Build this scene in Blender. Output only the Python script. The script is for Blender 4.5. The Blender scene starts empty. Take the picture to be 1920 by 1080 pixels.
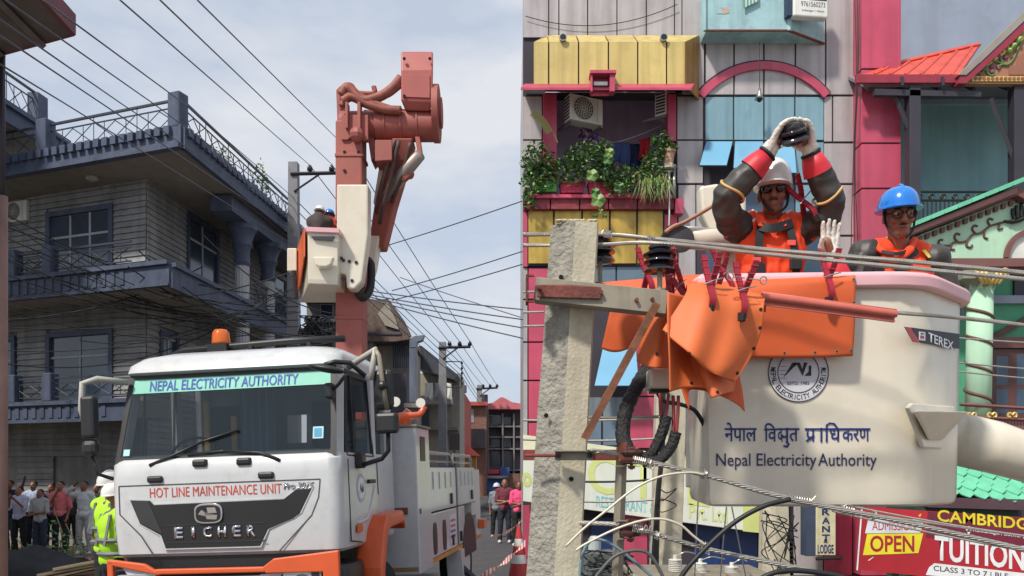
import bpy, bmesh, math, random
from mathutils import Vector as V, Matrix, noise as mnoise
R = math.radians
PI = math.pi
rng = random.Random(7)
S = bpy.context.scene
COL = S.collection

# ------------------------------------------------------------ camera
H = 2.0
F, CX, HY = 1500.0, 960.0, 880.0
cam_d = bpy.data.cameras.new('camera')
cam_d.sensor_width = 36.0
cam_d.lens = F / 1920 * 36
cam_d.shift_y = (HY - 540) / 1920
cam_d.clip_start = 0.05
cam_d.clip_end = 3000
cam = bpy.data.objects.new('camera', cam_d)
cam.location = (0, 0, H)
cam.rotation_euler = (R(90), 0, 0)
COL.objects.link(cam)
S.camera = cam

# ------------------------------------------------------------ light
SUN_AZ = R(-140)      # from +Y towards +X : behind the camera, to the left
SUN_EL = R(50)
w = bpy.data.worlds.new('World')
S.world = w
w.use_nodes = True
nt = w.node_tree
for n in list(nt.nodes): nt.nodes.remove(n)
sky = nt.nodes.new('ShaderNodeTexSky')
sky.sky_type = 'NISHITA'
sky.sun_disc = False
sky.sun_elevation = SUN_EL
sky.sun_rotation = SUN_AZ
sky.air_density = 1.0
sky.dust_density = 2.2
sky.ozone_density = 1.5
bgn = nt.nodes.new('ShaderNodeBackground')
bgn.inputs['Strength'].default_value = 0.15
wo = nt.nodes.new('ShaderNodeOutputWorld')
tc = nt.nodes.new('ShaderNodeTexCoord')
mp = nt.nodes.new('ShaderNodeMapping')
mp.inputs['Scale'].default_value = (1.0, 1.0, 2.6)
mp.inputs['Location'].default_value = (0.62, 0.1, 0.2)
cn = nt.nodes.new('ShaderNodeTexNoise')
cn.inputs['Scale'].default_value = 2.6
cn.inputs['Detail'].default_value = 7
cn.inputs['Roughness'].default_value = 0.55
cr = nt.nodes.new('ShaderNodeValToRGB')
cr.color_ramp.elements[0].position = 0.46
cr.color_ramp.elements[0].color = (0.0, 0.0, 0.0, 1)
cr.color_ramp.elements[1].position = 0.66
cr.color_ramp.elements[1].color = (0.85, 0.85, 0.85, 1)
hz = nt.nodes.new('ShaderNodeMix'); hz.data_type = 'RGBA'
hz.inputs[0].default_value = 0.86
hz.inputs[7].default_value = (2.62, 2.92, 3.42, 1)       # thin bright veil over the blue
cm = nt.nodes.new('ShaderNodeMix'); cm.data_type = 'RGBA'
cm.inputs[7].default_value = (3.75, 3.8, 3.95, 1)
nt.links.new(tc.outputs['Generated'], mp.inputs['Vector'])
nt.links.new(mp.outputs['Vector'], cn.inputs['Vector'])
nt.links.new(cn.outputs['Fac'], cr.inputs['Fac'])
nt.links.new(sky.outputs['Color'], hz.inputs[6])
nt.links.new(hz.outputs[2], cm.inputs[6])
nt.links.new(cr.outputs['Color'], cm.inputs[0])
nt.links.new(cm.outputs[2], bgn.inputs['Color'])
nt.links.new(bgn.outputs['Background'], wo.inputs['Surface'])

sd = bpy.data.lights.new('sun', 'SUN')
sd.energy = 2.8
sd.angle = R(5)
sd.color = (1.0, 0.94, 0.84)
so = bpy.data.objects.new('sun', sd)
sv = V((math.sin(SUN_AZ) * math.cos(SUN_EL), math.cos(SUN_AZ) * math.cos(SUN_EL), math.sin(SUN_EL)))
so.rotation_euler = sv.to_track_quat('Z', 'Y').to_euler()
so.location = sv * 50
COL.objects.link(so)
S.view_settings.view_transform = 'Standard'
S.view_settings.look = 'None'
S.view_settings.exposure = 0.54
S.view_settings.gamma = 1.0
S.view_settings.use_curve_mapping = False
S.cycles.max_bounces = 6
S.cycles.transparent_max_bounces = 8

# ------------------------------------------------------------ helpers
def P(px, py, Y):
    return V(((px - CX) / F * Y, Y, H + (HY - py) / F * Y))

def lin(c):
    out = []
    for v in c:
        v /= 255.0
        out.append(v / 12.92 if v <= 0.04045 else ((v + 0.055) / 1.055) ** 2.4)
    return out

_M = {}
def mat(name, rgb, k=1.0, rough=0.6, metal=0.0, var=0.12, scale=3.0, bump=0.0, bscale=40.0, streak=0.0, sscale=6.0,
        coat=0.0, trans=0.0, alpha=1.0, dirt=None, dirtamt=0.0, emit=0.0, piece=0.06, spec=0.5, sub=0.0):
    """procedural principled material: broad tone noise, vertical weather streaks, patches of dirt, fine bump"""
    if name in _M: return _M[name]
    m = bpy.data.materials.new(name); m.use_nodes = True
    n = m.node_tree; N = n.nodes; L = n.links
    b = N['Principled BSDF']
    c = [x * k for x in lin(rgb)]
    geo = N.new('ShaderNodeNewGeometry')
    no = N.new('ShaderNodeTexNoise'); no.inputs['Scale'].default_value = scale; no.inputs['Detail'].default_value = 6
    L.new(geo.outputs['Position'], no.inputs['Vector'])
    mr = N.new('ShaderNodeMapRange'); mr.inputs[1].default_value = 0.3; mr.inputs[2].default_value = 0.7
    mr.inputs[3].default_value = 1 - var; mr.inputs[4].default_value = 1 + var
    L.new(no.outputs['Fac'], mr.inputs[0])
    val = mr.outputs[0]
    def mul(a, bb):
        q = N.new('ShaderNodeMath'); q.operation = 'MULTIPLY'; L.new(a, q.inputs[0]); L.new(bb, q.inputs[1]); return q.outputs[0]
    if piece > 0:
        oi = N.new('ShaderNodeObjectInfo')
        pr = N.new('ShaderNodeMapRange'); pr.inputs[3].default_value = 1 - piece; pr.inputs[4].default_value = 1 + piece
        L.new(oi.outputs['Random'], pr.inputs[0]); val = mul(val, pr.outputs[0])
    if streak > 0:
        mp_ = N.new('ShaderNodeMapping'); mp_.inputs['Scale'].default_value = (sscale, sscale, sscale * 0.06)
        L.new(geo.outputs['Position'], mp_.inputs['Vector'])
        n2 = N.new('ShaderNodeTexNoise'); n2.inputs['Scale'].default_value = 1.0; n2.inputs['Detail'].default_value = 5
        L.new(mp_.outputs['Vector'], n2.inputs['Vector'])
        m2 = N.new('ShaderNodeMapRange'); m2.inputs[1].default_value = 0.42; m2.inputs[2].default_value = 0.68
        m2.inputs[3].default_value = 1.0; m2.inputs[4].default_value = 1 - streak
        L.new(n2.outputs['Fac'], m2.inputs[0]); val = mul(val, m2.outputs[0])
    mx = N.new('ShaderNodeMix'); mx.data_type = 'RGBA'; mx.blend_type = 'MULTIPLY'; mx.inputs[0].default_value = 1
    mx.inputs[6].default_value = (*c, 1)
    L.new(val, mx.inputs[7])
    out = mx.outputs[2]
    if dirt is not None and dirtamt > 0:
        n3 = N.new('ShaderNodeTexNoise'); n3.inputs['Scale'].default_value = scale * 2.3; n3.inputs['Detail'].default_value = 8; n3.inputs['Roughness'].default_value = 0.65
        L.new(geo.outputs['Position'], n3.inputs['Vector'])
        m3 = N.new('ShaderNodeMapRange'); m3.inputs[1].default_value = 0.5; m3.inputs[2].default_value = 0.75; m3.inputs[4].default_value = dirtamt
        L.new(n3.outputs['Fac'], m3.inputs[0])
        x3 = N.new('ShaderNodeMix'); x3.data_type = 'RGBA'; x3.inputs[7].default_value = (*lin(dirt), 1)
        L.new(m3.outputs[0], x3.inputs[0]); L.new(out, x3.inputs[6]); out = x3.outputs[2]
    L.new(out, b.inputs['Base Color'])
    b.inputs['Roughness'].default_value = rough
    b.inputs['Metallic'].default_value = metal
    b.inputs['Specular IOR Level'].default_value = spec
    b.inputs['Coat Weight'].default_value = coat
    b.inputs['Coat Roughness'].default_value = 0.08
    b.inputs['Transmission Weight'].default_value = trans
    b.inputs['Alpha'].default_value = alpha
    if sub: b.inputs['Subsurface Weight'].default_value = sub; b.inputs['Subsurface Radius'].default_value = (0.02, 0.008, 0.005)
    if emit > 0:
        L.new(out, b.inputs['Emission Color']); b.inputs['Emission Strength'].default_value = emit
    if bump > 0:
        nb = N.new('ShaderNodeTexNoise'); nb.inputs['Scale'].default_value = bscale; nb.inputs['Detail'].default_value = 6
        L.new(geo.outputs['Position'], nb.inputs['Vector'])
        bm = N.new('ShaderNodeBump'); bm.inputs['Strength'].default_value = bump; bm.inputs['Distance'].default_value = 0.02
        L.new(nb.outputs['Fac'], bm.inputs['Height']); L.new(bm.outputs['Normal'], b.inputs['Normal'])
    _M[name] = m
    return m

_W = {}          # world matrix of every object made here
def W(o): return _W.get(o.name, Matrix.Identity(4)) if o else Matrix.Identity(4)

def thing(name, label, cat, loc=(0, 0, 0), rotz=0.0, group=None, kind=None):
    o = bpy.data.objects.new(name, None)
    o.empty_display_size = 0.1
    COL.objects.link(o)
    o.location = loc; o.rotation_euler = (0, 0, rotz)
    _W[o.name] = Matrix.Translation(V(loc)) @ Matrix.Rotation(rotz, 4, 'Z')
    tag(o, label, cat, group, kind)
    return o

def tag(o, label=None, cat=None, group=None, kind=None):
    if label: o['label'] = label
    if cat: o['category'] = cat
    if group: o['group'] = group
    if kind: o['kind'] = kind
    return o

def link(name, me, parent=None, loc=None):
    o = bpy.data.objects.new(name, me); COL.objects.link(o)
    if parent: o.parent = parent
    if loc is not None: o.location = loc
    _W[o.name] = (W(parent) @ Matrix.Translation(V(loc))) if loc is not None else W(parent)
    return o

def copy_tree(o, parent=None):
    c = o.copy(); COL.objects.link(c)
    if parent: c.parent = parent
    for ch in o.children: copy_tree(ch, c)
    return c

class MB:
    """mesh builder; points go through self.M"""
    def __init__(s, M=None):
        s.v = []; s.f = []; s.mi = []; s.M = M; s.cur = 0
    def add(s, pts):
        b = len(s.v)
        for p in pts:
            p = V(p)
            s.v.append(s.M @ p if s.M is not None else p)
        return b
    def face(s, idx):
        s.f.append(tuple(idx)); s.mi.append(s.cur)
    def box(s, x0, x1, y0, y1, z0, z1):
        b = s.add([(x0, y0, z0), (x1, y0, z0), (x1, y1, z0), (x0, y1, z0), (x0, y0, z1), (x1, y0, z1), (x1, y1, z1), (x0, y1, z1)])
        for f in ((0, 3, 2, 1), (4, 5, 6, 7), (0, 1, 5, 4), (1, 2, 6, 5), (2, 3, 7, 6), (3, 0, 4, 7)): s.face([b + i for i in f])
        return s
    def prism(s, poly, ext):
        """closed polygon extruded by vector"""
        n = len(poly); e = V(ext)
        b = s.add(poly); s.add([V(p) + e for p in poly])
        s.face([b + i for i in range(n)][::-1]); s.face([b + n + i for i in range(n)])
        for i in range(n):
            j = (i + 1) % n; s.face((b + i, b + j, b + n + j, b + n + i))
        return s
    def loft(s, rings, cap=True, closed=True):
        n = len(rings[0]); bs = [s.add(r) for r in rings]
        for a, b in zip(bs, bs[1:]):
            for i in range(n if closed else n - 1):
                j = (i + 1) % n; s.face((a + i, a + j, b + j, b + i))
        if cap and closed:
            s.face([bs[0] + i for i in range(n)][::-1]); s.face([bs[-1] + i for i in range(n)])
        return s
    def tube(s, pts, r, n=8, cap=True, squash=1.0):
        pts = [V(p) for p in pts]
        if isinstance(r, (int, float)): r = [r] * len(pts)
        rings = []; up = None
        for i, p in enumerate(pts):
            t = (pts[min(i + 1, len(pts) - 1)] - pts[max(i - 1, 0)])
            t = t.normalized() if t.length > 1e-9 else V((0, 0, 1))
            if up is None:
                up = V((0, 0, 1)) if abs(t.z) < 0.9 else V((1, 0, 0))
            a = t.cross(up); a = a.normalized() if a.length > 1e-6 else V((1, 0, 0))
            bb = a.cross(t).normalized(); up = bb
            rings.append([p + a * math.cos(2 * PI * k / n) * r[i] + bb * math.sin(2 * PI * k / n) * r[i] * squash for k in range(n)])
        return s.loft(rings, cap)
    def lathe(s, prof, c=(0, 0, 0), n=16, axis='Z'):
        c = V(c); rings = []
        for (r, h) in prof:
            ring = []
            for k in range(n):
                a = 2 * PI * k / n; x, y = r * math.cos(a), r * math.sin(a)
                ring.append(c + (V((x, y, h)) if axis == 'Z' else V((x, h, y)) if axis == 'Y' else V((h, x, y))))
            rings.append(ring)
        return s.loft(rings)
    def ball(s, c, r, n=10, m=7):
        c = V(c); r = V(r) if not isinstance(r, (int, float)) else V((r, r, r))
        rings = []
        for i in range(m + 1):
            t = PI * i / m; q = max(math.sin(t), 0.02)
            rings.append([c + V((r.x * q * math.cos(2 * PI * k / n), r.y * q * math.sin(2 * PI * k / n), -r.z * math.cos(t))) for k in range(n)])
        return s.loft(rings)
    def grid(s, fn, nu, nv):
        b = s.add([fn(i / nu, j / nv) for j in range(nv + 1) for i in range(nu + 1)])
        for j in range(nv):
            for i in range(nu):
                a = b + j * (nu + 1) + i; s.face((a, a + 1, a + nu + 2, a + nu + 1))
        return s
    def mesh(s, name, mats, inv=None, recalc=True):
        me = bpy.data.meshes.new(name)
        vs = s.v if inv is None else [inv @ p for p in s.v]
        me.from_pydata([tuple(p) for p in vs], [], s.f)
        for m in (mats if isinstance(mats, (list, tuple)) else [mats]): me.materials.append(m)
        if any(s.mi):
            me.polygons.foreach_set('material_index', s.mi)
        if recalc:
            bm = bmesh.new(); bm.from_mesh(me); bmesh.ops.recalc_face_normals(bm, faces=bm.faces); bm.to_mesh(bm and me); bm.free()
        me.update()
        return me
    def build(s, name, mats, parent=None, smooth=False, bevel=0, seg=2, solid=0, subd=0, label=None, cat=None, group=None, kind=None, angle=None, local=False, recalc=True):
        """points are world points unless local; a top-level mesh gets its origin at the base centre"""
        if parent is not None:
            inv = None if local else W(parent).inverted(); loc = None
        else:
            xs = [p.x for p in s.v]; ys = [p.y for p in s.v]; zs = [p.z for p in s.v]
            loc = V(((min(xs) + max(xs)) / 2, (min(ys) + max(ys)) / 2, min(zs)))
            inv = Matrix.Translation(-loc)
        me = s.mesh(name, mats, inv, recalc and not solid)
        o = bpy.data.objects.new(name, me); COL.objects.link(o)
        if parent is not None:
            o.parent = parent; _W[o.name] = W(parent)
        else:
            o.location = loc; _W[o.name] = Matrix.Translation(loc)
        if smooth or angle:
            me.shade_smooth()
            if angle: me.set_sharp_from_angle(angle=R(angle))
        if solid:
            q = o.modifiers.new('thickness', 'SOLIDIFY'); q.thickness = solid; q.offset = 0
        if bevel:
            q = o.modifiers.new('bevel', 'BEVEL'); q.width = bevel; q.segments = seg; q.limit_method = 'ANGLE'; q.angle_limit = R(35)
        if subd:
            q = o.modifiers.new('subdivision', 'SUBSURF'); q.levels = subd; q.render_levels = subd
        tag(o, label, cat, group, kind)
        return o

def frame(o, u, n=None):
    """matrix with x along u, y along the outward normal, z up"""
    o = V(o); u = V(u).normalized(); z = V((0, 0, 1))
    n = V(n).normalized() if n is not None else V((u.y, -u.x, 0))
    return Matrix(((u.x, n.x, z.x, o.x), (u.y, n.y, z.y, o.y), (u.z, n.z, z.z, o.z), (0, 0, 0, 1)))

def hit(Mf, px, py, d=0.0):
    """u, z on the frame's plane (outward offset d) seen at a pixel"""
    o = V((0, 0, H)); r = V(((px - CX) / F, 1.0, (HY - py) / F))
    Mi = Mf.inverted(); a = Mi @ o; b = Mi.to_3x3() @ r
    t = (d - a.y) / b.y; q = a + b * t
    return q.x, q.z

def text(name, body, M, x0, x1, z0, z1, m, parent=None, d=0.0, thick=0.0, bold=0.0, shear=0.0, skew=0.0, **kw):
    """flat lettering fitted in a box on the plane of frame M; skew lifts it along x"""
    c = bpy.data.curves.new('lettering', 'FONT'); c.body = body; c.offset = bold; c.shear = shear; c.resolution_u = 3
    o = bpy.data.objects.new('lettering', c); COL.objects.link(o)
    dg = bpy.context.evaluated_depsgraph_get(); dg.update()
    me = bpy.data.meshes.new_from_object(o.evaluated_get(dg))
    bpy.data.objects.remove(o); bpy.data.curves.remove(c)
    xs = [v.co.x for v in me.vertices]; ys = [v.co.y for v in me.vertices]
    ax, bx, ay, by = min(xs), max(xs), min(ys), max(ys)
    inv = W(parent).inverted() if parent else Matrix.Identity(4)
    for v in me.vertices:
        x = x0 + (v.co.x - ax) / (bx - ax) * (x1 - x0); z = z0 + (v.co.y - ay) / (by - ay) * (z1 - z0) + skew * (x - x0)
        v.co = inv @ (M @ V((x, d, z)))
    me.name = name
    me.materials.clear(); me.materials.append(m)
    ob = bpy.data.objects.new(name, me); COL.objects.link(ob)
    if parent: ob.parent = parent; _W[ob.name] = W(parent)
    if thick:
        q = ob.modifiers.new('thickness', 'SOLIDIFY'); q.thickness = thick; q.offset = 0
    tag(ob, **kw)
    return ob

def arc(c, r, a0, a1, n, ax=V((1, 0, 0)), az=V((0, 0, 1))):
    c = V(c)
    return [c + ax * (r * math.cos(R(a0 + (a1 - a0) * i / n))) + az * (r * math.sin(R(a0 + (a1 - a0) * i / n))) for i in range(n + 1)]

def catm(pts, n=8):
    """smooth path through the points"""
    pts = [V(p) for p in pts]; q = [pts[0] * 2 - pts[1]] + pts + [pts[-1] * 2 - pts[-2]]; out = []
    for i in range(1, len(q) - 2):
        a, b, c, d = q[i - 1], q[i], q[i + 1], q[i + 2]
        for k in range(n):
            t = k / n
            out.append(0.5 * (2 * b + (c - a) * t + (2 * a - 5 * b + 4 * c - d) * t * t + (3 * b - a - 3 * c + d) * t ** 3))
    out.append(pts[-1]); return out

def strand_cable(mb, path, r, pitch=0.11, n=7, sides=4, seg=0.012):
    """stranded conductor: n wires twisted around the path"""
    pts = [V(p) for p in path]; d = [0]
    for a, b in zip(pts, pts[1:]): d.append(d[-1] + (b - a).length)
    L = d[-1]; m = max(4, int(L / seg)); res = []; j = 0
    for i in range(m + 1):
        s = L * i / m
        while j < len(d) - 2 and d[j + 1] < s: j += 1
        t = (s - d[j]) / max(d[j + 1] - d[j], 1e-9); res.append((pts[j].lerp(pts[j + 1], t), s))
    T = (pts[-1] - pts[0]).normalized(); A = T.cross(V((0, 0, 1))).normalized(); B = A.cross(T)
    for k in range(n):
        mb.tube([p + (A * math.cos(2 * PI * (s / pitch + k / n)) + B * math.sin(2 * PI * (s / pitch + k / n))) * r * 0.68 for p, s in res], r * 0.36, sides)

def sag(a, b, s, n=14):
    a, b = V(a), V(b); return [a.lerp(b, i / n) - V((0, 0, s * 4 * (i / n) * (1 - i / n))) for i in range(n + 1)]

def crumple(me, amp, freq, seed=0.0, st=(1, 1, 1)):
    me.update()
    ns = [v.normal.copy() for v in me.vertices]
    for v, n in zip(me.vertices, ns):
        q = V((v.co.x * st[0], v.co.y * st[1], v.co.z * st[2])) * freq + V((seed, seed, seed))
        a = mnoise.noise(q); b = mnoise.noise(q * 2.3 + V((5, 3, 1)))
        v.co += n * amp * ((1 - abs(a) * 2.2) * .7 + b * .5)

def leafy(mb, c, rad, n, size, rr, flat=0.0, nm=3):
    """leaf-sized quads bent along the midrib, spread through an ellipsoid"""
    c = V(c); rad = V(rad)
    for _ in range(n):
        while True:
            q = V((rr.uniform(-1, 1), rr.uniform(-1, 1), rr.uniform(-1, 1)))
            if q.length < 1 and q.length > 0.25: break
        p = c + V((q.x * rad.x, q.y * rad.y, q.z * rad.z))
        leaf(mb, p, size * rr.uniform(0.6, 1.3), rr, rr.randrange(nm))

def leaf(mb, p, s, rr, mi=0):
    a = V((rr.gauss(0, 1), rr.gauss(0, 1), rr.gauss(0, 0.6))).normalized()
    b = a.cross(V((rr.gauss(0, .5), rr.gauss(0, .5), 1))).normalized(); nn = a.cross(b)
    mb.cur = mi
    i = mb.add([p - a * s * .5, p + b * s * .36 + nn * s * .1, p + a * s * .5, p - b * s * .36 + nn * s * .1, p - a * s * 0.05, ])
    mb.face((i, i + 1, i + 2, i + 4)); mb.face((i, i + 4, i + 2, i + 3)); mb.cur = 0
# ============================================================ materials
M_grey = mat('cladding_grey', (178, 172, 174), 1.0, 0.45, var=0.12, scale=0.9, streak=0.3, sscale=5, piece=0.05, dirt=(120, 108, 112), dirtamt=0.25)
M_joint = mat('joint_dark', (58, 54, 62), 1, 0.8)
M_red = mat('cladding_red', (194, 78, 104), 1.0, 0.4, var=0.10, scale=1.2, streak=0.2, sscale=5, dirt=(140, 50, 70), dirtamt=0.3)
M_reddk = mat('painted_maroon', (134, 44, 56), 1.0, 0.5, streak=0.25, sscale=7, dirt=(150, 110, 105), dirtamt=0.35)
M_yel = mat('cladding_yellow', (206, 184, 116), 1.0, 0.45, var=0.08, scale=1.0, streak=0.22, sscale=7, dirt=(150, 112, 60), dirtamt=0.3)
M_gold = mat('gold_panel', (205, 172, 84), 1.0, 0.38, metal=0.35, var=0.15, scale=1.6, streak=0.35, sscale=5, dirt=(120, 100, 60), dirtamt=0.5)
M_pane = mat('tinted_blue_glass', (124, 160, 174), 1.0, 0.16, var=0.1, scale=1.5, streak=0.2, piece=0.08, spec=0.7)
M_paneo = mat('open_pane_glass', (118, 172, 204), 1.0, 0.15, var=0.06, scale=1.5, spec=0.7)
M_paned = mat('dark_blue_glass', (52, 76, 98), 1.0, 0.12, var=0.2, scale=1.2, piece=0.2, spec=0.8)
M_frame = mat('window_frame_dark', (44, 50, 60), 1, 0.5)
M_room = mat('balcony_plaster', (200, 184, 208), 1, 0.8, streak=0.15)
M_cabin = mat('cabin_blue_paint', (160, 198, 204), 1, 0.6, var=0.07, streak=0.25, sscale=4, dirt=(120, 130, 128), dirtamt=0.45)
M_rust = mat('rust', (112, 62, 46), 1, 0.85, var=0.3, scale=9, bump=0.3)
M_white = mat('white_plastic', (222, 222, 216), 1, 0.45, var=0.05, streak=0.12)
M_blackp = mat('black_plastic', (26, 26, 28), 1, 0.45)
M_steel = mat('galvanised_steel', (160, 162, 160), 1, 0.38, metal=0.75, var=0.12, scale=8)
M_concrete = mat('concrete_smooth', (198, 190, 168), 1.0, 0.9, var=0.10, scale=5, bump=0.25, bscale=60, streak=0.18, sscale=9, dirt=(140, 128, 108), dirtamt=0.35)
M_concrough = mat('concrete_rough', (150, 146, 136), .95, 0.95, var=0.25, scale=14, bump=1.0, bscale=42, dirt=(112, 106, 96), dirtamt=0.5)
M_wallblue = mat('bare_plaster_bluegrey', (148, 160, 178), 1, 0.85, var=0.10, scale=0.8, streak=0.14, sscale=2.5, dirt=(112, 120, 136), dirtamt=0.4, bump=0.15)
M_wire = mat('aluminium_strand', (176, 172, 164), 1, 0.42, metal=0.6, var=0.15, scale=20)
M_blackcable = mat('black_cable', (30, 31, 34), 1, 0.5)

def ymat(Y): return frame((0, Y, 0), (1, 0, 0))
M15 = ymat(15.0)
def pbox(mb, M, a, b, c, e, d0, d1):
    """box whose outer face fills pixels a..b, c..e on frame M at outward distance d1"""
    x0, z1 = hit(M, a, c, d1); x1, z0 = hit(M, b, e, d1)
    old = mb.M; mb.M = M; mb.box(x0, x1, d0, d1, z0, z1); mb.M = old; return mb
def ppoly(mb, M, pts, d0, d1):
    old = mb.M; mb.M = M
    mb.prism([(*(lambda q: (q[0], d0, q[1]))(hit(M, x, y, d1)),) for x, y in pts], (0, d1 - d0, 0)); mb.M = old; return mb

# ============================================================ ground
M_asph = mat('asphalt', (74, 74, 78), 1, 0.92, var=0.18, scale=2.5, bump=0.4, bscale=120, dirt=(104, 98, 90), dirtamt=0.45)
M_earth = mat('dusty_ground', (128, 116, 100), 1, 0.95, var=0.2, scale=1.2, bump=0.4, bscale=60)
mb = MB(); mb.box(-400, 400, -40, 900, -0.3, 0.0); mb.build('ground', M_earth, kind='structure')
mb = MB(M=Matrix.Rotation(R(-4.6), 4, 'Z')); mb.box(-5.2, 3.4, -20, 300, -0.1, 0.004); mb.build('road', M_asph, kind='structure')
M_pave = mat('pavement_concrete', (138, 132, 124), 1, 0.9, var=0.15, scale=3, bump=0.3)
mb = MB(M=Matrix.Rotation(R(-4.6), 4, 'Z')); mb.box(-8.2, -5.2, -20, 120, -0.1, 0.13); mb.build('pavement', M_pave, kind='structure')

# ============================================================ hotel building
hotel = thing('hotel_building', 'grey clad hotel building with red column, yellow awning and blue glass windows', 'building', (0.24, 15, 0))
def HP(name, m, a, b, c, e, d0=-0.035, d1=0.0, bevel=0.004, M=M15):
    mb = MB(); pbox(mb, M, a, b, c, e, d0, d1); return mb.build(name, m, hotel, bevel=bevel, seg=1)
# backing wall round the balcony opening and the inside of the balcony
mb = MB()
for (a, b, c, e) in ((981, 1022, -60, 1079), (1266, 1602, -60, 1079), (1022, 1266, -60, 172), (1022, 1266, 372, 1079)):
    pbox(mb, M15, a, b, c, e, -0.4, -0.04)
mb.build('wall_core', M_joint, hotel)
mb = MB(M=M15); x0, zt = hit(M15, 1022, 172); x1, zb = hit(M15, 1266, 372)
mb.box(x0 - .02, x1 + .6, -1.5, -1.4, zb - .1, zt + .85)           # rear wall of the balcony
mb.box(x0 - .1, x0, -1.4, -0.4, zb, zt); mb.box(x1 + .5, x1 + .6, -1.4, -0.4, zb, zt)
mb.prism([(x0, -1.4, zt + .75), (x0, -.04, zt), (x0, -.04, zt + .1), (x0, -1.4, zt + .85)], (x1 + .5 - x0, 0, 0)); mb.box(x0, x1 + .5, -1.4, -0.04, zb - .12, zb)
mb.build('balcony_wall', M_room, hotel)
mb = MB(M=M15); mb.box(0.24, 6.2, -8, -1.51, 0, 11.8); mb.box(0.27, 0.40, -8, -0.4, 0, 11.8); mb.box(6.05, 6.2, -8, -0.4, 0, 11.8); mb.build('rear_wall', M_grey, hotel)
mb = MB(M=M15); mb.box(1.72, 2.02, -1.395, -1.36, zb, zb + 1.25); mb.build('balcony_door', M_frame, hotel)
mb = MB(M=M15); mb.box(1.66, 1.715, -1.398, -1.35, zb, zb + 1.3); mb.box(2.025, 2.08, -1.398, -1.35, zb, zb + 1.3); mb.build('door_frame', mat('purple_paint', (120, 104, 128)), hotel)

# grey panels
for a, b in ((981, 1028), (1030, 1047), (1049, 1101), (1103, 1156), (1158, 1211), (1213, 1264), (1266, 1278), (1280, 1320)):
    HP('wall_panel', M_grey, a, b, -60, 70 if 1000 < b < 1300 else 176)
for a, b in ((1324, 1375), (1378, 1431), (1434, 1490), (1493, 1547), (1550, 1600)):
    HP('wall_panel', M_grey, a, b, -60, 177)
for a, b, c, e in ((981, 1016, 181, 261), (981, 1016, 264, 360), (1270, 1318, 181, 261), (1270, 1318, 264, 343), (1272, 1304, 347, 440), (1272, 1304, 443, 520), (1306, 1320, 347, 440),
                   (1546, 1560, 181, 265), (1563, 1600, 181, 265), (1546, 1600, 269, 343), (1546, 1600, 347, 440), (1546, 1600, 444, 540), (1546, 1600, 544, 700), (1546, 1600, 704, 860)):
    HP('wall_panel', M_grey, a, b, c, e)
# red arch over the windows
mb = MB(M=M15)
cx_, cz_ = hit(M15, 1431, 276.0); r1, r0 = 1.588, 1.44
ao = arc((cx_, 0.003, cz_), r1, 39, 141, 22); ai = arc((cx_, 0.003, cz_), r0, 39, 141, 22)
for i in range(22):
    mb.prism([ao[i], ao[i + 1], ai[i + 1], ai[i]], (0, 0.05, 0))
mb.build('arch_band', M_red, hotel)
mb = MB(M=M15)
ao2 = arc((cx_, 0.002, cz_), r1 + .035, 39, 141, 22)
for i in range(22): mb.prism([ao2[i], ao2[i + 1], ao[i + 1], ao[i]], (0, 0.03, 0))
mb.build('arch_edge', M_joint, hotel)
# windows : panes and mullions, two of them propped open
win = [(1323, 1374), (1377, 1431), (1434, 1489), (1492, 1544)]
for i, (a, b) in enumerate(win):
    HP('window_pane', M_pane, a, b, 182, 262, -0.045, -0.015, 0)
    if i > 2: HP('window_pane', M_pane, a, b, 267, 342, -0.045, -0.015, 0)
    HP('window_pane', M_pane if i == 3 else M_paned, a, b, 347, 440, -0.045, -0.02, 0)
    HP('window_pane', M_paned, a, b, 444, 535, -0.045, -0.02, 0)
for i, (a, b) in enumerate(win[:3]):
    x0, z1 = hit(M15, a + 1, 267); x1, _ = hit(M15, b - 1, 267); L = (0.72, 0.70, 0.72)[i]; t = (34, 28, 20)[i]
    dx = (-0.22, -0.12, -0.04)[i]
    mb = MB(M=M15)
    c, s = math.cos(R(t)), math.sin(R(t))
    mb.prism([(x0, 0.0, z1), (x1, 0.0, z1), (x1 + dx, L * s, z1 - L * c), (x0 + dx, L * s, z1 - L * c)], (0, 0.02, 0.012))
    op = mb.build('open_window', M_paneo, hotel)
    mb = MB(M=M15)
    q = [(x0, 0.0, z1), (x1, 0.0, z1), (x1 + dx, L * s, z1 - L * c), (x0 + dx, L * s, z1 - L * c)]
    for k in range(4): mb.tube([q[k], q[(k + 1) % 4]], 0.012, 4)
    mb.build('sash', M_frame, op)
# red column standing proud of the cladding
for c, e in ((-60, 128), (131, 267), (270, 352), (355, 498), (501, 640), (643, 790), (793, 940), (943, 1079)):
    mb = MB(M=M15); x0 = 6.4; _, z1 = hit(M15, 1650, c, .36); _, z0 = hit(M15, 1650, e, .36)
    mb.box(x0, 7.12, -0.3, 0.36, z0, z1); mb.build('column_panel', M_red, hotel, bevel=0.006, seg=1)
mb = MB(M=M15); mb.box(6.43, 7.09, -0.28, 0.33, 0, 11.2); mb.build('column_core', M_joint, hotel)
HP('wall_panel', M_red, 1545, 1598, 940, 1079, -0.03, 0.005)

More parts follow.
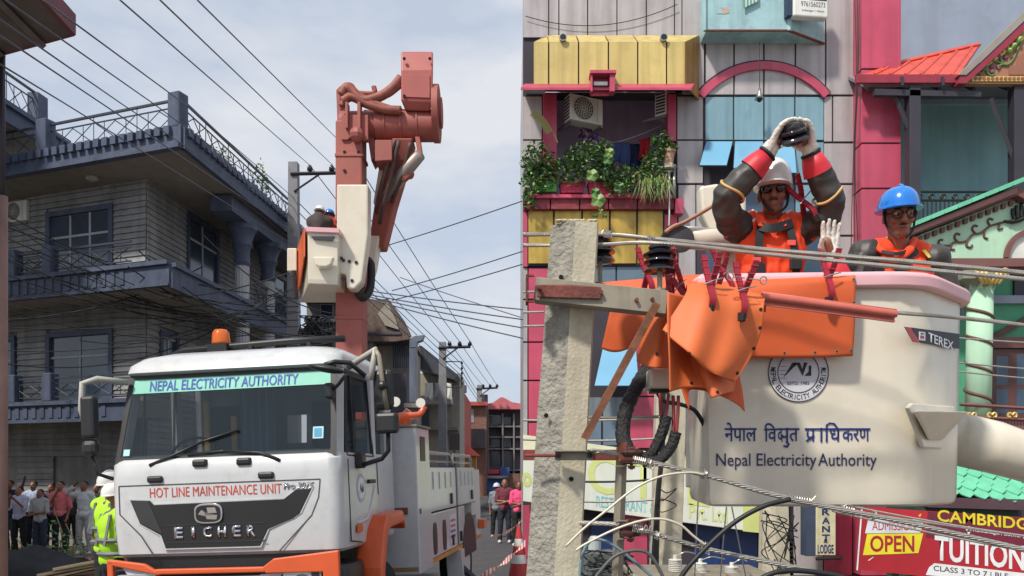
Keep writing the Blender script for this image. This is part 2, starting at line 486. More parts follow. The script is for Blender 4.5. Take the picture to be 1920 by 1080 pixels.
# lower storey panels and glass
for c, e in ((503, 560), (563, 640), (643, 712), (715, 790), (793, 830)): HP('wall_panel', M_red, 991, 1050, c, e)
for c, e in ((503, 560), (563, 640), (643, 712), (715, 830)): HP('wall_panel', M_grey, 981, 989, c, e)
for a, b in ((1055, 1096), (1099, 1154), (1157, 1209), (1212, 1243)): HP('window_pane', mat('slate_glass', (98, 118, 134), 1, 0.2, spec=0.7), a, b, 500, 528, -0.045, -0.01, 0)
for a, b in ((1100, 1128), (1131, 1154), (1157, 1178)):
    HP('window_pane', M_paned, a, b, 532, 585, -0.3, -0.06, 0); HP('window_pane', M_paned, a, b, 589, 655, -0.3, -0.06, 0)
for a, b in ((1090, 1127), (1131, 1178)):
    HP('window_pane', mat('curtained_glass', (120, 134, 142), 1, 0.25, streak=0.3, sscale=9), a, b, 745, 782, -0.045, -0.01, 0); HP('window_pane', mat('slate_glass', (98, 118, 134)), a, b, 785, 835, -0.045, -0.01, 0)
for a, b in ((1272, 1300), (1303, 1330)): HP('window_pane', M_paned, a, b, 740, 845, -0.045, -0.01, 0)
for c, e in ((532, 618), (621, 695), (698, 742), (745, 840)): HP('wall_panel', M_red, 1182, 1268, c, e)
x0, z1 = hit(M15, 1130, 655); x1, _ = hit(M15, 1192, 655)
mb = MB(M=M15); mb.prism([(x0, 0, z1), (x1, 0, z1), (x1 - .02, .46, z1 - .74), (x0 - .2, .46, z1 - .74)], (0, .02, .012)); mb.build('open_window', M_paneo, hotel)
# gold parapet under the balcony, its red band, side piers
for a, b in ((991, 1037), (1040, 1090), (1093, 1142), (1145, 1193), (1196, 1243)): HP('parapet_panel', M_gold, a, b, 395, 494, 0.0, 0.06, 0.006)
mb = MB(); pbox(mb, M15, 988, 1268, 392, 498, -0.03, 0.03); mb.build('parapet_core', M_joint, hotel)
for a, b in ((983, 1031), (1033, 1086), (1088, 1140), (1142, 1194), (1196, 1264)): HP('ledge_panel', M_reddk, a, b, 372, 392, 0.0, 0.16, 0.005)
mb = MB(); pbox(mb, M15, 990, 1266, 364, 371, -0.2, 0.22); mb.build('ledge_top', M_red, hotel, bevel=.01)
HP('pier', M_red, 1266, 1282, 372, 400, -0.02, 0.2); HP('pier', M_red, 1246, 1270, 402, 530, 0.0, 0.05); HP('pier', M_red, 981, 989, 398, 500, 0, .04)
HP('pier', M_red, 1018, 1044, 176, 372, -0.32, 0.03, .008); HP('pier', M_red, 1252, 1268, 176, 264, -0.25, 0.03, .008)

# yellow awning
aw = []
mb = MB(M=M15)
D = 0.62
def awp(px, py, d): x, z = hit(M15, px, py, d); return (x, d, z)
zt = hit(M15, 1100, 66, 0.02)[1]; zf = hit(M15, 1100, 79, D)[1]; zb = hit(M15, 1100, 158, D)[1]
xs = [hit(M15, q, 100, D)[0] for q in (1001, 1029, 1085, 1141, 1196, 1250, 1284)]
for i in range(6):
    a, b = xs[i] + (.012 if i else 0), xs[i + 1] - .012
    a2, b2 = a + (0.35 if i == 0 else 0), b + (0.40 if i == 5 else 0)
    mb = MB(M=M15)
    mb.prism([(a, D, zb), (b, D, zb), (b, D, zf), (a, D, zf)], (0, -.02, 0)); o = mb.build('awning_panel', M_yel, hotel, bevel=.005, seg=1)
    mb = MB(M=M15)
    mb.prism([(a, D, zf + .004), (b, D, zf + .004), (b2 if i == 5 else b, .02, zt), (a2 if i == 0 else a, .02, zt)], (0, -.004, -.02)); mb.build('awning_top', M_yel, hotel)
mb = MB(M=M15); mb.prism([(xs[6] + .003, D, zb), (xs[6] + .003, D, zf), (xs[6] + .40, .02, zt), (xs[6] + .40, .02, zb)], (-.02, -.01, 0)); mb.build('awning_side', mat('cladding_yellow_shaded', (168, 128, 70), 1, .5, streak=.4), hotel)  # shade of this end face put into a darker, streaked yellow
mb = MB(M=M15); mb.prism([(xs[0] + .02, D - .03, zb), (xs[6] - .02, D - .03, zb), (xs[6] - .02, D - .03, zf - .02), (xs[0] + .02, D - .03, zf - .02)], (0, -.01, 0)); mb.build('awning_core', M_joint, hotel)
zl = hit(M15, 1100, 172, D + .06)[1]
mb = MB(M=M15)
mb.prism([(xs[0] - .16, .02, zl + .40), (xs[0] - .16, D - .02, zb + .02), (xs[0] - .24, D + .12, zl + .05), (xs[0] - .24, D + .12, zl), (xs[0] - .2, .02, zl + .34)], (xs[6] - xs[0] + .34, 0, 0))
mb.build('awning_ledge', M_red, hotel, bevel=.006)
hood = []
mb = MB(M=M15)
hx0, hz1 = hit(M15, 1108, 139, D + .2); hx1, hz0 = hit(M15, 1153, 171, D + .2)
mb.box(hx0, hx0 + .03, D, D + .2, hz0, hz1); mb.box(hx1 - .09, hx1, D, D + .2, hz0, hz1); mb.box(hx0 - .02, hx1 + .02, D, D + .24, hz1, hz1 + .06); mb.box(hx0, hx1, D + .001, D + .03, hz0, hz1)
mb.build('lamp_hood', M_red, hotel, bevel=.005)
mb = MB(M=M15); mb.box(hx0 + .05, hx1 - .12, D + .03, D + .16, hz0 + .12, hz0 + .2); mb.build('floodlight', M_steel, hotel, bevel=.01)
for q in (1055, 1243):
    t = thing('spot_lamp', 'small spot lamp on the awning top, %s one' % ('left' if q < 1100 else 'right'), 'lamp', P(q, 78, 14.4), group='spot lamps on the yellow awning')
    mb = MB(); c = P(q, 75, 14.42); mb.tube([c + V((0, .1, -.02)), c + V((0, -.1, .0))], [.05, .07], 10); mb.build('lamp_body', M_steel, t)
    mb = MB(); mb.tube([c + V((0, -.095, 0)), c + V((0, -.105, 0))], .055, 10); mb.build('lens', M_blackp, t)

# light blue cabin (bay) at the top
mb = MB(M=M15); zq = 9.97
bx = [hit(M15, 1313, 50, 0)[0], hit(M15, 1324, 50, .45)[0], hit(M15, 1478, 50, .45)[0], hit(M15, 1545, 50, 0)[0]]
mb.prism([(bx[0], 0.002, zq), (bx[1], .45, zq), (bx[2], .45, zq), (bx[3], .002, zq)], (0, 0, 1.6))
cabin = mb.build('bay_cabin', M_cabin, hotel, bevel=.01)
mb = MB(M=M15)
mb.tube([(bx[1], .455, zq + .01), (bx[2], .455, zq + .01)], .02, 5); mb.tube([(bx[2], .455, zq + .01), (bx[3], .0, zq + .01)], .025, 5)
mb.build('bottom_trim', M_rust, cabin)
mb = MB(M=M15); mb.tube([(bx[1] - .02, .46, zq), (bx[1] - .02, .46, zq + 1.6)], .045, 4); mb.build('corner_post', M_cabin, cabin); mb = MB(M=M15); mb.tube([(bx[2] + .02, .46, zq), (bx[2] + .02, .46, zq + 1.6)], .045, 4); mb.build('corner_post', M_cabin, cabin)
# peeled spot shaped like a torn poster scrap
mb = MB(M=M15); c = V((*hit(M15, 1357, 21, .455),)); 
mb.prism([(c[0] + dx * .01, .453, c[1] + dz * .01) for dx, dz in ((-14, -4), (-3, -3), (0, 3), (-4, 7), (5, 6), (10, 3), (10, -3), (2, -5))], (0, .004, 0)); mb.build('peeled_patch', mat('peeled_plaster', (190, 160, 140)), cabin)
cl = MB(M=M15)
x0, z1 = hit(M15, 1394, -30, .5); x1, z0 = hit(M15, 1422, 16, .5)
stripes = []
for i in range(9):
    a = x0 + (x1 - x0) * i / 9; b = x0 + (x1 - x0) * (i + 1) / 9
    cl.cur = i % 2; cl.prism([(a, .5 + .01 * (i % 2), z0 + .015 * i), (b, .51 - .01 * (i % 2), z0 + .015 * (i + 1)), (b, .5, z1), (a, .5, z1)], (0, .006, 0))
cl.build('striped_cloth', [mat('cloth_green', (60, 140, 120)), mat('cloth_white', (220, 225, 220))], label='green and white striped cloth hanging on the light blue bay', cat='cloth')
# light box sign on the bay
sg = thing('sign_box', 'small white light box sign on the corner of the light blue bay', 'sign', P(1523, 30, 14.4))
sx, sz = hit(M15, 1488, 27, .62); Ms = frame(M15 @ V((sx, .62, sz)), (1, .12, 0))
mb = MB(M=Ms); mb.box(0, .66, -.16, 0, -.02, .7); mb.build('box', M_white, sg, bevel=.03, seg=3)
mb = MB(M=Ms); mb.box(-.1, -.012, -.17, -.03, .0, .7); mb.build('side', mat('dark_blue_paint', (44, 62, 90)), sg)
text('lettering', '9761560273', Ms, .14, .60, .16, .25, mat('print_dark', (50, 50, 66)), sg, d=.003)
text('lettering', 'Kalikanagar-11 Butwal', Ms, .16, .58, .06, .11, mat('print_dark', (50, 50, 66)), sg, d=.003)
mb = MB(M=Ms); mb.box(.3, .63, 0, .002, .28, .5); mb.build('print_block', mat('print_purple', (60, 40, 80)), sg)
# hanging bulb lamp
hl = thing('hanging_lamp', 'conical lamp hanging on a long wire under the light blue bay', 'lamp', P(1424, 190, 14.66))
mb = MB(); mb.tube([P(1424, 80, 14.66), P(1424, 168, 14.66)], .008, 5); mb.build('wire', M_blackcable, hl)
c = P(1424, 186, 14.66)
mb = MB(); mb.lathe([(.02, .2), (.03, .12), (.045, .08), (.09, .0), (.085, .0)], c, 14); mb.build('shade', M_steel, hl, smooth=True)
mb = MB(); mb.ball(c + V((0, 0, -.01)), .045); mb.build('bulb', M_blackp, hl, smooth=True)

# ------------------------------------------------------------ things on the balcony
def ac_unit(loc, rz, label, s=1.0):
    t = thing('air_conditioner', label, 'air conditioner', loc, rz, 'air conditioner outdoor units')
    w, h, d = .78 * s, .54 * s, .28 * s
    mb = MB(); mb.box(-w / 2, w / 2, -d / 2, d / 2, 0, h); mb.build('casing', M_white, t, bevel=.015, local=True)
    mb = MB(); mb.tube([(-w * .1, -d / 2 - .001, h / 2), (-w * .1, -d / 2 - .012, h / 2)], h * .43, 22); mb.build('fan_recess', mat('fan_dark', (70, 74, 78)), t, local=True)
    mb = MB()
    for k in range(5): mb.tube([V((-w * .1, -d / 2 - .016, h / 2)) + V((math.cos(a), 0, math.sin(a))) * h * .085 * (k + 1) for a in [2 * PI * j / 20 for j in range(21)]], .004, 4)
    for k in range(16):
        a = 2 * PI * k / 16; mb.tube([V((-w * .1, -d / 2 - .016, h / 2)) + V((math.cos(a + r * .5), 0, math.sin(a + r * .5))) * h * .43 * r for r in (.1, .4, .7, 1)], .004, 4)
    mb.build('fan_grille', M_white, t, local=True)
    mb = MB()
    for k in range(7): z = h * (.12 + .76 * k / 6); mb.box(-w / 2 - .006, -w / 2 - .001, -d * .4, d * .4, z - .02 * s, z + .02 * s)
    mb.build('side_louvre', mat('louvre_dark', (60, 64, 66)), t, local=True)
    mb = MB(); mb.box(w * .32, w * .325, -d / 2 - .004, -d / 2 - .0005, 0.02, h - .02); mb.build('cover_seam', M_joint, t, local=True)
    mb = MB(); mb.box(-w / 2, -w / 2 + .05, -d / 2, d / 2 + .25, -.05, -.002); mb.build('bracket', M_steel, t, local=True); mb = MB(); mb.box(w / 2 - .05, w / 2, -d / 2, d / 2 + .25, -.05, -.002); mb.build('bracket', M_steel, t, local=True)
    return t
ac_unit(P(1094, 234, 15.15), R(24), 'white air conditioner unit hanging above the balcony plants', .9)
ac_unit(P(1252, 228, 15.35), R(55), 'narrow side-on air conditioner unit by the right red balcony pier', .85)
# clothes line and washing
mb = MB()
for k, (a, b) in enumerate((((1080, 232), (1150, 268)), ((1082, 236), (1152, 273)), ((1150, 268), (1240, 235)))): mb.tube(sag(P(*a, 15.6), P(*b, 15.6), .03), .008, 4)
mb.build('clothes_line', M_white, label='white clothes line strung across the balcony', cat='clothes line')
def washing(x0, x1, y0, y1, m, label, Y=15.6, sl=0):
    a = P(x0, y0, Y); b = P(x1, y0 + sl, Y); h = (y1 - y0) / F * Y
    mb = MB(); mb.grid(lambda u, v: a.lerp(b, u) + V((.03 * math.sin(u * 9) * v + .02 * math.sin(v * 4), .05 * math.sin(u * 14 + v * 2) * v, -h * v * (1 - .12 * math.sin(u * 5)))), 14, 8)
    return mb.build('laundry', m, smooth=True, solid=.012, label=label, cat='laundry')
fl = mat('floral_cloth', (128, 84, 150), 1, .8, var=.1, scale=2, dirt=(225, 205, 225), dirtamt=0.0)
n_ = fl.node_tree; vt = n_.nodes.new('ShaderNodeTexVoronoi'); vt.inputs['Scale'].default_value = 9; g_ = n_.nodes.new('ShaderNodeNewGeometry'); n_.links.new(g_.outputs['Position'], vt.inputs['Vector'])
rp = n_.nodes.new('ShaderNodeValToRGB'); rp.color_ramp.elements[0].position = .28; rp.color_ramp.elements[0].color = (.75, .6, .75, 1); rp.color_ramp.elements[1].position = .4; rp.color_ramp.elements[1].color = (.16, .06, .26, 1)
n_.links.new(vt.outputs['Distance'], rp.inputs['Fac']); n_.links.new(rp.outputs['Color'], n_.nodes['Principled BSDF'].inputs['Base Color'])
washing(1086, 1104, 230, 258, fl, 'purple floral cloth on the clothes line, left piece', sl=4)
washing(1104, 1121, 238, 264, fl, 'white flowered cloth on the clothes line beside the purple one', sl=4)
washing(1150, 1180, 266, 306, mat('cloth_denim', (66, 84, 132), 1, .9), 'blue cloth pegged on the clothes line', sl=2)
washing(1172, 1202, 270, 315, mat('cloth_navy', (34, 44, 84), 1, .9), 'dark navy cloth hanging lowest on the clothes line', 15.7)
washing(1198, 1218, 262, 300, mat('cloth_red', (170, 30, 44), 1, .9), 'red cloth on the clothes line by the climbing plant', 15.55, -4)
# planters and plants
M_leaf = [mat('leaf_green', (82, 122, 64), .95, .5, var=.35, scale=5, sub=0), mat('leaf_bright', (120, 156, 80), .95, .5, var=.3, scale=5), mat('leaf_deep', (52, 88, 60), .9, .55, var=.3, scale=5)]
M_dry = mat('dry_stem', (150, 132, 98), 1, .9)
def planter(x0, x1, y0, y1, m, label, Y=14.86, dep=.22):
    a = P(x0, y1, Y); b = P(x1, y0, Y); t = thing('planter', label, 'planter', ((a.x + b.x) / 2, Y + dep / 2, a.z), group='plant boxes on the balcony ledge')
    w = (b.x - a.x) / 2; h = b.z - a.z
    mb = MB(); r0 = [(-w * .92, -dep * .45, 0), (w * .92, -dep * .45, 0), (w * .92, dep * .45, 0), (-w * .92, dep * .45, 0)]; r1 = [(-w, -dep / 2, h), (w, -dep / 2, h), (w, dep / 2, h), (-w, dep / 2, h)]
    mb.loft([r0, r1]); mb.build('box', m, t, bevel=.012, local=True)
    mb = MB(); mb.box(-w - .012, w + .012, -dep / 2 - .012, dep / 2 + .012, h - .03, h + .004); mb.build('rim', m, t, bevel=.005, local=True)
    mb = MB(); mb.box(-w * .93, w * .93, -dep * .42, dep * .42, h + .005, h + .012); mb.build('soil', mat('soil', (70, 54, 42), 1, 1), t, local=True)
planter(1001, 1045, 341, 359, mat('planter_green', (104, 196, 92), 1, .45), 'bright green plant box on the red ledge')
planter(1050, 1097, 341, 361, mat('planter_pink', (206, 58, 92), 1, .45), 'pink plant box next to the green one')
planter(1103, 1152, 342, 363, mat('planter_pink', (206, 58, 92)), 'pink plant box half hidden by trailing leaves')
def shrub(name, label, blobs, n, size, seed, Y=14.8, group='balcony plants', stems=6, cat='plant'):
    rr = random.Random(seed)
    c0 = P(blobs[0][0], blobs[0][1] + blobs[0][3], Y)
    t = thing(name, label, cat, c0, group=group)
    mb = MB(); tot = sum(b[2] * b[3] for b in blobs)
    for (x, y, rx, ry) in blobs:
        leafy(mb, P(x, y, Y), (rx / F * Y, .22, ry / F * Y), int(n * rx * ry / tot), size, rr)
    mb.build('foliage', M_leaf, t, recalc=False)
    mb = MB()
    for k in range(stems):
        b = blobs[rr.randrange(len(blobs))]; p = P(b[0], b[1], Y); q = c0 + V((rr.uniform(-.15, .15), rr.uniform(-.05, .05), -.05)); mb.tube([q, q.lerp(p, .5) + V((rr.uniform(-.05, .05), 0, .03)), p + V((rr.uniform(-.1, .1), 0, rr.uniform(-.1, .1)))], [.012, .01, .006], 5)
    mb.build('stems', M_dry, t)
    return t
shrub('potted_shrub', 'dark leafy shrub at the left end of the balcony', [(1008, 300, 34, 36), (1000, 340, 26, 36), (992, 372, 14, 22), (1025, 325, 24, 32)], 950, .085, 1)
shrub('potted_shrub', 'bushy light green shrub above the pink plant box', [(1098, 300, 42, 34), (1070, 318, 32, 34), (1128, 290, 22, 30), (1140, 330, 24, 24)], 1250, .08, 2, 14.75)
shrub('climbing_plant', 'sprawling creeper spilling over the right of the balcony', [(1185, 335, 40, 28), (1222, 315, 26, 34), (1240, 275, 24, 30), (1165, 350, 30, 20), (1228, 350, 24, 26)], 1350, .075, 3, 14.72)
# hanging big leaves over the ledge
t = thing('trailing_vine', 'trailing vine with large round leaves over the maroon ledge', 'plant', P(1125, 420, 14.7), group='balcony plants')
rr = random.Random(5); mb = MB()
for (x, y, s) in ((1110, 330, .22), (1121, 377, .26), (1116, 362, .16), (1126, 398, .1), (1133, 407, .08), (1115, 407, .08), (1160, 352, .2), (1140, 300, .2), (1142, 288, .18)):
    c = P(x, y, 14.62); mb.cur = rr.randrange(2)
    ring = [c + V((s * .5 * math.cos(a) * (1 + .15 * math.cos(5 * a)), -.03 * math.sin(3 * a) - .05, s * .5 * math.sin(a) * (1 + .15 * math.cos(5 * a)))) for a in [2 * PI * k / 14 for k in range(14)]]
    i = mb.add(ring); j = mb.add([c + V((0, -.07, 0))])
    for k in range(14): mb.face((i + k, i + (k + 1) % 14, j))
mb.build('foliage', M_leaf, t, recalc=False)
mb = MB(); mb.tube(catm([P(1112, 325, 14.66), P(1118, 360, 14.62), P(1124, 400, 14.64), P(1128, 412, 14.66)]), .007, 4); mb.build('stems', M_dry, t)
# grass like trailing plant, palm frond
t = thing('spider_plant', 'pale grassy plant hanging over the ledge by the steel rail', 'plant', P(1225, 345, 14.6), group='balcony plants')
mb = MB(); rr = random.Random(9)
for k in range(150):
    a = P(rr.uniform(1198, 1252), rr.uniform(335, 352), 14.66); b = a + V((rr.uniform(-.2, .2), rr.uniform(-.16, .02), rr.uniform(-.42, .12))); mid = a.lerp(b, .5) + V((0, -.06, .1))
    mb.cur = rr.randrange(2); i = mb.add([a, a + V((.014, 0, 0)), mid + V((.016, 0, 0)), mid, b]); mb.face((i, i + 1, i + 2, i + 3)); mb.face((i + 3, i + 2, i + 4))
mb.build('foliage', [M_leaf[1], mat('leaf_straw', (168, 164, 110), .9, .7)], t, recalc=False)
t = thing('palm_frond', 'dry palm frond leaning out beside the left red pier', 'plant', P(1044, 268, 14.7), group='balcony plants')
mb = MB(); mb.tube(catm([P(1046, 268, 14.72), P(1036, 245, 14.66), P(1022, 226, 14.6), P(1006, 211, 14.55)]), .012, 4); mb.build('stems', M_dry, t)
mb = MB(); pth = catm([P(1036, 245, 14.66), P(1022, 226, 14.6), P(1006, 211, 14.55)], 8)
for i, p in enumerate(pth):
    for s in (-1, 1): k = mb.add([p, p + V((-.03, s * .05, .05)), p + V((-.13, s * .1, .1 * s - .01)), p + V((-.02, 0, -.02))]); mb.face((k, k + 1, k + 2, k + 3))
mb.build('foliage', mat('leaf_straw', (168, 164, 110)), t, recalc=False)
t = thing('flower_pot', 'terracotta pink flower pot on the steel rail bracket', 'flower pot', P(1253, 308, 14.75))
c = P(1253, 308, 14.75); M_terra = mat('terracotta', (190, 150, 128), 1, .8, var=.2)
mb = MB(); mb.lathe([(.09, 0), (.12, .2), (.14, .2), (.14, .25), (.11, .25), (.1, .2)], c, 16); mb.build('pot', M_terra, t, angle=40)
mb = MB(); mb.lathe([(.1, -.08), (.1, 0)], c, 12); mb.build('base', mat('cream_paint', (206, 196, 170)), t)
mb = MB(); leafy(mb, c + V((0, 0, .3)), (.2, .14, .14), 120, .07, random.Random(4)); mb.build('foliage', M_leaf, t, recalc=False)
t = thing('steel_railing', 'polished steel railing end beside the flower pot', 'railing', P(1254, 372, 14.75))
mb = MB(); mb.tube([P(1264, 372, 14.78), P(1264, 316, 14.78)], .03, 10); mb.ball(P(1264, 312, 14.78), .045); mb.build('post', M_steel, t, smooth=True)
mb = MB(); mb.tube([P(1253, 372, 14.78), P(1253, 324, 14.78)], .025, 10); mb.build('post', M_steel, t, smooth=True)
mb = MB(); mb.tube([P(1236, 321, 14.78), P(1264, 321, 14.78)], .022, 10); mb.build('rail', M_steel, t, smooth=True)
mb = MB(); mb.tube([P(1255, 321, 14.78), P(1255, 405, 14.72), P(1253, 480, 14.8)], .014, 8); mb.build('pipe', M_white, t, smooth=True)

# ------------------------------------------------------------ street level : sign band, shutters
M_signw = mat('sign_white', (222, 226, 214), 1, .4, var=.05, streak=.1); M_lime = mat('sign_lime', (208, 216, 136), 1, .5, var=.06); M_cyan = mat('sign_cyan', (126, 196, 204), 1, .5)
sb = thing('hotel_sign', 'wide white hotel sign board with lime letters behind the poles', 'sign', P(1220, 1000, 14.6))
Msg = ymat(14.68)
mb = MB(); ppoly(mb, Msg, [(981, 940), (1465, 1004), (1465, 880), (981, 815)], -.14, 0); mb.build('board', M_signw, sb, bevel=.01)
mb = MB(); ppoly(mb, Msg, [(981, 846), (1465, 911), (1465, 880), (981, 815)], .001, .004); mb.build('top_strip', mat('sign_cream', (226, 224, 190)), sb)
mb = MB(); ppoly(mb, Msg, [(1393, 1010 - 14), (1462, 1003), (1462, 905), (1393, 897)], .001, .006); mb.build('side_print', M_lime, sb)
def sgt(body, xa, xb, yb, yt, m, bold=.0):
    x0, z0 = hit(Msg, xa, yb); x1, z1 = hit(Msg, xb, yt)
    text('lettering', body, Msg, x0, x1, z0, z0 + (z1 - hit(Msg, xb, yb)[1]), m, sb, d=.006, bold=bold, skew=-.125)
sgt('HOTEL', 1035, 1330, 915, 842, M_lime, .012)
sgt('RESTAURANT & CAFE', 1118, 1268, 950, 929, M_cyan, .004)
sgt('Pvt. Ltd', 1292, 1364, 972, 944, M_lime, .012)
sgt('o', 979, 997, 912, 884, M_lime, .05)
M_navy = mat('shutter_blue', (34, 58, 108), 1, .45, var=.15, piece=.15); M_dkin = mat('shop_dark', (52, 44, 56), 1, .7)
HP('shop_front', M_dkin, 1100, 1545, 955, 1079, -0.3, -.09)
for a, b in ((1108, 1160), (1300, 1350), (1352, 1420), (1422, 1472)): HP('shutter_panel', M_navy, a, b, 985 if a > 1200 else 970, 1079, -.07, -.02)
HP('pillar', M_red, 1165, 1214, 960, 1079, -.07, .06); HP('pillar', M_red, 981, 1040, 948, 1079, -.05, .04); HP('wall_panel', M_grey, 1216, 1248, 955, 1079, -.05, 0)
for k in range(9): HP('shutter_slat', mat('shutter_red', (120, 40, 48), 1, .5), 1432 + 26, 1487, 1010 + k * 8, 1016 + k * 8, -.08, -.04 + .0)
HP('wall_panel', M_grey, 1489, 1543, 950, 1079, -.03, 0.01)
# hanging lodge sign
ls = thing('lodge_sign', 'narrow upright cream lodge sign projecting from the wall', 'sign', P(1540, 1045, 14.2))
Ml = ymat(14.1)
mb = MB(); pbox(mb, Ml, 1530, 1567, 840, 1041, -.16, 0); mb.build('face', mat('sign_cream_aged', (212, 206, 172), 1, .6, streak=.25, dirt=(190, 150, 90), dirtamt=.5), ls, bevel=.008)
mb = MB(); pbox(mb, Ml, 1512, 1529, 838, 1043, -.3, -.01); mb.build('side', mat('sign_side_blue', (62, 74, 96)), ls)
x0, z1 = hit(Ml, 1538, 850)
for k, ch in enumerate('RESTAURANT'):
    yy = 858 + (k - 0) * 16.0
    xa, za = hit(Ml, 1541, yy + 12); xb, zb_ = hit(Ml, 1556, yy)
    text('lettering', ch, Ml, xa, xb, za, zb_, M_navy, ls, d=.004, bold=.03)
xa, za = hit(Ml, 1544, 1018); xb, zb_ = hit(Ml, 1552, 1011); text('lettering', '&', Ml, xa, xb, za, zb_, M_navy, ls, d=.004, bold=.02)
xa, za = hit(Ml, 1533, 1038); xb, zb_ = hit(Ml, 1563, 1021); text('lettering', 'LODGE', Ml, xa, xb, za, zb_, M_navy, ls, d=.004, bold=.03)
mb = MB(); mb.tube([P(1530, 1048, 14.1), P(1575, 1046, 14.1)], .03, 4); mb.tube([P(1575, 1046, 14.1), P(1577, 1046, 15)], .03, 4); mb.build('bracket', M_blackp, ls)

# small weather wires on the facade
mb = MB(); mb.tube(sag(P(985, 30, 14.95), P(1270, 8, 14.93), .28, 16), .008, 4)
for k, x in enumerate((1606, 1610, 1613)): mb.tube(catm([P(x - 4 + k, -20, 14.6), P(x - 2 * k, 140, 14.55), P(x - 6 - k * 2, 300, 14.6), P(x - 10 + k * 3, 480, 14.6), P(x - 6, 620, 14.6)]), .008, 4)
mb.build('facade_cables', M_blackcable, label='thin black cables running down beside the red column', cat='cable')

# ============================================================ neighbour wall and red canopy house
nb_ = thing('neighbour_building', 'plain blue-grey plastered building wall right of the red column', 'building', (9, 17.5, 0))
mb = MB(); mb.box(7.14, 22, 16.3, 24, 0, 13.5); mb.build('wall', M_wallblue, nb_)
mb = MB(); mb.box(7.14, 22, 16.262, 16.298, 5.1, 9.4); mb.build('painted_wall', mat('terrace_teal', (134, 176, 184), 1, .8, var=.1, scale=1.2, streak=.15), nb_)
mb = MB(); mb.box(7.14, 22, 16.2, 16.26, 9.4, 9.5); mb.build('string_course', M_wallblue, nb_)
M_roofred = mat('roof_sheet_red', (214, 84, 66), 1, .45, var=.1, scale=3, streak=.2, dirt=(150, 70, 60), dirtamt=.3); M_marn = mat('maroon_paint', (150, 48, 66), 1, .5, var=.1, streak=.15)
M_dksteel = mat('dark_steel', (54, 52, 62), 1, .55); M_gable = mat('gable_brown', (160, 112, 88), 1, .7, var=.1, scale=3); M_goldt = mat('gold_trim', (214, 184, 110), 1, .45, metal=.2, var=.15, scale=20)
ch = thing('canopy_house', 'terrace house with red sheet roof and painted carved gable', 'house', P(1790, 400, 14.5))
A = P(1618, 139, 14.3); B = P(1797, 141, 14.3); C = P(1836, 84, 16.1); Dp = P(1652, 132, 14.7)
nrm = (B - A).cross(C - A).normalized()
Dp = Dp - nrm * (Dp - A).dot(nrm)
mb = MB(); mb.prism([A, B, C, Dp], (0, 0, -.05)); roof_ = mb.build('roof', M_roofred, ch)
mb = MB()
for k in range(6):
    a = A.lerp(B, .12 + k * .16); b = Dp.lerp(C, .12 + k * .16); mb.tube([a + nrm * -.0, b], .03, 4)
mb.tube([Dp, C], .05, 4); mb.build('roof_seam', M_roofred, roof_)
Mc = ymat(14.2)
mb = MB(); pbox(mb, Mc, 1606, 1802, 139, 155, -.08, 0); mb.build('eave_board', M_marn, ch, bevel=.006)
for q in (1690, 1766): 
    mb = MB(); pbox(mb, Mc, q, q + 5, 143, 160, 0.002, .03); mb.build('gutter_bracket', M_dksteel, ch)
# gable: rakes, face and ornaments
mb = MB(); ppoly(mb, Mc, [(1797, 140), (1812, 140), (1935, 24), (1935, 8)], -.3, .12); mb.build('rake_cap', mat('cap_grey', (150, 144, 136), 1, .6), ch)
mb = MB(); ppoly(mb, Mc, [(1797, 156), (1800, 141.5), (1813, 141.5), (1935, 26), (1935, 46), (1812, 156)], -.1, .1); mb.build('rake_board', M_marn, ch)
mb = MB(); ppoly(mb, Mc, [(1802, 157), (1945, 157), (1945, 42)], -.12, 0.0); mb.build('gable_wall', M_gable, ch)
mb = MB(); ppoly(mb, Mc, [(1822, 152), (1945, 152), (1945, 143), (1824, 143)], .001, .02); mb.build('gold_band', M_goldt, ch)
mb = MB(); ppoly(mb, Mc, [(1820, 138), (1826, 143), (1945, 55), (1945, 40)], .001, .022); mb.build('gold_band', M_goldt, ch)
mb = MB()
for k in range(13):
    x, z = hit(Mc, 1829 + k * 8, 147.5, .02); mb.M = Mc; mb.lathe([(.03, -.0), (.03, .012)], (x, .02, z), 8, 'Y')
for k in range(13):
    x, z = hit(Mc, 1830 + k * 8, 137 - k * 6.7, .02); mb.lathe([(.03, 0), (.03, .012)], (x, .023, z), 8, 'Y')
mb.M = None; mb.build('band_stud', mat('stud_brown', (140, 92, 60)), ch, kind='stuff')
mb = MB()
def cpath(M, pts, d, n=6): return [M @ V((*hit(M, x, y, d)[:1], d, hit(M, x, y, d)[1])) for x, y in [(p.x, p.y) for p in catm([V((a, b, 0)) for a, b in pts], n)]]
for pts in ([(1838, 140), (1848, 128), (1854, 116), (1866, 115), (1880, 120), (1890, 121), (1900, 110), (1908, 92), (1916, 78)], [(1850, 122), (1850, 134), (1858, 142), (1866, 139)], [(1890, 121), (1876, 122), (1872, 130)], [(1880, 118), (1876, 110), (1878, 106)]):
    mb.tube(cpath(Mc, pts, .02), .016, 6)
mb.build('vine_carving', mat('carving_green', (90, 140, 84)), ch, smooth=True)
mb = MB(); mb.tube(cpath(Mc, [(1890, 98), (1896, 90), (1904, 82), (1912, 70), (1920, 60), (1935, 52)], .03), [.06 + .03 * math.sin(i * .9) for i in range(31)], 8, squash=.5); mb.build('leaf_carving', mat('carving_lime', (160, 200, 110), 1, .6, var=.3, scale=18), ch, smooth=True)
for (x, y) in ((1816, 148), (1836, 136), (1842, 128), (1860, 124), (1861, 134), (1873, 125), (1873, 104), (1886, 107)):
    mb = MB(M=Mc); u, z = hit(Mc, x, y, .02); mb.ball((u, .01, z), (.045, .03, .045), 8, 5); mb.build('rosette', mat('carving_purple', (122, 84, 92)), ch, smooth=True)
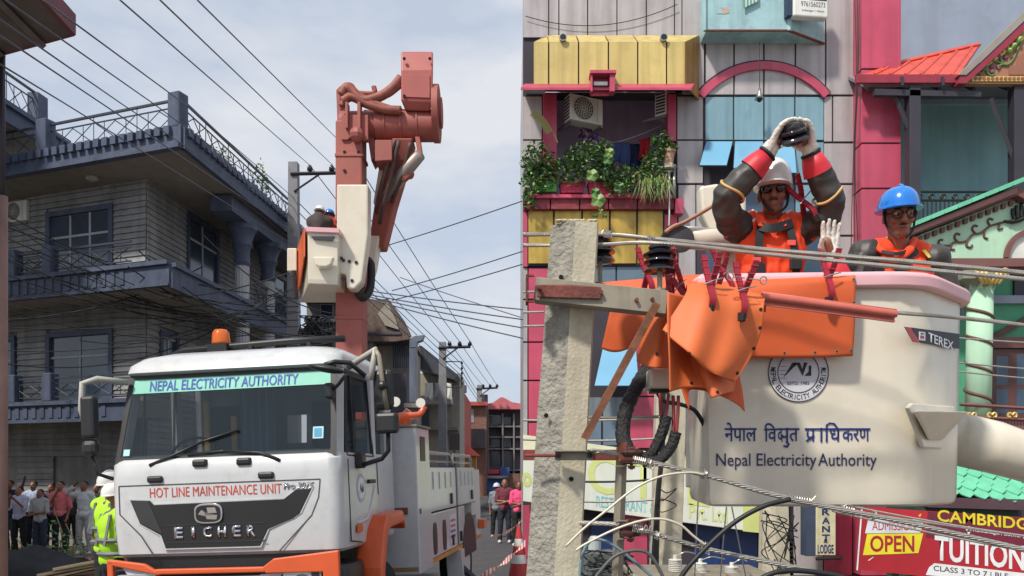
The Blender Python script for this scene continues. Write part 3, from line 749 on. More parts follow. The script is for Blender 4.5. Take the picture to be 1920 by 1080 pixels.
mb = MB(); ppoly(mb, Mc, [(1892, 140), (1945, 140), (1945, 96), (1920, 100), (1908, 108), (1906, 122), (1892, 124)], .002, .012); mb.build('niche', mat('niche_brown', (150, 100, 80)), ch)
# underside: beams, soffit, posts and braces
mb = MB(); ppoly(mb, ymat(14.25), [(1640, 166), (1840, 172), (1840, 181), (1640, 178)], -.1, 0); mb.build('beam', M_dksteel, ch)
mb = MB(M=frame((0, 14.3, 0), (1, 0, 0))); z = hit(Mc, 1700, 158)[1]; mb.prism([(6.3, -.05, z + .02), (6.3, -1.95, z + 1.35), (6.3, -1.95, z + 1.41), (6.3, -.05, z + .08)], (8, 0, 0)); mb.build('soffit', mat('soffit_grey', (130, 128, 132), 1, .7), ch)
for k in range(12):
    mb = MB(); mb.prism([(6.4 + k * .62, 14.36, z - .04), (6.4 + k * .62, 16.25, z + 1.28), (6.4 + k * .62, 16.25, z + 1.34), (6.4 + k * .62, 14.36, z + .02)], (.06, 0, 0)); mb.build('rafter', M_dksteel, ch)
for px, Yp in ((1711, 14.35), (1906, 14.35)):
    q = P(px, 500, Yp); mb = MB(); mb.box(q.x - .1, q.x + .1, Yp - .1, Yp + .1, 5.1, z + .01); mb.build('post', M_dksteel, ch, bevel=.005)
for a, b in (((1680, 182), (1707, 246)), ((1858, 185), (1902, 300))):
    mb = MB(); mb.tube([P(*a, 14.35), P(*b, 14.35)], .05, 4); mb.build('brace', M_dksteel, ch)
mb = MB(); mb.box(6.6, 16, 14.2, 16.29, 4.95, 5.09); mb.build('terrace_floor', M_wallblue, ch)
mb = MB(); mb.box(7.14, 16, 15.0, 16.29, 0, 4.94); mb.build('wall', mat('terrace_wall', (120, 140, 136), 1, .8), ch)
# iron railing
rl = thing('iron_railing', 'black ornamental iron railing on the terrace behind the blue helmet', 'railing', P(1790, 410, 14.3))
mb = MB()
for yy in (360, 376, 424): mb.tube([P(1712, yy, 14.3), P(1900, yy, 14.3)], .022, 4)
mb.build('rail', M_blackp, rl)
for k in range(24):
    mb = MB(); x = 1715 + k * 8; mb.tube([P(x, 376, 14.3), P(x, 424, 14.3)], .014, 4); mb.build('baluster', M_blackp, rl)
for k in range(8):
    mb = MB(); x = 1724 + k * 22
    for dx in (-5, 0, 5): mb.tube(catm([P(x, 376, 14.3), P(x + dx, 369, 14.3), P(x + dx * .4, 364, 14.3)], 4), .016, 4)
    mb.build('scroll', M_blackp, rl)

# ============================================================ green gabled house
M_pgreen = mat('pale_green_paint', (176, 214, 186), 1, .7, var=.06, scale=2, streak=.12, dirt=(150, 180, 156), dirtamt=.3); M_mint = mat('mint_tile', (110, 196, 160), 1, .55, var=.1, scale=5)
M_brn = mat('brown_trim', (116, 78, 76), 1, .6, var=.1); M_dgreen = mat('deep_green_paint', (84, 164, 128), 1, .7, var=.08, streak=.15); M_vine = mat('carved_vine_brown', (96, 66, 58), 1, .6)
gh = thing('green_house', 'mint green house with gabled roof, brown trim and spiral column', 'house', P(1850, 800, 13.5))
Mg = ymat(13.5)
mb = MB(); ppoly(mb, Mg, [(1706, 478), (1745, 484), (1940, 484), (1940, 372), (1912, 366), (1712, 446)], -.25, 0); mb.build('gable_wall', M_pgreen, gh)
mb = MB(); ppoly(mb, Mg, [(1698, 446), (1702, 432), (1908, 350), (1930, 362), (1930, 378), (1908, 366)], -.2, .18); mb.build('rake_board', M_brn, gh, bevel=.01)
mb = MB(); ppoly(mb, Mg, [(1696, 430), (1700, 440), (1708, 440), (1908, 362), (1908, 349.5), (1702, 431.5)], -.2, .24)
mb.build('rake_edge', mat('brown_dark', (92, 60, 60)), gh)
for k in range(9):
    x0 = 1694 + k * 25.5; y0 = 434 - k * 10.4
    mb = MB(); ppoly(mb, Mg, [(x0, y0 - 2), (x0 + 4, y0 - 12), (x0 + 27, y0 - 21), (x0 + 27, y0 - 13)], -.9, .27); mb.build('roof_tile', M_mint, gh)
for k in range(14):
    x = 1722 + k * 14.3; y = 444 - k * 5.65
    mb = MB(); ppoly(mb, Mg, [(x, y + 9), (x + 7, y + 9 - 1), (x + 8, y - 3), (x, y)], .002, .06); mb.build('dentil', M_brn, gh)
mb = MB()
for pts in ([(1755, 472), (1757, 465), (1766, 461), (1780, 460), (1790, 454), (1803, 454), (1814, 450), (1824, 440), (1838, 437), (1848, 430), (1856, 424), (1868, 420), (1884, 416)],
            [(1766, 461), (1760, 457), (1762, 450), (1768, 450)], [(1783, 458), (1783, 467), (1790, 468)], [(1796, 454), (1790, 446), (1793, 438), (1800, 440)], [(1814, 450), (1812, 461), (1820, 464), (1823, 459)], [(1829, 438), (1823, 430), (1826, 423), (1833, 424)], [(1846, 432), (1845, 444), (1852, 448)], [(1857, 424), (1852, 416), (1855, 410), (1862, 412)], [(1874, 420), (1872, 430), (1880, 428)]):
    mb.tube(cpath(Mg, pts, .01), .018, 6)
mb.build('carved_vine', M_vine, gh, smooth=True)
# black hand shaped ornament
mb = MB()
h0 = [(1884, 414), (1896, 418), (1912, 417), (1922, 412)]
mb.tube(cpath(Mg, [(1883, 414), (1895, 416), (1908, 414), (1922, 408)], .03), [.03] * 3 + [.05] * 4 + [.07] * 6 + [.08] * 6, 8, squash=.5)
for pts in ([(1902, 412), (1899, 400), (1899, 391)], [(1908, 410), (1906, 396), (1906, 385)], [(1915, 408), (1915, 394), (1915, 381)], [(1921, 406), (1923, 394), (1924, 384)]):
    mb.tube(cpath(Mg, pts, .03), .028, 7)
mb.build('hand_ornament', M_blackp, gh, smooth=True)
mb = MB(); a0 = hit(Mg, 1935, 484); ao = arc((a0[0], .004, a0[1]), .49, 90, 180, 14); ai = arc((a0[0], .004, a0[1]), .41, 90, 180, 14)
mb.M = Mg
for i in range(14): mb.prism([ao[i], ao[i + 1], ai[i + 1], ai[i]], (0, .06, 0))
mb.M = None; mb.build('arch_trim', M_brn, gh)
mb = MB(M=Mg); mb.prism([(a0[0], .001, a0[1])] + arc((a0[0], .001, a0[1]), .405, 90, 180, 14), (0, .004, 0)); mb.build('arch_infill', mat('white_plaster', (205, 206, 200)), gh)
for (c, e, d) in ((484, 500, .1), (501, 513, .02)):
    mb = MB(); pbox(mb, Mg, 1735, 1945, c, e, -.25, d); mb.build('cornice', M_brn, gh, bevel=.01)
Mg2 = ymat(14.3)
mb = MB(); pbox(mb, Mg2, 1700, 1960, 440, 800, -.2, 0); mb.build('wall', M_dgreen, gh)
mb = MB(M=Mg2); mb.box(7.0, 9.6, -.7, -.22, 0, 6); mb.build('wall', M_dgreen, gh)
mb = MB(); q0 = P(1838, 552, 13.5); q1 = P(1830, 790, 13.5); mb.tube([P(1833, 800, 13.5), P(1838, 540, 13.5)], .2, 20); col_ = mb.build('column', M_pgreen, gh, smooth=True)
mb = MB(); hx = [];
for i in range(120):
    t = i / 119; a = 2 * PI * 4.6 * t + 2.6; c = P(1833, 790, 13.5).lerp(P(1838, 552, 13.5), t); hx.append(c + V((.2 * math.cos(-a), .2 * math.sin(-a), 0)))
mb.tube(hx, .028, 5); mb.build('spiral_band', M_vine, col_, smooth=True)
for k in range(9):
    a = 2 * PI * k / 9; c = P(1838, 548, 13.5); mb = MB(); mb.prism([c + V((.2 * math.cos(a - .3), .2 * math.sin(a - .3), 0)), c + V((.2 * math.cos(a + .3), .2 * math.sin(a + .3), 0)), c + V((.235 * math.cos(a), .235 * math.sin(a), .13))], V((-math.cos(a), -math.sin(a), 0)) * .02); mb.build('collar_point', M_pgreen, col_)
mb = MB(); c = P(1838, 540, 13.5); mb.box(c.x - .42, c.x + .34, 13.25, 13.8, c.z + .1, c.z + .24); mb.lathe([(.2, -.02), (.22, .05), (.3, .1)], c, 14); mb.build('capital', mat('capital_grey', (150, 150, 136)), gh, bevel=.01)
mb = MB()
for s in (-1, 1):
    for k in range(3): mb.tube([c + V((s * .06 * k, -.3, .0)), c + V((s * (.08 + .07 * k), -.32, .14)), c + V((s * (.1 + .07 * k), -.32, .2))], .03, 6)
    mb.tube([c + V((s * .22 + .05 * math.cos(a), -.33, .2 + .05 * math.sin(a))) for a in [j * .7 for j in range(9)]], .018, 5)
mb.build('capital_leaf', M_goldt, gh, smooth=True)
mb = MB(); ppoly(mb, Mg2, [(1850, 640), (1870, 622), (1890, 612), (1930, 590), (1930, 600), (1895, 622), (1872, 632), (1858, 648)], .002, .08); mb.build('hood_moulding', M_vine, gh)
# door with panes
dr = None
mb = MB(); pbox(mb, Mg2, 1852, 1945, 655, 800, .001, .06); dr = mb.build('door', mat('door_brown', (96, 62, 58), 1, .5), gh)
for (a, b, c, e) in ((1868, 1890, 668, 722), (1868, 1890, 730, 775), (1906, 1930, 664, 722), (1906, 1930, 730, 775)):
    mb = MB(); pbox(mb, Mg2, a, b, c, e, .05, .064); mb.build('pane', M_paned, dr)
mb = MB(); pbox(mb, Mg2, 1846, 1950, 632, 652, .001, .12); mb.build('lintel', M_brn, gh)
# balcony railing and floor of the green house
for yy in (764, 786):
    mb = MB(); mb.tube([P(1800, yy - 6, 13.3), P(1960, yy + 4, 13.3)], .03, 4); mb.build('balcony_rail', M_brn, gh)
for k in range(3):
    mb = MB(); x = 1822 + k * 38
    for s in (-1, 1): mb.tube(catm([P(x, 778, 13.28), P(x + s * 4, 774, 13.28), P(x + s * 8, 777, 13.28), P(x + s * 7, 782, 13.28), P(x + s * 3, 781, 13.28)], 4), .018, 5)
    mb.build('gold_scroll', M_goldt, gh)
mb = MB()
for k in range(26): mb.tube([P(1800 + k * 6, 786, 13.3), P(1800 + k * 6, 815, 13.3)], .008, 4)
mb.build('rail_mesh', M_blackp, gh, kind='stuff')
mb = MB(M=Mg); mb.box(6.7, 10, -1.2, .3, 2.55, 2.72); mb.build('balcony_floor', M_brn, gh)
# lower tiled roof: scalloped tiles one by one
e0 = P(1780, 925, 12.7)
slope = V((0, .62, .5)).normalized(); tl = None
for r in range(5):
    for k in range(9):
        w_ = .24; o = e0 + V((k * w_ + (w_ / 2 if r % 2 else 0) - .3, 0, -.025 * k)) + slope * (r * .17) + V((0, -.012 * 0, .006 * r))
        up = V((0, -slope.z, slope.y))
        pts = [o + V((dx * w_, 0, 0)) + slope * dy + up * uu for dx, dy, uu in ((0, .3, 0), (0, .08, .018), (.14, .02, .022), (.5, -.05, .026), (.86, .02, .022), (.97, .08, .018), (.97, .3, 0))]
        mb = MB(); mb.prism(pts, up * -.02); mb.build('roof_tile', M_mint, gh)
mb = MB(); mb.prism([e0 + V((-.35, -.03, -.06)), e0 + V((2.2, -.03, -.12)), e0 + V((2.2, -.03, -.3)), e0 + V((-.35, -.03, -.22))], (0, .3, 0)); mb.build('eave_board', mat('eave_purple', (84, 62, 70)), gh)
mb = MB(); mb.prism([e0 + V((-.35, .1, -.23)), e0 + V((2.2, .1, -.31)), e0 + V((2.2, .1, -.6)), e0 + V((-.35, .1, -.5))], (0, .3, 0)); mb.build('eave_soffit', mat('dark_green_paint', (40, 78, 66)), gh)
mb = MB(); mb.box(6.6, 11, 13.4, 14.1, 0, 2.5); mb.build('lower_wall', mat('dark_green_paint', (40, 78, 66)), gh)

# banner
bn = thing('tuition_banner', 'red tuition advertising banner with yellow and white lettering', 'banner', P(1760, 1070, 12.5))
Mb = ymat(12.5)
M_bred = mat('banner_red', (176, 36, 50), 1, .5, var=.22, scale=.7); M_bw = mat('print_white', (226, 230, 234), 1, .6); M_by = mat('print_yellow', (216, 206, 44), 1, .6); M_bmar = mat('print_maroon', (112, 34, 56), 1, .6); M_bk = mat('print_black', (34, 32, 44), 1, .6)
def bp(pts, m, name, d0=.001, d1=.003):
    mb = MB(); ppoly(mb, Mb, pts, d0, d1); mb.build(name, m, bn)
bp([(1607, 1068), (1950, 1102), (1950, 972), (1616, 950)], M_bred, 'cloth', -.03, 0)
bp([(1736, 1008), (1950, 1028), (1950, 973), (1740, 959)], M_bmar, 'print_block')
bp([(1606, 1069), (1608.5, 1069), (1617.5, 951), (1615, 951)], M_bw, 'edge', .001, .008)
bp([(1622, 1000), (1726, 999), (1732, 974), (1628, 973)], mat('print_grey', (206, 208, 216)), 'admission_panel', .003, .005)
bp([(1618, 1041), (1722, 1037), (1731, 1000), (1626, 1001)], M_by, 'open_panel', .003, .006)
bp([(1736, 1078), (1742, 1064), (1752, 1056), (1950, 1078), (1950, 1100)], M_bw, 'class_strip', .003, .006)
bp([(1627, 1051), (1636, 1045), (1639, 1044), (1630, 1051)], M_bw, 'spark'); bp([(1722, 966), (1728, 963), (1725, 970)], M_by, 'spark')
def bt(body, xa, xb, yb, yt, m, bold, skew, d=.008):
    x0, z0 = hit(Mb, xa, yb); x1, z1 = hit(Mb, xb, yt); text('lettering', body, Mb, x0, x1, z0, z0 + (yb - yt) / F * 12.5, m, bn, d=d, bold=bold, skew=skew)
bt('ADMISSION', 1635, 1717, 994, 978, M_bred, 0, -.005); bt('OPEN', 1631, 1714, 1035, 1004, M_bred, .02, .0)
bt('CAMBRIDGE', 1757, 1946, 977, 955, M_by, .018, -.10); bt('Kalikanagar, Butwal (', 1824, 1920, 998, 990, M_bw, .004, -.13); bt('TUITION', 1752, 1920, 1050, 1003, M_bw, .025, -.12)
bt('CLASS 3 TO 7 | BLE', 1750, 1890, 1073, 1060, M_bk, .008, -.11)
mb = MB(M=Mb); u, z = hit(Mb, 1816, 992); mb.lathe([(.045, 0), (.045, .003)], (u, .004, z), 12, 'Y'); mb.prism([(u - .035, .004, z - .02), (u + .035, .004, z - .02), (u, .004, z - .09)], (0, .003, 0)); mb.build('pin_mark', M_bw, bn)
mb = MB(M=Mb); mb.lathe([(.018, 0), (.018, .003)], (u, .008, z), 10, 'Y'); mb.build('pin_mark', M_bmar, bn)
mb = MB(); mb.box(6.0, 6.08, 12.56, 12.64, 0, 1.5); mb.box(8.0, 8.08, 12.56, 12.64, 0, 1.35); mb.build('frame_post', M_dksteel, bn)
# ============================================================ right foreground : poles, bucket, cables
def lean_pole(name, label, cols, top, bot, Y, depth, split, mats, group=None):
    """square concrete pole with rough cast face and smooth face; px edges at top and bottom"""
    base_z = 0.0
    def at(py):
        t = (py - top[2]) / (bot[2] - top[2]); return [top[k] + (bot[k] - top[k]) * t for k in (0, 1)]
    t = thing(name, label, 'utility pole', (P((bot[0] + bot[1]) / 2, 1080, Y).x, Y + depth / 2, 0), group=group)
    def ring(py, Y0):
        l, r = at(py); m = l + (r - l) * split; z = P(0, py, Y0).z
        xl, xm, xr = P(l, py, Y0 + depth * .35).x, P(m, py, Y0).x, P(r, py, Y0 + depth * .12).x
        return xl, xm, xr, z
    pyb = HY + (H - base_z) / Y * F
    rows = [top[2] + (pyb - top[2]) * (i / 40) for i in range(41)]
    mb = MB(); rr = random.Random(3); rings = []
    for py in rows:
        xl, xm, xr, z = ring(py, Y); j = lambda a: rr.uniform(-a, a)
        ch_ = .012
        rings.append([(xl + j(.0012), Y + depth * .35, z), (xl + (xm - xl) * .33 + j(.002), Y + depth * .22 + j(.004), z), (xl + (xm - xl) * .7 + j(.002), Y + depth * .1 + j(.004), z), (xm - ch_ + j(.002), Y + .012 + j(.002), z),
                      (xm + ch_, Y, z), (xm + (xr - xm) * .5, Y + depth * .05, z), (xr - ch_ * .7, Y + depth * .1, z), (xr, Y + depth * .16, z), (xr - .01, Y + depth, z), (xl + .01, Y + depth, z)])
    n = 10
    bs = [mb.add(r) for r in rings]
    for a, b in zip(bs, bs[1:]):
        for i in range(n):
            k = (i + 1) % n; mb.cur = 0 if i <= 3 else 1; mb.face((a + i, a + k, b + k, b + i))
    mb.cur = 1; mb.face([bs[0] + i for i in range(n)]); mb.build('shaft', mats, t)
    return t
pole = lean_pole('concrete_pole', 'big leaning concrete pole with rough grey face at the front, beside the bucket', None, (1033, 1123, 414), (987, 1089, 1080), 3.7, .22, .46, [M_concrough, M_concrete], 'concrete utility poles')
mb = MB(); rr = random.Random(8)
for k in range(26):
    x = 1040 + rr.uniform(0, 76); mb.ball(P(x, 414 + rr.uniform(-.3, 1.5), 3.74), (.012 * rr.uniform(.5, 1.3), .02, .006), 6, 4)
mb.build('broken_top', mat('concrete_pale', (214, 208, 194), 1, .9, bump=.6), pole)
M_hole = mat('bolt_hole', (24, 22, 20), 1, 1)
mb = MB()
for (x, y) in ((1024, 779), (1071, 898), (1052, 520)): p = P(x, y, 3.712 if x < 1060 else 3.705); mb.tube([p, p + V((0, -.008, 0))], .011, 10)
mb.build('bolt_hole', M_hole, pole)
lean_pole('concrete_pole', 'slimmer concrete pole behind the orange blankets, wound with black cables', None, (1232, 1290, 690), (1222, 1277, 1080), 9.0, .3, .38, [M_concrete, M_concrete], 'concrete utility poles')
lean_pole('concrete_pole', 'concrete pole under the white bucket next to the lodge sign', None, (1432, 1478, 900), (1428, 1482, 1080), 11.0, .3, .45, [M_concrete, M_concrete], 'concrete utility poles')

# --- cross arm and steelwork on the front pole
M_galv = mat('weathered_galvanised', (150, 142, 126), 1, .55, metal=.25, var=.15, scale=6, streak=.2, sscale=20, dirt=(120, 100, 80), dirtamt=.4)
M_rusty = mat('rusted_strap', (118, 66, 58), 1, .85, var=.35, scale=12, bump=.4, dirt=(50, 36, 34), dirtamt=.6)
M_rustarm = mat('rusted_channel', (120, 58, 54), 1, .8, var=.25, scale=10, bump=.2)
ca = thing('cross_arm', 'galvanised steel cross arm bolted across the leaning front pole', 'cross arm', P(1120, 560, 3.6))
a = P(1003, 541, 3.63); b = P(1251, 567, 3.56)
u = (b - a); hh = .052
mb = MB(); M_ = frame(a, u)
mb.M = Matrix.Translation(a) @ u.to_track_quat('X', 'Z').to_matrix().to_4x4()
L_ = u.length
mb.box(0, L_, -.004, .004, -hh, hh); mb.box(0, L_, .005, .09, hh - .008, hh); mb.box(0, L_, .005, .09, -hh, -hh + .008); mb.build('channel', M_galv, ca, bevel=.002)
mb = MB(); q = P(1000, 542, 3.60); mb.box(q.x - .03, q.x + .004, 3.585, 3.60, q.z - .062, q.z - .054); mb.box(q.x - .03, q.x + .004, 3.585, 3.60, q.z + .054, q.z + .062); mb.box(q.x - .034, q.x - .026, 3.58, 3.66, q.z - .062, q.z + .062); mb.build('end_strap', M_rusty, ca)
mb = MB(); p0 = P(1007, 545, 3.6); p1 = P(1127, 549, 3.575)
mb.prism([p0 + V((0, 0, .027)), P(1068, 545, 3.59) + V((0, 0, .028)), p1 + V((0, 0, .027)), p1 - V((0, 0, .027)), P(1068, 547, 3.59) - V((0, 0, .028)), p0 - V((0, 0, .027))], (0, .012, 0)); mb.build('clamp_strap', M_rusty, ca, bevel=.003)
for (x, y) in ((1011, 540), (1127, 549), (1193, 563), (1222, 562)):
    mb = MB(); p = P(x, y, 3.585 if x < 1150 else 3.57); mb.tube([p + V((0, .01, 0)), p + V((0, -.018, 0))], .009, 6); mb.build('bolt', M_rusty, ca)
# diagonal angle brace
mb = MB(); a = P(1226, 566, 3.52); b = P(1090, 820, 3.55); d = (b - a).normalized(); side = V((1, 0, 0)) - d * d.x; side.normalize(); nn = d.cross(side)
for s0, e0_ in ((side * .032, nn * .006), (nn * -.036, side * .006)):
    mb.prism([a, a + s0, a + s0 + e0_, a + e0_], b - a)
mb.build('brace', mat('rust_orange_brown', (128, 84, 62), 1, .6, metal=.3, var=.3, scale=14, bump=.2, dirt=(70, 50, 46), dirtamt=.5), ca)
# insulators
M_porc = mat('porcelain_black', (38, 36, 42), 1, .12, var=.1, spec=.6); M_porcb = mat('porcelain_brown', (74, 48, 46), 1, .15, spec=.6)
def pin_insulator(x, y0, y1, Y, label, pin):
    c = P(x, y1, Y); h = (y1 - y0) / F * Y
    t = thing('pin_insulator', label, 'insulator', c, group='black pin insulators on the cross arm'); k = h
    mb = MB(); mb.lathe([(.3 * k, 0), (.62 * k, .02 * k), (.6 * k, .06 * k), (.42 * k, .28 * k), (.36 * k, .34 * k), (.62 * k, .36 * k), (.62 * k, .4 * k), (.40 * k, .6 * k), (.64 * k, .62 * k), (.66 * k, .68 * k), (.5 * k, .76 * k), (.4 * k, .82 * k), (.36 * k, .86 * k), (.44 * k, .9 * k), (.44 * k, .98 * k), (.3 * k, 1.0 * k)], c, 24); mb.build('shed', M_porc, t, angle=50)
    mb = MB(); q = P(x, pin, Y); mb.tube([c, q], .012, 10); mb.lathe([(.028, 0), (.028, .012)], q, 8); mb.build('pin', M_galv, t)
    return c + V((0, 0, h))
pin_insulator(1237, 462, 510, 3.6, 'black ribbed pin insulator standing at the right end of the cross arm', 547)
pin_insulator(1125, 445, 491, 3.98, 'black ribbed pin insulator half hidden behind the top of the front pole', 540)
# lower rusty arm with clamp and upright
la = thing('lower_bracket', 'rusty lower bracket clamped round the front pole with a steel upright', 'bracket', P(1080, 860, 3.6))
mb = MB(); pbox(mb, ymat(3.78), 981, 1172, 843, 863, -.03, 0); mb.build('channel', M_rustarm, la, bevel=.003)
mb = MB(); pbox(mb, ymat(3.63), 1041, 1112, 847, 863, -.03, 0); pbox(mb, ymat(3.60), 1040, 1128, 844.5, 847, -.05, 0); mb.build('clamp_plate', M_galv, la, bevel=.002)
mb = MB(); mb.tube([P(985, 854, 3.66), P(1042, 854, 3.62)], .008, 8); mb.build('clamp_rod', M_rustarm, la)
for x in (1047, 1106):
    mb = MB(); p = P(x, 854, 3.62); mb.tube([p + V((0, .01, 0)), p + V((0, -.02, 0))], .012, 8); mb.build('bolt', M_hole, la)
mb = MB(); a = P(1166, 842, 3.7); b = P(1152, 1085, 3.7); b = a + (b - a) * 2.2
b.z = 0.0; mb.tube([a, b], .026, 4); mb.build('upright', M_galv, la)
mb = MB(); p = P(1166, 850, 3.66); mb.box(p.x - .018, p.x + .022, 3.64, 3.68, p.z - .04, p.z + .05); mb.build('upright_head', M_rust, la, bevel=.004)
for k, (x, y) in enumerate(((1184, 856), (1182, 992))):
    t = thing('shackle_insulator', 'brown porcelain shackle insulator on the steel upright, %s' % ('upper one under the black taped cable' if k == 0 else 'lower one at the bottom cable'), 'insulator', P(x, y + 20, 3.68), group='brown shackle insulators on the upright')
    c = P(x, y, 3.66)
    mb = MB(); mb.lathe([(.02, .034), (.05, .030), (.058, .018), (.045, .004), (.04, -.004), (.055, -.016), (.05, -.03), (.02, -.036)], c, 18); mb.build('body', M_porcb, t, angle=40)
    mb = MB(); mb.tube([c + V((0, 0, .045)), c - V((0, 0, .06))], .007, 8); mb.lathe([(.02, .036), (.02, .045)], c, 6); mb.lathe([(.016, -.056), (.016, -.044)], c, 6); mb.build('bolt', M_rusty, t)
    mb = MB(); mb.box(c.x - .07, c.x + .03, c.y - .012, c.y + .012, c.z + .036, c.z + .041); mb.box(c.x - .07, c.x + .02, c.y - .012, c.y + .012, c.z - .046, c.z - .041); mb.build('strap', M_galv, t)

# --- conductors
def conductor(label, pts, r, name='conductor', n=7, pitch=.1, smooth_n=8):
    mb = MB(); strand_cable(mb, catm(pts, smooth_n), r, pitch, n); return mb.build(name, M_wire, label=label, cat='conductor', smooth=True, group='bare stranded conductors')
conductor('upper of the two stranded conductors crossing in front of the orange worker', [P(981, 440, 3.86), P(1125, 439, 3.9), P(1240, 449, 3.75), P(1450, 469, 3.72), P(1700, 490, 3.6), P(1925, 512, 3.5), P(2000, 518, 3.45)], .0105)
conductor('second stranded conductor just below the upper one across the worker', [P(981, 460, 3.84), P(1120, 459, 3.78), P(1237, 456, 3.62), P(1450, 478, 3.6), P(1700, 502, 3.5), P(1925, 524, 3.42), P(2000, 532, 3.4)], .0095)
conductor('stranded conductor coming out of the red line cover towards the right', [P(1668, 585, 3.62), P(1800, 596, 3.6), P(1925, 610, 3.58), P(2000, 618, 3.58)], .0095)
conductor('thick stranded conductor running down to the right from the upper brown insulator', [P(1106, 845, 3.68), P(1165, 852, 3.66), P(1200, 862, 3.62), P(1330, 893, 3.6), P(1480, 935, 3.55), P(1700, 980, 3.5), P(1925, 1032, 3.4), P(2000, 1052, 3.4)], .0118, n=6, pitch=.16)
conductor('thick stranded conductor from the lower brown insulator to the bottom edge', [P(1050, 979, 3.76), P(1165, 984, 3.66), P(1210, 996, 3.62), P(1330, 1030, 3.6), P(1480, 1062, 3.55), P(1640, 1098, 3.5), P(1800, 1135, 3.5)], .0112, n=6, pitch=.16)
mb = MB(); rr = random.Random(2)
def wrap(a, b, r, turns):
    a, b = V(a), V(b); d = (b - a); T = d.normalized(); A_ = T.cross(V((0, 0, 1))).normalized(); B_ = A_.cross(T)
    mb.tube([a + d * (i / (turns * 8)) + (A_ * math.cos(i * PI / 4) + B_ * math.sin(i * PI / 4)) * r * rr.uniform(.9, 1.15) for i in range(turns * 8 + 1)], .0028, 4)
for (x0, y0, x1, y1, r, n) in ((1186, 861, 1212, 866, .016, 7), (1214, 868, 1222, 870, .019, 2), (1317, 888, 1324, 892, .018, 3), (1478, 934, 1520, 941, .016, 9), (1575, 953, 1602, 960, .017, 6), (1636, 966, 1640, 968, .02, 2), (1186, 990, 1206, 994, .016, 6), (1228, 1003, 1236, 1005, .017, 3), (1312, 1022, 1326, 1027, .02, 4), (1216, 449, 1226, 451, .015, 3), (1254, 457, 1264, 459, .015, 3), (1132, 438, 1146, 440, .016, 4), (1228, 468, 1250, 470, .03, 2)):
    wrap(P(x0, y0, 3.6 if y0 > 500 else 3.66), P(x1, y1, 3.6 if y0 > 500 else 3.64), r, n)
for pts in ([(1228, 872), (1222, 880), (1217, 868)], [(1520, 940), (1530, 930), (1526, 938)], [(1580, 950), (1590, 946), (1600, 952), (1592, 962)], [(1320, 890), (1322, 880)], [(1206, 994), (1212, 985), (1216, 996), (1220, 986), (1222, 998)], [(1325, 1026), (1330, 1040), (1322, 1036)]): mb.tube(catm([P(*q, 3.57) for q in pts], 5), .0025, 4)
mb.build('binding_wire', M_wire, label='loose coils of binding wire twisted round the stranded conductors', cat='wire', kind='stuff')
def cable(label, pts, r, m, Y=None, name='cable', group=None, n=8):
    mb = MB(); mb.tube(catm([P(*q) if len(q) == 3 else P(q[0], q[1], Y) for q in pts], n), r, 8); return mb.build(name, m, smooth=True, label=label, cat='cable', group=group)
M_tail = mat('aluminium_tail', (206, 198, 180), 1, .5, metal=.3, var=.1)
cable('bent aluminium tail wire arching up to the upper thick conductor', [(1060, 1025), (1096, 990), (1140, 955), (1190, 916), (1240, 893), (1290, 886), (1320, 890)], .0056, M_tail, 3.58)
cable('bent aluminium tail wire arching to the lower thick conductor', [(1080, 1032), (1098, 1020), (1150, 994), (1200, 977), (1240, 973), (1275, 984), (1300, 1005), (1322, 1022)], .0056, M_tail, 3.57)
cable('thick black service cable rising diagonally under the bucket', [(1268, 1095), (1300, 1052), (1370, 985), (1430, 950), (1482, 936)], .011, M_blackcable, 3.5)
cable('black cable curving over the bottom edge right of the small bushings', [(1420, 1088), (1455, 1073), (1500, 1070), (1560, 1078), (1600, 1090)], .012, M_blackcable, 3.5)
cable('grey-blue cable arching at the foot of the front pole', [(1086, 1090), (1092, 1040), (1112, 1012), (1150, 1022), (1200, 1062), (1240, 1095)], .007, mat('cable_greyblue', (112, 136, 146), 1, .5), 3.6)
cable('dark grey cable looping low between the pole and the bushings', [(1110, 1090), (1150, 1045), (1190, 1032), (1218, 1040), (1240, 1075), (1246, 1095)], .008, mat('cable_grey', (92, 92, 92), 1, .5), 3.55)
# thin service wires on the right and behind
for k, (a, b, Y) in enumerate((((1700, 624), (1960, 644), 6.5), ((1700, 668), (1960, 694), 6.5), ((1700, 684), (1960, 712), 6.4), ((1120, 548), (1250, 538), 4.5))):
    mb = MB(); mb.tube(sag(P(*a, Y), P(*b, Y), .01), .0065, 5); mb.build('service_wire', M_wire, label=('thin bright wire crossing the mint column, top one', 'thin bright wire crossing the mint column, middle one', 'thin bright wire crossing the mint column, lowest one', 'thin wire running behind the cross arm')[k], cat='wire', group='thin service wires')
for k, (a, b, Y) in enumerate((((981, 788), (1240, 782), 8.6), ((981, 824), (1235, 822), 8.6), ((1040, 901), (1228, 899), 8.6), ((1040, 938), (1226, 937), 8.6), ((1440, 932), (1960, 1010), 9.0), ((1560, 958), (1960, 1040), 9.2), ((1600, 950), (1960, 1010), 9.0))):
    mb = MB(); mb.tube(sag(P(*a, Y), P(*b, Y), .02), .012, 5); mb.build('service_wire', M_wire if k != 2 else M_blackcable, label='thin service wire strung from the slim pole, %s' % ('above the sign top', 'along the sign top', 'across the sign letters', 'across the restaurant line', 'high over the tuition banner', 'low over the tuition banner', 'between the other two over the banner')[k], cat='wire', group='thin service wires')
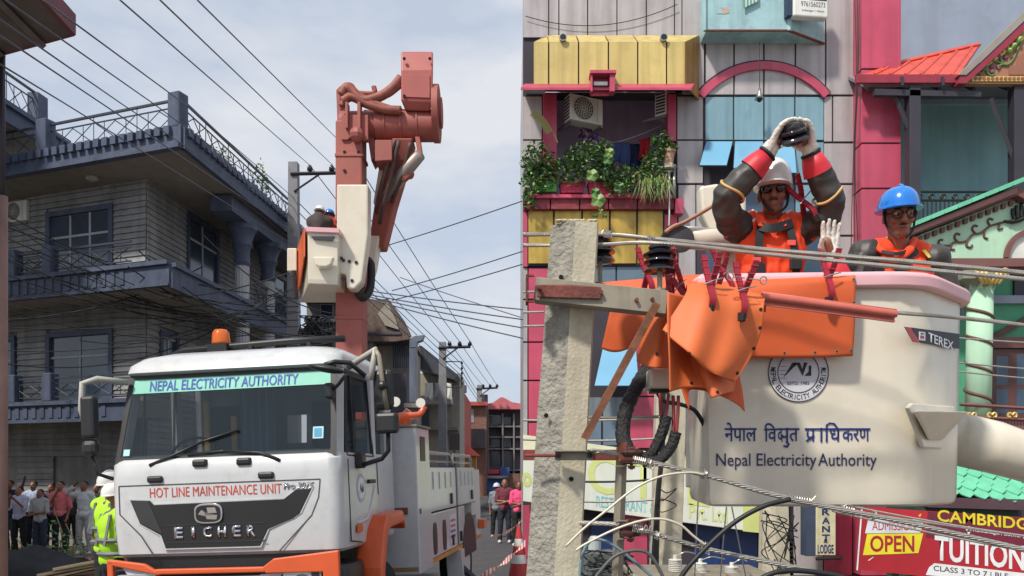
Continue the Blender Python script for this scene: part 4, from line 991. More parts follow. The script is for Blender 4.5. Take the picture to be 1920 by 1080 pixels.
for k, (a, b) in enumerate((((1310, 915), (1302, 1090)), ((1362, 950), (1350, 1090)), ((1372, 950), (1400, 1090)), ((1172, 890), (1168, 985)))):
    mb = MB(); mb.tube([P(*a, 7), P(*b, 7)], .006, 4); mb.build('drop_wire', mat('cable_grey', (92, 92, 92)), label='thin grey drop wire hanging %s' % ('left of the bucket corner', 'under the bucket, left of the pair', 'under the bucket, right of the pair', 'beside the steel upright')[k], cat='wire', group='drop wires')
# black bundle on the slim pole
mb = MB(); rr = random.Random(6)
for k in range(4): mb.tube(catm([P(1236 + 3 * k, 700, 8.85), P(1240 + k, 840, 8.8), P(1232 + k, 930, 8.8), P(1222 + k * 3, 1085, 8.85)]), .022, 5)
for k in range(2): y = 912 + 22 * k; mb.tube(catm([P(1232, y, 8.8), P(1250, y + 12 - 8 * (k % 2), 8.75), P(1268, y + 4 + 10 * (k % 2), 8.8), P(1244, y + 26, 8.78), P(1232, y + 22, 8.8)]), .007, 4)
mb.build('cable_bundle', M_blackcable, label='bundle of black cables strapped down the slim concrete pole', cat='cable')
def scribble(label, x0, x1, y0, y1, n, Y, seed, r=.009):
    rr = random.Random(seed); mb = MB()
    for k in range(n): mb.tube(catm([P(rr.uniform(x0, x1), rr.uniform(y0, y1), Y + rr.uniform(-.1, .1)) for _ in range(5)], 6), r, 4)
    return mb.build('cable_tangle', M_blackcable, label=label, cat='cable tangle', kind='stuff')
scribble('tangle of black cables at the foot of the front pole', 1090, 1190, 1030, 1080, 9, 6, 3, .006)
scribble('tangle of black cables round the pole beside the lodge sign', 1425, 1498, 955, 1080, 8, 10.6, 4, .008)
# small meter box in the tangle
t = thing('meter_box', 'dark grey box among tangled cables at the bottom of the pole', 'box', P(1120, 1080, 6.2)); q = P(1122, 1080, 6.2)
mb = MB(); mb.box(q.x - .12, q.x + .12, 6.1, 6.3, q.z - .3, q.z + .2); mb.build('case', mat('box_grey', (92, 100, 100), 1, .5), t, bevel=.02); mb = MB(); mb.lathe([(.05, 0), (.05, .08), (.03, .11)], (q.x - .03, 6.2, q.z + .2), 12); mb.build('knob', mat('glassy_grey', (170, 180, 180), 1, .2), t)
# white bushings on the transformer at the bottom edge
M_bush = mat('white_bushing', (216, 214, 206), 1, .35)
tr = thing('transformer', 'grey transformer tank top with white ribbed bushings at the bottom edge', 'transformer', P(1340, 1085, 7.8))
q = P(1300, 1066, 7.8); mb = MB(); mb.box(P(1180, 0, 7.8).x, P(1440, 0, 7.8).x, 7.6, 8.4, 0, P(0, 1072, 7.8).z); mb.build('tank', M_galv, tr, bevel=.02)
for x, y in ((1266, 1048), (1313, 1055), (1372, 1062)):
    c = P(x, 1078, 7.8); h = P(x, y, 7.8).z - c.z; mb = MB(); pr = []
    for k in range(9): z = h * k / 9; pr += [(.05, z), (.066, z + h * .03), (.066, z + h * .07), (.05, z + h * .1)]
    pr += [(.02, h), (.02, h + .04)]; mb.lathe(pr, c, 14); mb.build('bushing', M_bush, tr, angle=60)
mb = MB()
for a, b, c in (((1266, 1044), (1285, 1035), (1304, 1038)), ((1313, 1051), (1335, 1044), (1358, 1048)), ((1372, 1058), (1390, 1048), (1400, 1052))): mb.tube(catm([P(*a, 7.7), P(*b, 7.7), P(*c, 7.4)]), .006, 4)
mb.build('jumper_wire', M_wire, tr)

# ============================================================ the bucket
M_frp = mat('fibreglass_white', (224, 216, 198), .97, .32, var=.04, scale=1.6, coat=.25, piece=0, dirt=(176, 160, 132), dirtamt=.28, streak=.07, sscale=5); M_pink = mat('rim_pink', (226, 176, 182), 1, .45, var=.06, scale=5, piece=0); M_pinkred = mat('rim_underside', (200, 60, 80), 1, .5)
bk = thing('work_bucket', 'big white fibreglass work bucket with pink rim and blue lettering', 'bucket', P(1560, 950, 4.5))
plan_ = [(0.985, 4.06), (1.05, 4.057), (1.86, 4.022), (1.95, 4.022), (2.06, 4.048), (2.14, 4.10), (2.20, 4.155), (2.43, 4.363), (2.47, 4.41), (2.50, 4.52), (2.44, 5.05), (1.18, 4.95), (1.06, 4.86), (0.975, 4.14)]
# plan polygon (counter-clockwise from the front left), rounded by resampling
def plan_ring(z, grow=0.0, taper=0.0):
    c = V((1.75, 4.55, 0)); out = []
    for (x, y) in plan_:
        p = V((x, y, 0)); d = (p - c); d = V((d.x * (1 - taper), d.y, 0)) + d.normalized() * grow; q = c + d; out.append(V((q.x, q.y, z)))
    return out
zb, zt = P(0, 950, 4.05).z, P(0, 521, 4.05).z
rings = [plan_ring(zb, -.03, .03), plan_ring(zb + .012, -.008, .03), plan_ring(zb + .04, .0, .028), plan_ring(zb + .5, 0, .014), plan_ring(zt - .04, 0, 0), plan_ring(zt, 0, 0), plan_ring(zt, -.035, 0), plan_ring(zb + .08, -.035, .03)]
mb = MB(); mb.loft(rings, cap=True); shell = mb.build('shell', M_frp, bk, bevel=.02, seg=3, angle=30)
mb = MB(); mb.loft([plan_ring(zt - .06, .003), plan_ring(zt - .058, .05), plan_ring(zt + .0, .055), plan_ring(zt + .02, .03), plan_ring(zt + .022, -.03), plan_ring(zt - .02, -.04)], cap=False); mb.build('rim', M_pink, bk, bevel=.008, seg=2, angle=50, solid=0)
# front plane frame for the prints
Mf = frame((0.985, 4.06, 0), (1.90 - .985, 4.02 - 4.06, 0)); Mside = frame((2.14, 4.10, 0), (2.47 - 2.14, 4.40 - 4.10, 0))
M_ink = mat('print_blue', (28, 44, 116), 1, .5, piece=0); M_ink2 = mat('print_navy', (36, 40, 88), 1, .5, piece=0); M_bblk = mat('print_black2', (24, 24, 34), 1, .5)
DF = .004
def bt_(body, xa, xb, yb, yt, m, bold=0, d=DF, parent=bk, M=Mf, **kw):
    x0, z0 = hit(M, xa, yb, d); x1, z1 = hit(M, xb, yt, d); return text('lettering', body, M, x0, x1, z0, z1, m, parent, d=d, bold=bold, **kw)
bt_('Nepal Electricity', 1343, 1531, 881, 850, M_ink2, .004); bt_('Authority', 1534, 1644, 881, 850, M_ink2, .004)
# Devanagari line, glyph by glyph (marks set by hand)
def stroke(pts, w, d=DF):
    mb = MB(); pp = [(hit(Mf, x, y, d)) for x, y in pts]
    mb.M = Mf; wz = w / F * 4.05 / 2
    for (x0, z0), (x1, z1) in zip(pp, pp[1:]):
        v = V((x1 - x0, 0, z1 - z0)); v = v.normalized() if v.length else V((1, 0, 0)); n_ = V((-v.z, 0, v.x)) * wz; e = v * wz * .5
        mb.prism([V((x0, d, z0)) + n_ - e, V((x1, d, z1)) + n_ + e, V((x1, d, z1)) - n_ + e, V((x0, d, z0)) - n_ - e], (0, .0015, 0))
    mb.M = None; return mb.build('lettering', M_ink, bk)
BD = .012
bt_('नेपाल', 1359, 1419, 828, 792, M_ink, BD)
bt_('\u093fव', 1433, 1457, 828, 793, M_ink, BD); bt_('द', 1458, 1469, 829, 803, M_ink, BD)
bt_('त', 1480, 1497, 828, 803, M_ink, BD)
stroke([(1465, 815), (1470, 820), (1475, 818)], 3.4); stroke([(1476, 803), (1476, 828)], 3.4); stroke([(1475, 828), (1479, 833), (1476, 838), (1470, 836)], 3.4); stroke([(1458, 804.5), (1498, 804.5)], 3.4)
bt_('प', 1510, 1530, 828, 803, M_ink, BD); stroke([(1540, 803), (1540, 828)], 3.4)
stroke([(1526, 817), (1513, 827)], 4)
bt_('ध', 1556, 1577, 828, 803, M_ink, BD); stroke([(1550, 803), (1550, 828)], 3.4); stroke([(1550, 804), (1550, 797), (1556, 793.5), (1564, 794.5), (1571, 804)], 3.0)
bt_('करण', 1579, 1631, 828, 803, M_ink, BD); stroke([(1510, 804.5), (1631, 804.5)], 3.4)
# emblem : ring, letters along the ring, tower mark
em = None
ec = hit(Mf, 1497, 698, DF); er = (1553 - 1441) / 2 / F * 4.05
def ringp(r0, r1, m, d, name='emblem_ring'):
    mb = MB(M=Mf); a = arc((ec[0], d, ec[1]), r1, 0, 360, 48); b = arc((ec[0], d, ec[1]), r0, 0, 360, 48)
    for i in range(48): mb.prism([a[i], a[i + 1], b[i + 1], b[i]], (0, .0015, 0))
    return mb.build(name, m, bk)
mb = MB(M=Mf); mb.prism(arc((ec[0], DF - .004, ec[1]), er, 0, 360, 48)[:-1], (0, .003, 0)); mb.build('emblem_disc', mat('emblem_grey', (206, 206, 214), 1, .5, piece=0), bk)
ringp(er * .97, er, M_bblk, DF); ringp(er * .665, er * .69, M_bblk, DF)
def arc_text(body, r, a0, a1, hgt, flip):
    n = len(body)
    for i, chh in enumerate(body):
        if chh == ' ': continue
        a = R(a0 + (a1 - a0) * i / (n - 1)); c = V((ec[0] + r * math.cos(a), 0, ec[1] + r * math.sin(a)))
        rot = (a + PI / 2) if flip else (a - PI / 2)
        Mm = Mf @ Matrix.Translation((c.x, 0, c.z)) @ Matrix.Rotation(-rot, 4, 'Y')
        wd = hgt * (.35 if chh in 'I' else .72)
        text('lettering', chh, Mm, -wd / 2 if chh != 'I' else -hgt * .07, wd / 2 if chh != 'I' else hgt * .07, -hgt / 2, hgt / 2, M_bblk, bk, d=DF, bold=.012)
arc_text('NEPAL ELECTRICITY AUTHORITY', er * .83, 172, 368, er * .17, True)
ex = lambda dx, dz: V((ec[0] + dx * er, DF, ec[1] + dz * er))
mb = MB(M=Mf)
mb.prism([ex(-.5, -.18), ex(-.2, .32), ex(-.02, .32), ex(-.1, .2), ex(.0, .32)], (0, .0015, 0)); mb.build('emblem_mark', M_bblk, bk)
mb = MB(M=Mf); mb.prism([ex(-.08, .32), ex(.14, -.12), ex(.3, .32), ex(.18, .32), ex(.13, .1), ex(.05, .32)], (0, .0015, 0)); mb.build('emblem_mark', M_bblk, bk)
mb = MB(M=Mf); mb.prism([ex(.2, -.12), ex(.42, -.12), ex(.42, .22), ex(.34, .22), ex(.34, .02)], (0, .0015, 0)); mb.build('emblem_mark', M_bblk, bk)
for k in range(4): mb = MB(M=Mf); mb.prism([ex(-.62, .2 - k * .13), ex(-.38, .2 - k * .13), ex(-.38, .19 - k * .13), ex(-.62, .19 - k * .13)], (0, .0015, 0)); mb.build('emblem_line', M_bblk, bk)
x0 = ec[0] - er * .36; text('lettering', 'ESTD. 1985', Mf, x0, x0 + er * .72, ec[1] - er * .42, ec[1] - er * .31, M_bblk, bk, d=DF, bold=.01)
for s in (-1, 1): mb = MB(M=Mf); mb.lathe([(er * .06, 0), (er * .06, .002)], (ec[0] + s * er * .84, DF, ec[1] + er * .1), 10, 'Y'); mb.build('emblem_dot', M_bblk, bk)
# maker's plate on the chamfered side
def sp(pts, m, name, d0=.010, d1=.013, M=Mside):
    mb = MB(); ppoly(mb, M, pts, d0, d1); return mb.build(name, m, bk)
sp([(1709, 614), (1799, 626), (1799, 654), (1726, 643)], M_bblk, 'plate'); sp([(1696, 612.5), (1708, 614), (1724, 643), (1712, 641)], mat('plate_red', (176, 36, 54), 1, .4), 'plate_stripe')
sp([(1724, 621.5), (1735, 623), (1735, 639), (1724, 637.5)], M_bw, 'plate_logo', .013, .015); sp([(1726, 629), (1733, 630), (1733, 635), (1726, 634)], mat('plate_red', (176, 36, 54)), 'plate_logo', .015, .017); sp([(1726, 624), (1729, 628), (1731, 625), (1733, 628.5), (1733, 625), (1726, 624)], M_bblk, 'plate_logo', .015, .016)
x0, z0 = hit(Mside, 1741, 642, .015); x1, z1 = hit(Mside, 1788, 628, .015)
text('lettering', 'TEREX', Mside, x0, x1, z0 + .006, z0 + .006 + 16 / F * 4.3, M_bw, bk, d=.015, bold=.014, skew=-.035)
# step moulded on the side
sA = lambda px, py, d: Mside @ V((*(lambda q: (q[0], d, q[1]))(hit(Mside, px, py, d)),))
mb = MB(); ppoly(mb, Mside, [(1704, 764), (1712, 756), (1790, 762), (1794, 775), (1768, 841), (1733, 839)], -.01, .012); mb.build('step_flange', M_frp, bk, bevel=.006)
mb = MB(); top = [sA(1712, 772, .014), sA(1792, 772, .014), sA(1816, 772, .15), sA(1716, 770, .1)]; botm = [sA(1740, 826, .014), sA(1766, 826, .014), sA(1768, 824, .03), sA(1742, 824, .03)]
mb.loft([botm, top]); mb.build('step', M_frp, bk, bevel=.008, seg=2)
# inner liner seen at the left, lip plate
mb = MB(); pbox(mb, ymat(4.75), 1297, 1330, 735, 915, -.18, 0); mb.build('liner_edge', M_frp, bk, bevel=.01)
# white boom arm going off to the right, jib and winch behind the workers
bmA = thing('boom_arm', 'thick white fibreglass boom arm holding the bucket from the right', 'boom', (4.6, 5.2, 0))
mb = MB(); mb.tube([P(1790, 822, 5.0), P(1860, 838, 5.0), P(1925, 858, 5.0), V((4.55, 5.05, 1.98))], [.165, .165, .155, .15], 24); mb.build('arm', M_frp, bmA, smooth=True)
mb = MB(); mb.lathe([(.4, 0), (.4, .1), (.2, .16), (.18, 1.98), (.26, 2.0), (.26, 2.2), (.1, 2.25)], (4.62, 5.1, 0), 20); mb.build('pedestal', M_frp, bmA, angle=40)
jb = thing('jib_winch', 'white jib tube with black sheave and cable behind the bucket', 'winch', P(1330, 500, 5.0))
mb = MB(); mb.tube([P(1272, 445, 4.9), P(1385, 452, 4.95)], .068, 20); mb.build('jib_tube', M_frp, jb, smooth=True)
mb = MB(); mb.prism([P(1312, 348, 5.0), P(1345, 343, 5.0), P(1400, 360, 5.0), P(1400, 520, 5.0), P(1368, 520, 5.0), P(1350, 470, 5.0), P(1316, 400, 5.0)], (0, .12, 0)); mb.build('jib_housing', M_frp, jb, bevel=.02)
mb = MB(); c = P(1263, 446, 4.9); mb.lathe([(.07, -.03), (.075, -.03), (.05, -.01), (.05, .01), (.075, .03), (.07, .03)], c, 22, 'Y'); mb.build('sheave', M_blackp, jb, angle=40)
mb = MB(); c = P(1276, 450, 4.85); mb.lathe([(.07, -.03), (.078, -.028), (.078, .0), (.07, .03)], c, 22, 'Y'); mb.lathe([(.012, -.04), (.012, .04)], c, 10, 'Y'); mb.build('sheave', mat('sheave_grey', (60, 58, 62), 1, .5), jb, angle=40)
mb = MB(); mb.tube(catm([P(1248, 436, 4.82), P(1262, 426, 4.82), P(1285, 416, 4.82), P(1320, 396, 4.84), P(1356, 374, 4.86)]), [.024] * 12 + [.02] * 21, 8, squash=.6); mb.build('strap', mat('webbing_tan', (166, 124, 104), 1, .8, var=.2), jb, smooth=True)

# --- orange insulating blankets
M_or = mat('blanket_orange', (214, 96, 48), .95, .6, var=.10, scale=4, bump=.05, bscale=16, piece=.04, dirt=(210, 92, 44), dirtamt=.4); M_or2 = mat('blanket_orange_light', (220, 108, 54), .95, .6, var=.10, scale=4, bump=.05, bscale=16, dirt=(180, 96, 60), dirtamt=.35)
M_eye = mat('eyelet_dark', (60, 40, 34), 1, .6)
def blanket(label, corner_fn, nu, nv, m, eyelets=(), th=.006):
    t = thing('insulating_blanket', label, 'blanket', corner_fn(.5, 1.0), group='orange insulating blankets')
    mb = MB(); mb.grid(corner_fn, nu, nv); mb.build('sheet', m, t, smooth=True, solid=th)
    for (u, v) in eyelets:
        p = corner_fn(u, v); du = (corner_fn(min(u + .02, 1), v) - corner_fn(max(u - .02, 0), v)); dv = (corner_fn(u, min(v + .02, 1)) - corner_fn(u, max(v - .02, 0))); n_ = du.cross(dv).normalized()
        if n_.y > 0: n_ = -n_
        mb = MB(); mb.tube([p, p + n_ * (th * .5 + .0018)], .0085, 10); mb.build('eyelet', M_galv if m is M_or else M_eye, t)
        mb = MB(); mb.tube([p, p + n_ * (th * .5 + .0026)], .0048, 8); mb.build('eyelet_hole', M_hole, t)
    return t
def poly_sheet(rows, wave=lambda u, v: V((0, 0, 0))):
    """rows: list of rows of (px,py,Y); bilinear / smooth surface through them"""
    R_ = [[P(*q) for q in r] for r in rows]
    def ev(r, u):
        x = u * (len(r) - 1); i = min(int(x), len(r) - 2); t = x - i
        a = r[max(i - 1, 0)]; b = r[i]; c = r[i + 1]; d = r[min(i + 2, len(r) - 1)]
        return 0.5 * (2 * b + (c - a) * t + (2 * a - 5 * b + 4 * c - d) * t * t + (3 * b - a - 3 * c + d) * t ** 3)
    return lambda u, v: ev([ev(r, u) for r in R_], v) + wave(u, v)
# blanket over the bucket rim (front flap, top, back flap)
blanket('large flat orange blanket folded over the pink rim at the front of the bucket', poly_sheet([[(1295, 562, 4.37), (1500, 560, 4.33), (1603, 560, 4.3)], [(1292, 530, 4.22), (1500, 523, 4.16), (1602, 519, 4.14)], [(1292, 532, 4.03), (1500, 524, 3.97), (1603, 519, 3.95)], [(1300, 552, 3.965), (1500, 543, 3.93), (1603, 538, 3.925)], [(1300, 612, 3.97), (1500, 608, 3.94), (1602, 603, 3.94)], [(1292, 672, 3.985), (1500, 671, 3.955), (1598, 668, 3.95)]], lambda u, v: V((0, .006 * math.sin(u * 9 + v * 3) * v, 0))), 24, 30, M_or,
        [(u, .955) for u in (.42, .6, .78, .96)] + [(.97, .7), (.97, .5), (.25, .955)])
# wide sheet lying on the line behind, left
blanket('orange blanket stretched behind the cross arm to the left', poly_sheet([[(1128, 530, 4.6), (1200, 524, 4.6), (1300, 518, 4.5), (1420, 524, 4.4)], [(1150, 545, 4.3), (1215, 535, 4.25), (1300, 522, 4.15), (1420, 526, 4.1)], [(1140, 600, 4.3), (1210, 600, 4.2), (1300, 590, 4.12), (1420, 590, 4.05)], [(1128, 654, 4.35), (1160, 660, 4.3), (1240, 640, 4.2), (1410, 672, 4.06)]]), 24, 20, M_or)
# inner drape (left, behind brace)
blanket('curled orange blanket hanging behind the diagonal brace', poly_sheet([[(1222, 560, 3.85), (1240, 552, 3.8), (1262, 545, 3.85)], [(1212, 600, 3.82), (1236, 600, 3.72), (1266, 598, 3.8)], [(1200, 650, 3.84), (1228, 660, 3.7), (1262, 655, 3.8)], [(1194, 676, 3.86), (1225, 690, 3.7), (1262, 692, 3.82)]], lambda u, v: V((0, .02 * math.sin(u * 7), 0))), 16, 16, M_or2, [(.55, .7)])
# lower layer
blanket('lower orange blanket hanging with wavy hem under the front one', poly_sheet([[(1252, 548, 3.5), (1300, 560, 3.62), (1350, 580, 3.64), (1410, 600, 3.66)], [(1252, 600, 3.46), (1295, 620, 3.6), (1340, 640, 3.56), (1402, 650, 3.66)], [(1255, 670, 3.45), (1295, 680, 3.6), (1330, 695, 3.5), (1385, 690, 3.66)], [(1256, 735, 3.46), (1320, 728, 3.56), (1341, 746, 3.46), (1376, 734, 3.66)]], lambda u, v: V((0, .022 * math.sin(u * 13) * v, .008 * math.sin(u * 10) * v))), 30, 22, M_or2, [(.22, .93), (.72, .93)])
blanket('orange blanket corner poking out below the lower blanket', poly_sheet([[(1270, 700, 3.62), (1320, 705, 3.66), (1385, 700, 3.72)], [(1280, 735, 3.62), (1305, 742, 3.66), (1392, 735, 3.7)], [(1292, 770, 3.62), (1300, 774, 3.64), (1396, 771, 3.7)]][::1], lambda u, v: V((0, 0, .11 * math.sin(PI * u) * v))), 18, 14, M_or)
# front diamond sheet
blanket('front orange blanket draped over the line like a pointed apron with clips', poly_sheet([[(1285, 560, 3.80), (1330, 552, 3.80), (1380, 560, 3.78), (1436, 585, 3.76)], [(1287, 534, 3.66), (1330, 532, 3.64), (1380, 540, 3.62), (1436, 556, 3.60)], [(1286, 550, 3.54), (1330, 550, 3.50), (1380, 560, 3.49), (1432, 573, 3.49)], [(1262, 588, 3.50), (1320, 600, 3.44), (1375, 610, 3.46), (1428, 615, 3.50)], [(1243, 617, 3.49), (1300, 662, 3.41), (1350, 685, 3.43), (1410, 665, 3.52)], [(1244, 618, 3.49), (1297, 666, 3.42), (1340, 700, 3.43), (1377, 716, 3.50)]], lambda u, v: V((0, -.02 * math.sin(u * 6.5 + .6) * v + .012 * math.sin(u * 15) * v, 0))), 34, 34, M_or2,
        [(.07, .9), (.3, .93), (.55, .95), (.93, .92), (.97, .75), (.965, .6), (.95, .45)])
# red line cover (split tube) over the conductor
lc = thing('line_cover', 'long red insulating line cover over the conductor in front of the blanket', 'line cover', P(1555, 590, 3.55))
mb = MB(); a = P(1428, 556, 3.55); b = P(1680, 589, 3.60); d = (b - a).normalized(); A_ = d.cross(V((0, 0, 1))).normalized(); B_ = A_.cross(d)
prof = [(math.cos(q) * .018, math.sin(q) * .018) for q in [R(-70 + 320 * k / 12) for k in range(13)]] + [(-.010, -.034), (.0, -.036)]
prof2 = [(x * .8, y * .8) for x, y in prof]
ring = lambda o, pr: [o + A_ * x + B_ * y for x, y in pr]
full = prof + prof2[::-1]
mb.loft([ring(a, full), ring(b, full)]); mb.build('cover', mat('line_cover_red', (206, 108, 94), 1, .45, var=.1, scale=8), lc, angle=50)
mb = MB(); mb.tube([a + B_ * .018, b + B_ * .018], .005, 6); mb.build('rib', mat('line_cover_red', (196, 92, 76)), lc, smooth=True)
mb = MB(); mb.prism([a - B_ * .012 - A_ * .02, b - B_ * .012 - A_ * .02, b - B_ * .036 - A_ * .015, a - B_ * .034 - A_ * .015], A_ * .006); mb.build('lip', mat('line_cover_dark', (120, 44, 42), 1, .5), lc)
# clip clamps
M_clip = mat('clip_maroon', (150, 30, 50), 1, .4, var=.1); M_padb = mat('clip_pad', (26, 24, 28), 1, .6)
def clip(x, y, Y, label, s=1.0, tilt=0.0, rz=0.0, ring=False, spread=.05):
    """clothes peg like clamp: jaws curve over the edge, two handles up, pivot spring, black pads"""
    o = P(x, y, Y); t = thing('blanket_clip', label, 'clip', o, rz, 'maroon blanket clips')
    T = Matrix.Rotation(tilt, 4, 'Y') @ Matrix.Scale(s, 4)
    for sg in (-1, 1):
        mb = MB(M=T); pts = catm([V((sg * .004, sg * .034, -.125)), V((sg * .002, sg * .05, -.07)), V((sg * .01, sg * .02, -.005)), V((sg * (.012 + spread * .45), -sg * .012, .06)), V((sg * (.012 + spread), -sg * .03, .125))], 6)
        rings = []
        for i, p in enumerate(pts):
            q = pts[min(i + 1, len(pts) - 1)] - pts[max(i - 1, 0)]; nn_ = V((0, q.z, -q.y)).normalized(); w_ = .0125 if i < 12 else .0115
            rings.append([p + V((-w_, 0, 0)) - nn_ * .006, p + V((w_, 0, 0)) - nn_ * .006, p + V((w_, 0, 0)) + nn_ * .006, p + V((-w_, 0, 0)) + nn_ * .006])
        mb.loft(rings); arm_ = mb.build('jaw', M_clip, t, local=True)
        for k in range(4):
            q = pts[13 + k * 3]; mb = MB(M=T); mb.box(q.x - .014, q.x + .014, q.y - .009, q.y + .009, q.z - .0015, q.z + .0015); mb.build('rib', mat('clip_light', (186, 60, 78), 1, .4), arm_, local=True)
        mb = MB(M=T); q = pts[0]; mb.tube([q + V((0, 0, -.006)), q + V((0, 0, .026))], [.016, .019], 10); mb.build('pad', M_padb, t, local=True)
    mb = MB(M=T); mb.tube([V((-.035, -.034, -.012)), V((.0, -.036, .004)), V((.04, -.034, .018))], .003, 5); mb.build('spring', M_steel, t, local=True)
    if ring:
        for sg in (-1, 1):
            mb = MB(M=T); mb.tube([V((sg * .07, -.035, .045)) + V((math.cos(a) * .014, 0, math.sin(a) * .016)) for a in [k * PI / 6 for k in range(13)]], .003, 5); mb.tube([V((sg * .056, -.035, .045)), V((sg * .01, -.035, .045))], .0025, 5); mb.build('pull_ring', M_steel, t, local=True)
    return t
clip(1213, 512, 4.08, 'maroon clip leftmost, just left of the pin insulator', 1.1, R(-4), .25, spread=.012)
clip(1256, 512, 3.74, 'maroon clip just right of the pin insulator', 1.0, R(-2), -.3, spread=.012)
clip(1276, 538, 3.70, 'maroon clip bent over the fold left of the front blanket', .95, R(-24), -.2, spread=.012)
clip(1332, 532, 3.50, 'maroon clip on the front blanket, left of the ringed one', 1.05, R(3), .06, spread=.012)
clip(1356, 512, 3.80, 'maroon clip behind the left front clip', 1.0, R(-10), .5, spread=.012)
clip(1393, 546, 3.48, 'maroon clip with pull rings in the middle of the front blanket', 1.05, R(6), .06, True, spread=.022)
clip(1553, 520, 3.93, 'maroon clip on the rim blanket below the white glove', 1.1, R(5), .08, spread=.014)
# black taped cables left of the bucket and red flexible leads
M_tape = mat('black_tape', (30, 30, 32), 1, .55, var=.25, scale=30, bump=.8, bscale=70)
mb = MB(); rr = random.Random(12)
p_ = catm([P(1216, 690, 4.0), P(1192, 728, 3.95), P(1172, 775, 3.9), P(1168, 820, 3.85), P(1180, 850, 3.75)], 14); mb.tube(p_, [.036 * (1 + .04 * math.sin(i * 1.3) + rr.uniform(-.05, .05)) for i in range(len(p_))], 12)
mb.build('taped_cable', M_tape, smooth=True, label='fat black taped cable curving down left of the bucket to the brown insulator', cat='cable', group='black taped cables')
for k, pts in enumerate(([(1250, 780), (1240, 815), (1222, 850), (1200, 862)], [(1268, 810), (1258, 838), (1236, 862), (1205, 866)])):
    mb = MB(); p_ = catm([P(x, y, 3.72 - .02 * k) for x, y in pts], 14); mb.tube(p_, [.026 * (1 + .035 * math.sin(i * 1.7)) for i in range(len(p_))], 10); mb.build('taped_cable', M_tape, smooth=True, label='black taped lead below the white box, %s of the pair' % ('left' if k == 0 else 'right'), cat='cable', group='black taped cables')
M_lead = mat('lead_red', (140, 46, 50), 1, .5)
for k, (a, b) in enumerate((((1237, 738), (1240, 782)), ((1253, 738), (1247, 786)), ((1262, 742), (1262, 812)), ((1272, 742), (1268, 812)))):
    cable('red flexible lead hanging from the white box, number %s from the left' % ('one', 'two', 'three', 'four')[k], [(*a, 3.74), ((a[0] + b[0]) / 2 + 1, (a[1] + b[1]) / 2, 3.73), (*b, 3.72)], .008, M_lead, group='red flexible leads')
t = thing('control_box', 'small white box under the curled orange blanket', 'box', P(1237, 725, 3.95)); mb = MB(); pbox(mb, ymat(3.85), 1218, 1262, 690, 728, -.2, 0); mb.build('case', M_frp, t, bevel=.015); mb = MB(); pbox(mb, ymat(3.85), 1222, 1256, 728.5, 736, -.1, -.02); mb.build('gland_plate', M_blackp, t)
cable('black hose hanging in a loop at the left edge of the bucket', [(1232, 735, 3.95), (1245, 752, 4.0), (1275, 758, 4.05), (1303, 770, 4.1), (1322, 800, 4.15)], .011, M_blackcable)
mb = MB(); strand_cable(mb, catm([P(1050, 780, 4.4), P(1150, 783, 4.4), P(1235, 781, 4.4)]), .008); mb.build('conductor', M_wire, smooth=True, label='stranded wire ending behind the black taped cable', cat='conductor', group='bare stranded conductors')
for k, (y, Y) in enumerate(((548, 3.95), (586, 3.95), (612, 3.95))):
    mb = MB(); mb.tube([P(981, y, Y), P(1020, y - 1, Y)], .006, 5); mb.build('conductor', M_wire, label='short bright conductor left of the front pole, %s one' % ('top', 'middle', 'bottom')[k], cat='conductor', group='bare stranded conductors')
# ============================================================ left side : clapboard house and street
M_board = mat('siding_grey', (150, 151, 152), .95, .85, var=.16, scale=1.4, streak=.3, sscale=3, piece=.12, dirt=(84, 84, 84), dirtamt=.5)
M_trim = mat('trim_blue', (72, 82, 106), .95, .65, var=.15, streak=.3, sscale=4, dirt=(96, 100, 110), dirtamt=.4); M_soff = mat('soffit_beige', (132, 126, 118), 1, .85, dirt=(120, 110, 100), dirtamt=.4); M_iron = mat('railing_iron', (48, 54, 68), 1, .5)
M_wglass = mat('house_glass', (60, 72, 88), 1, .12, spec=.7, piece=.2); M_colw = mat('column_white', (172, 174, 178), 1, .75, streak=.2)
Wc = V((-9.5, 20.8, 0))
Mfh = frame(Wc, (.94, -.342, 0)); Msh = frame(Wc, (.08, 1, 0))
hs = thing('clapboard_house', 'three storey grey clapboard house with blue balconies and white columns', 'house', Wc)
q0 = Wc + V((-.06, .06, 0)); q1 = q0 + V((-.94, .342, 0)) * 13
mb = MB(); mb.prism([q0, q1, q1 + V((.88, 11, 0)), q0 + V((.88, 11, 0))], (0, 0, 9.6)); mb.build('wall_core', M_board, hs)
def zpx(M, px, py, d=0): return hit(M, px, py, d)[1]
def corner(df, ds):
    a = Mfh @ V((0, df, 0)); b = Msh @ V((0, ds, 0)); u1 = V((.94, -.342)).normalized(); u2 = V((.08, 1)).normalized()
    dx, dy = b.x - a.x, b.y - a.y; det = -u1.x * u2.y + u2.x * u1.y
    return (-dx * u2.y + u2.x * dy) / det, (u1.x * dy - u1.y * dx) / det
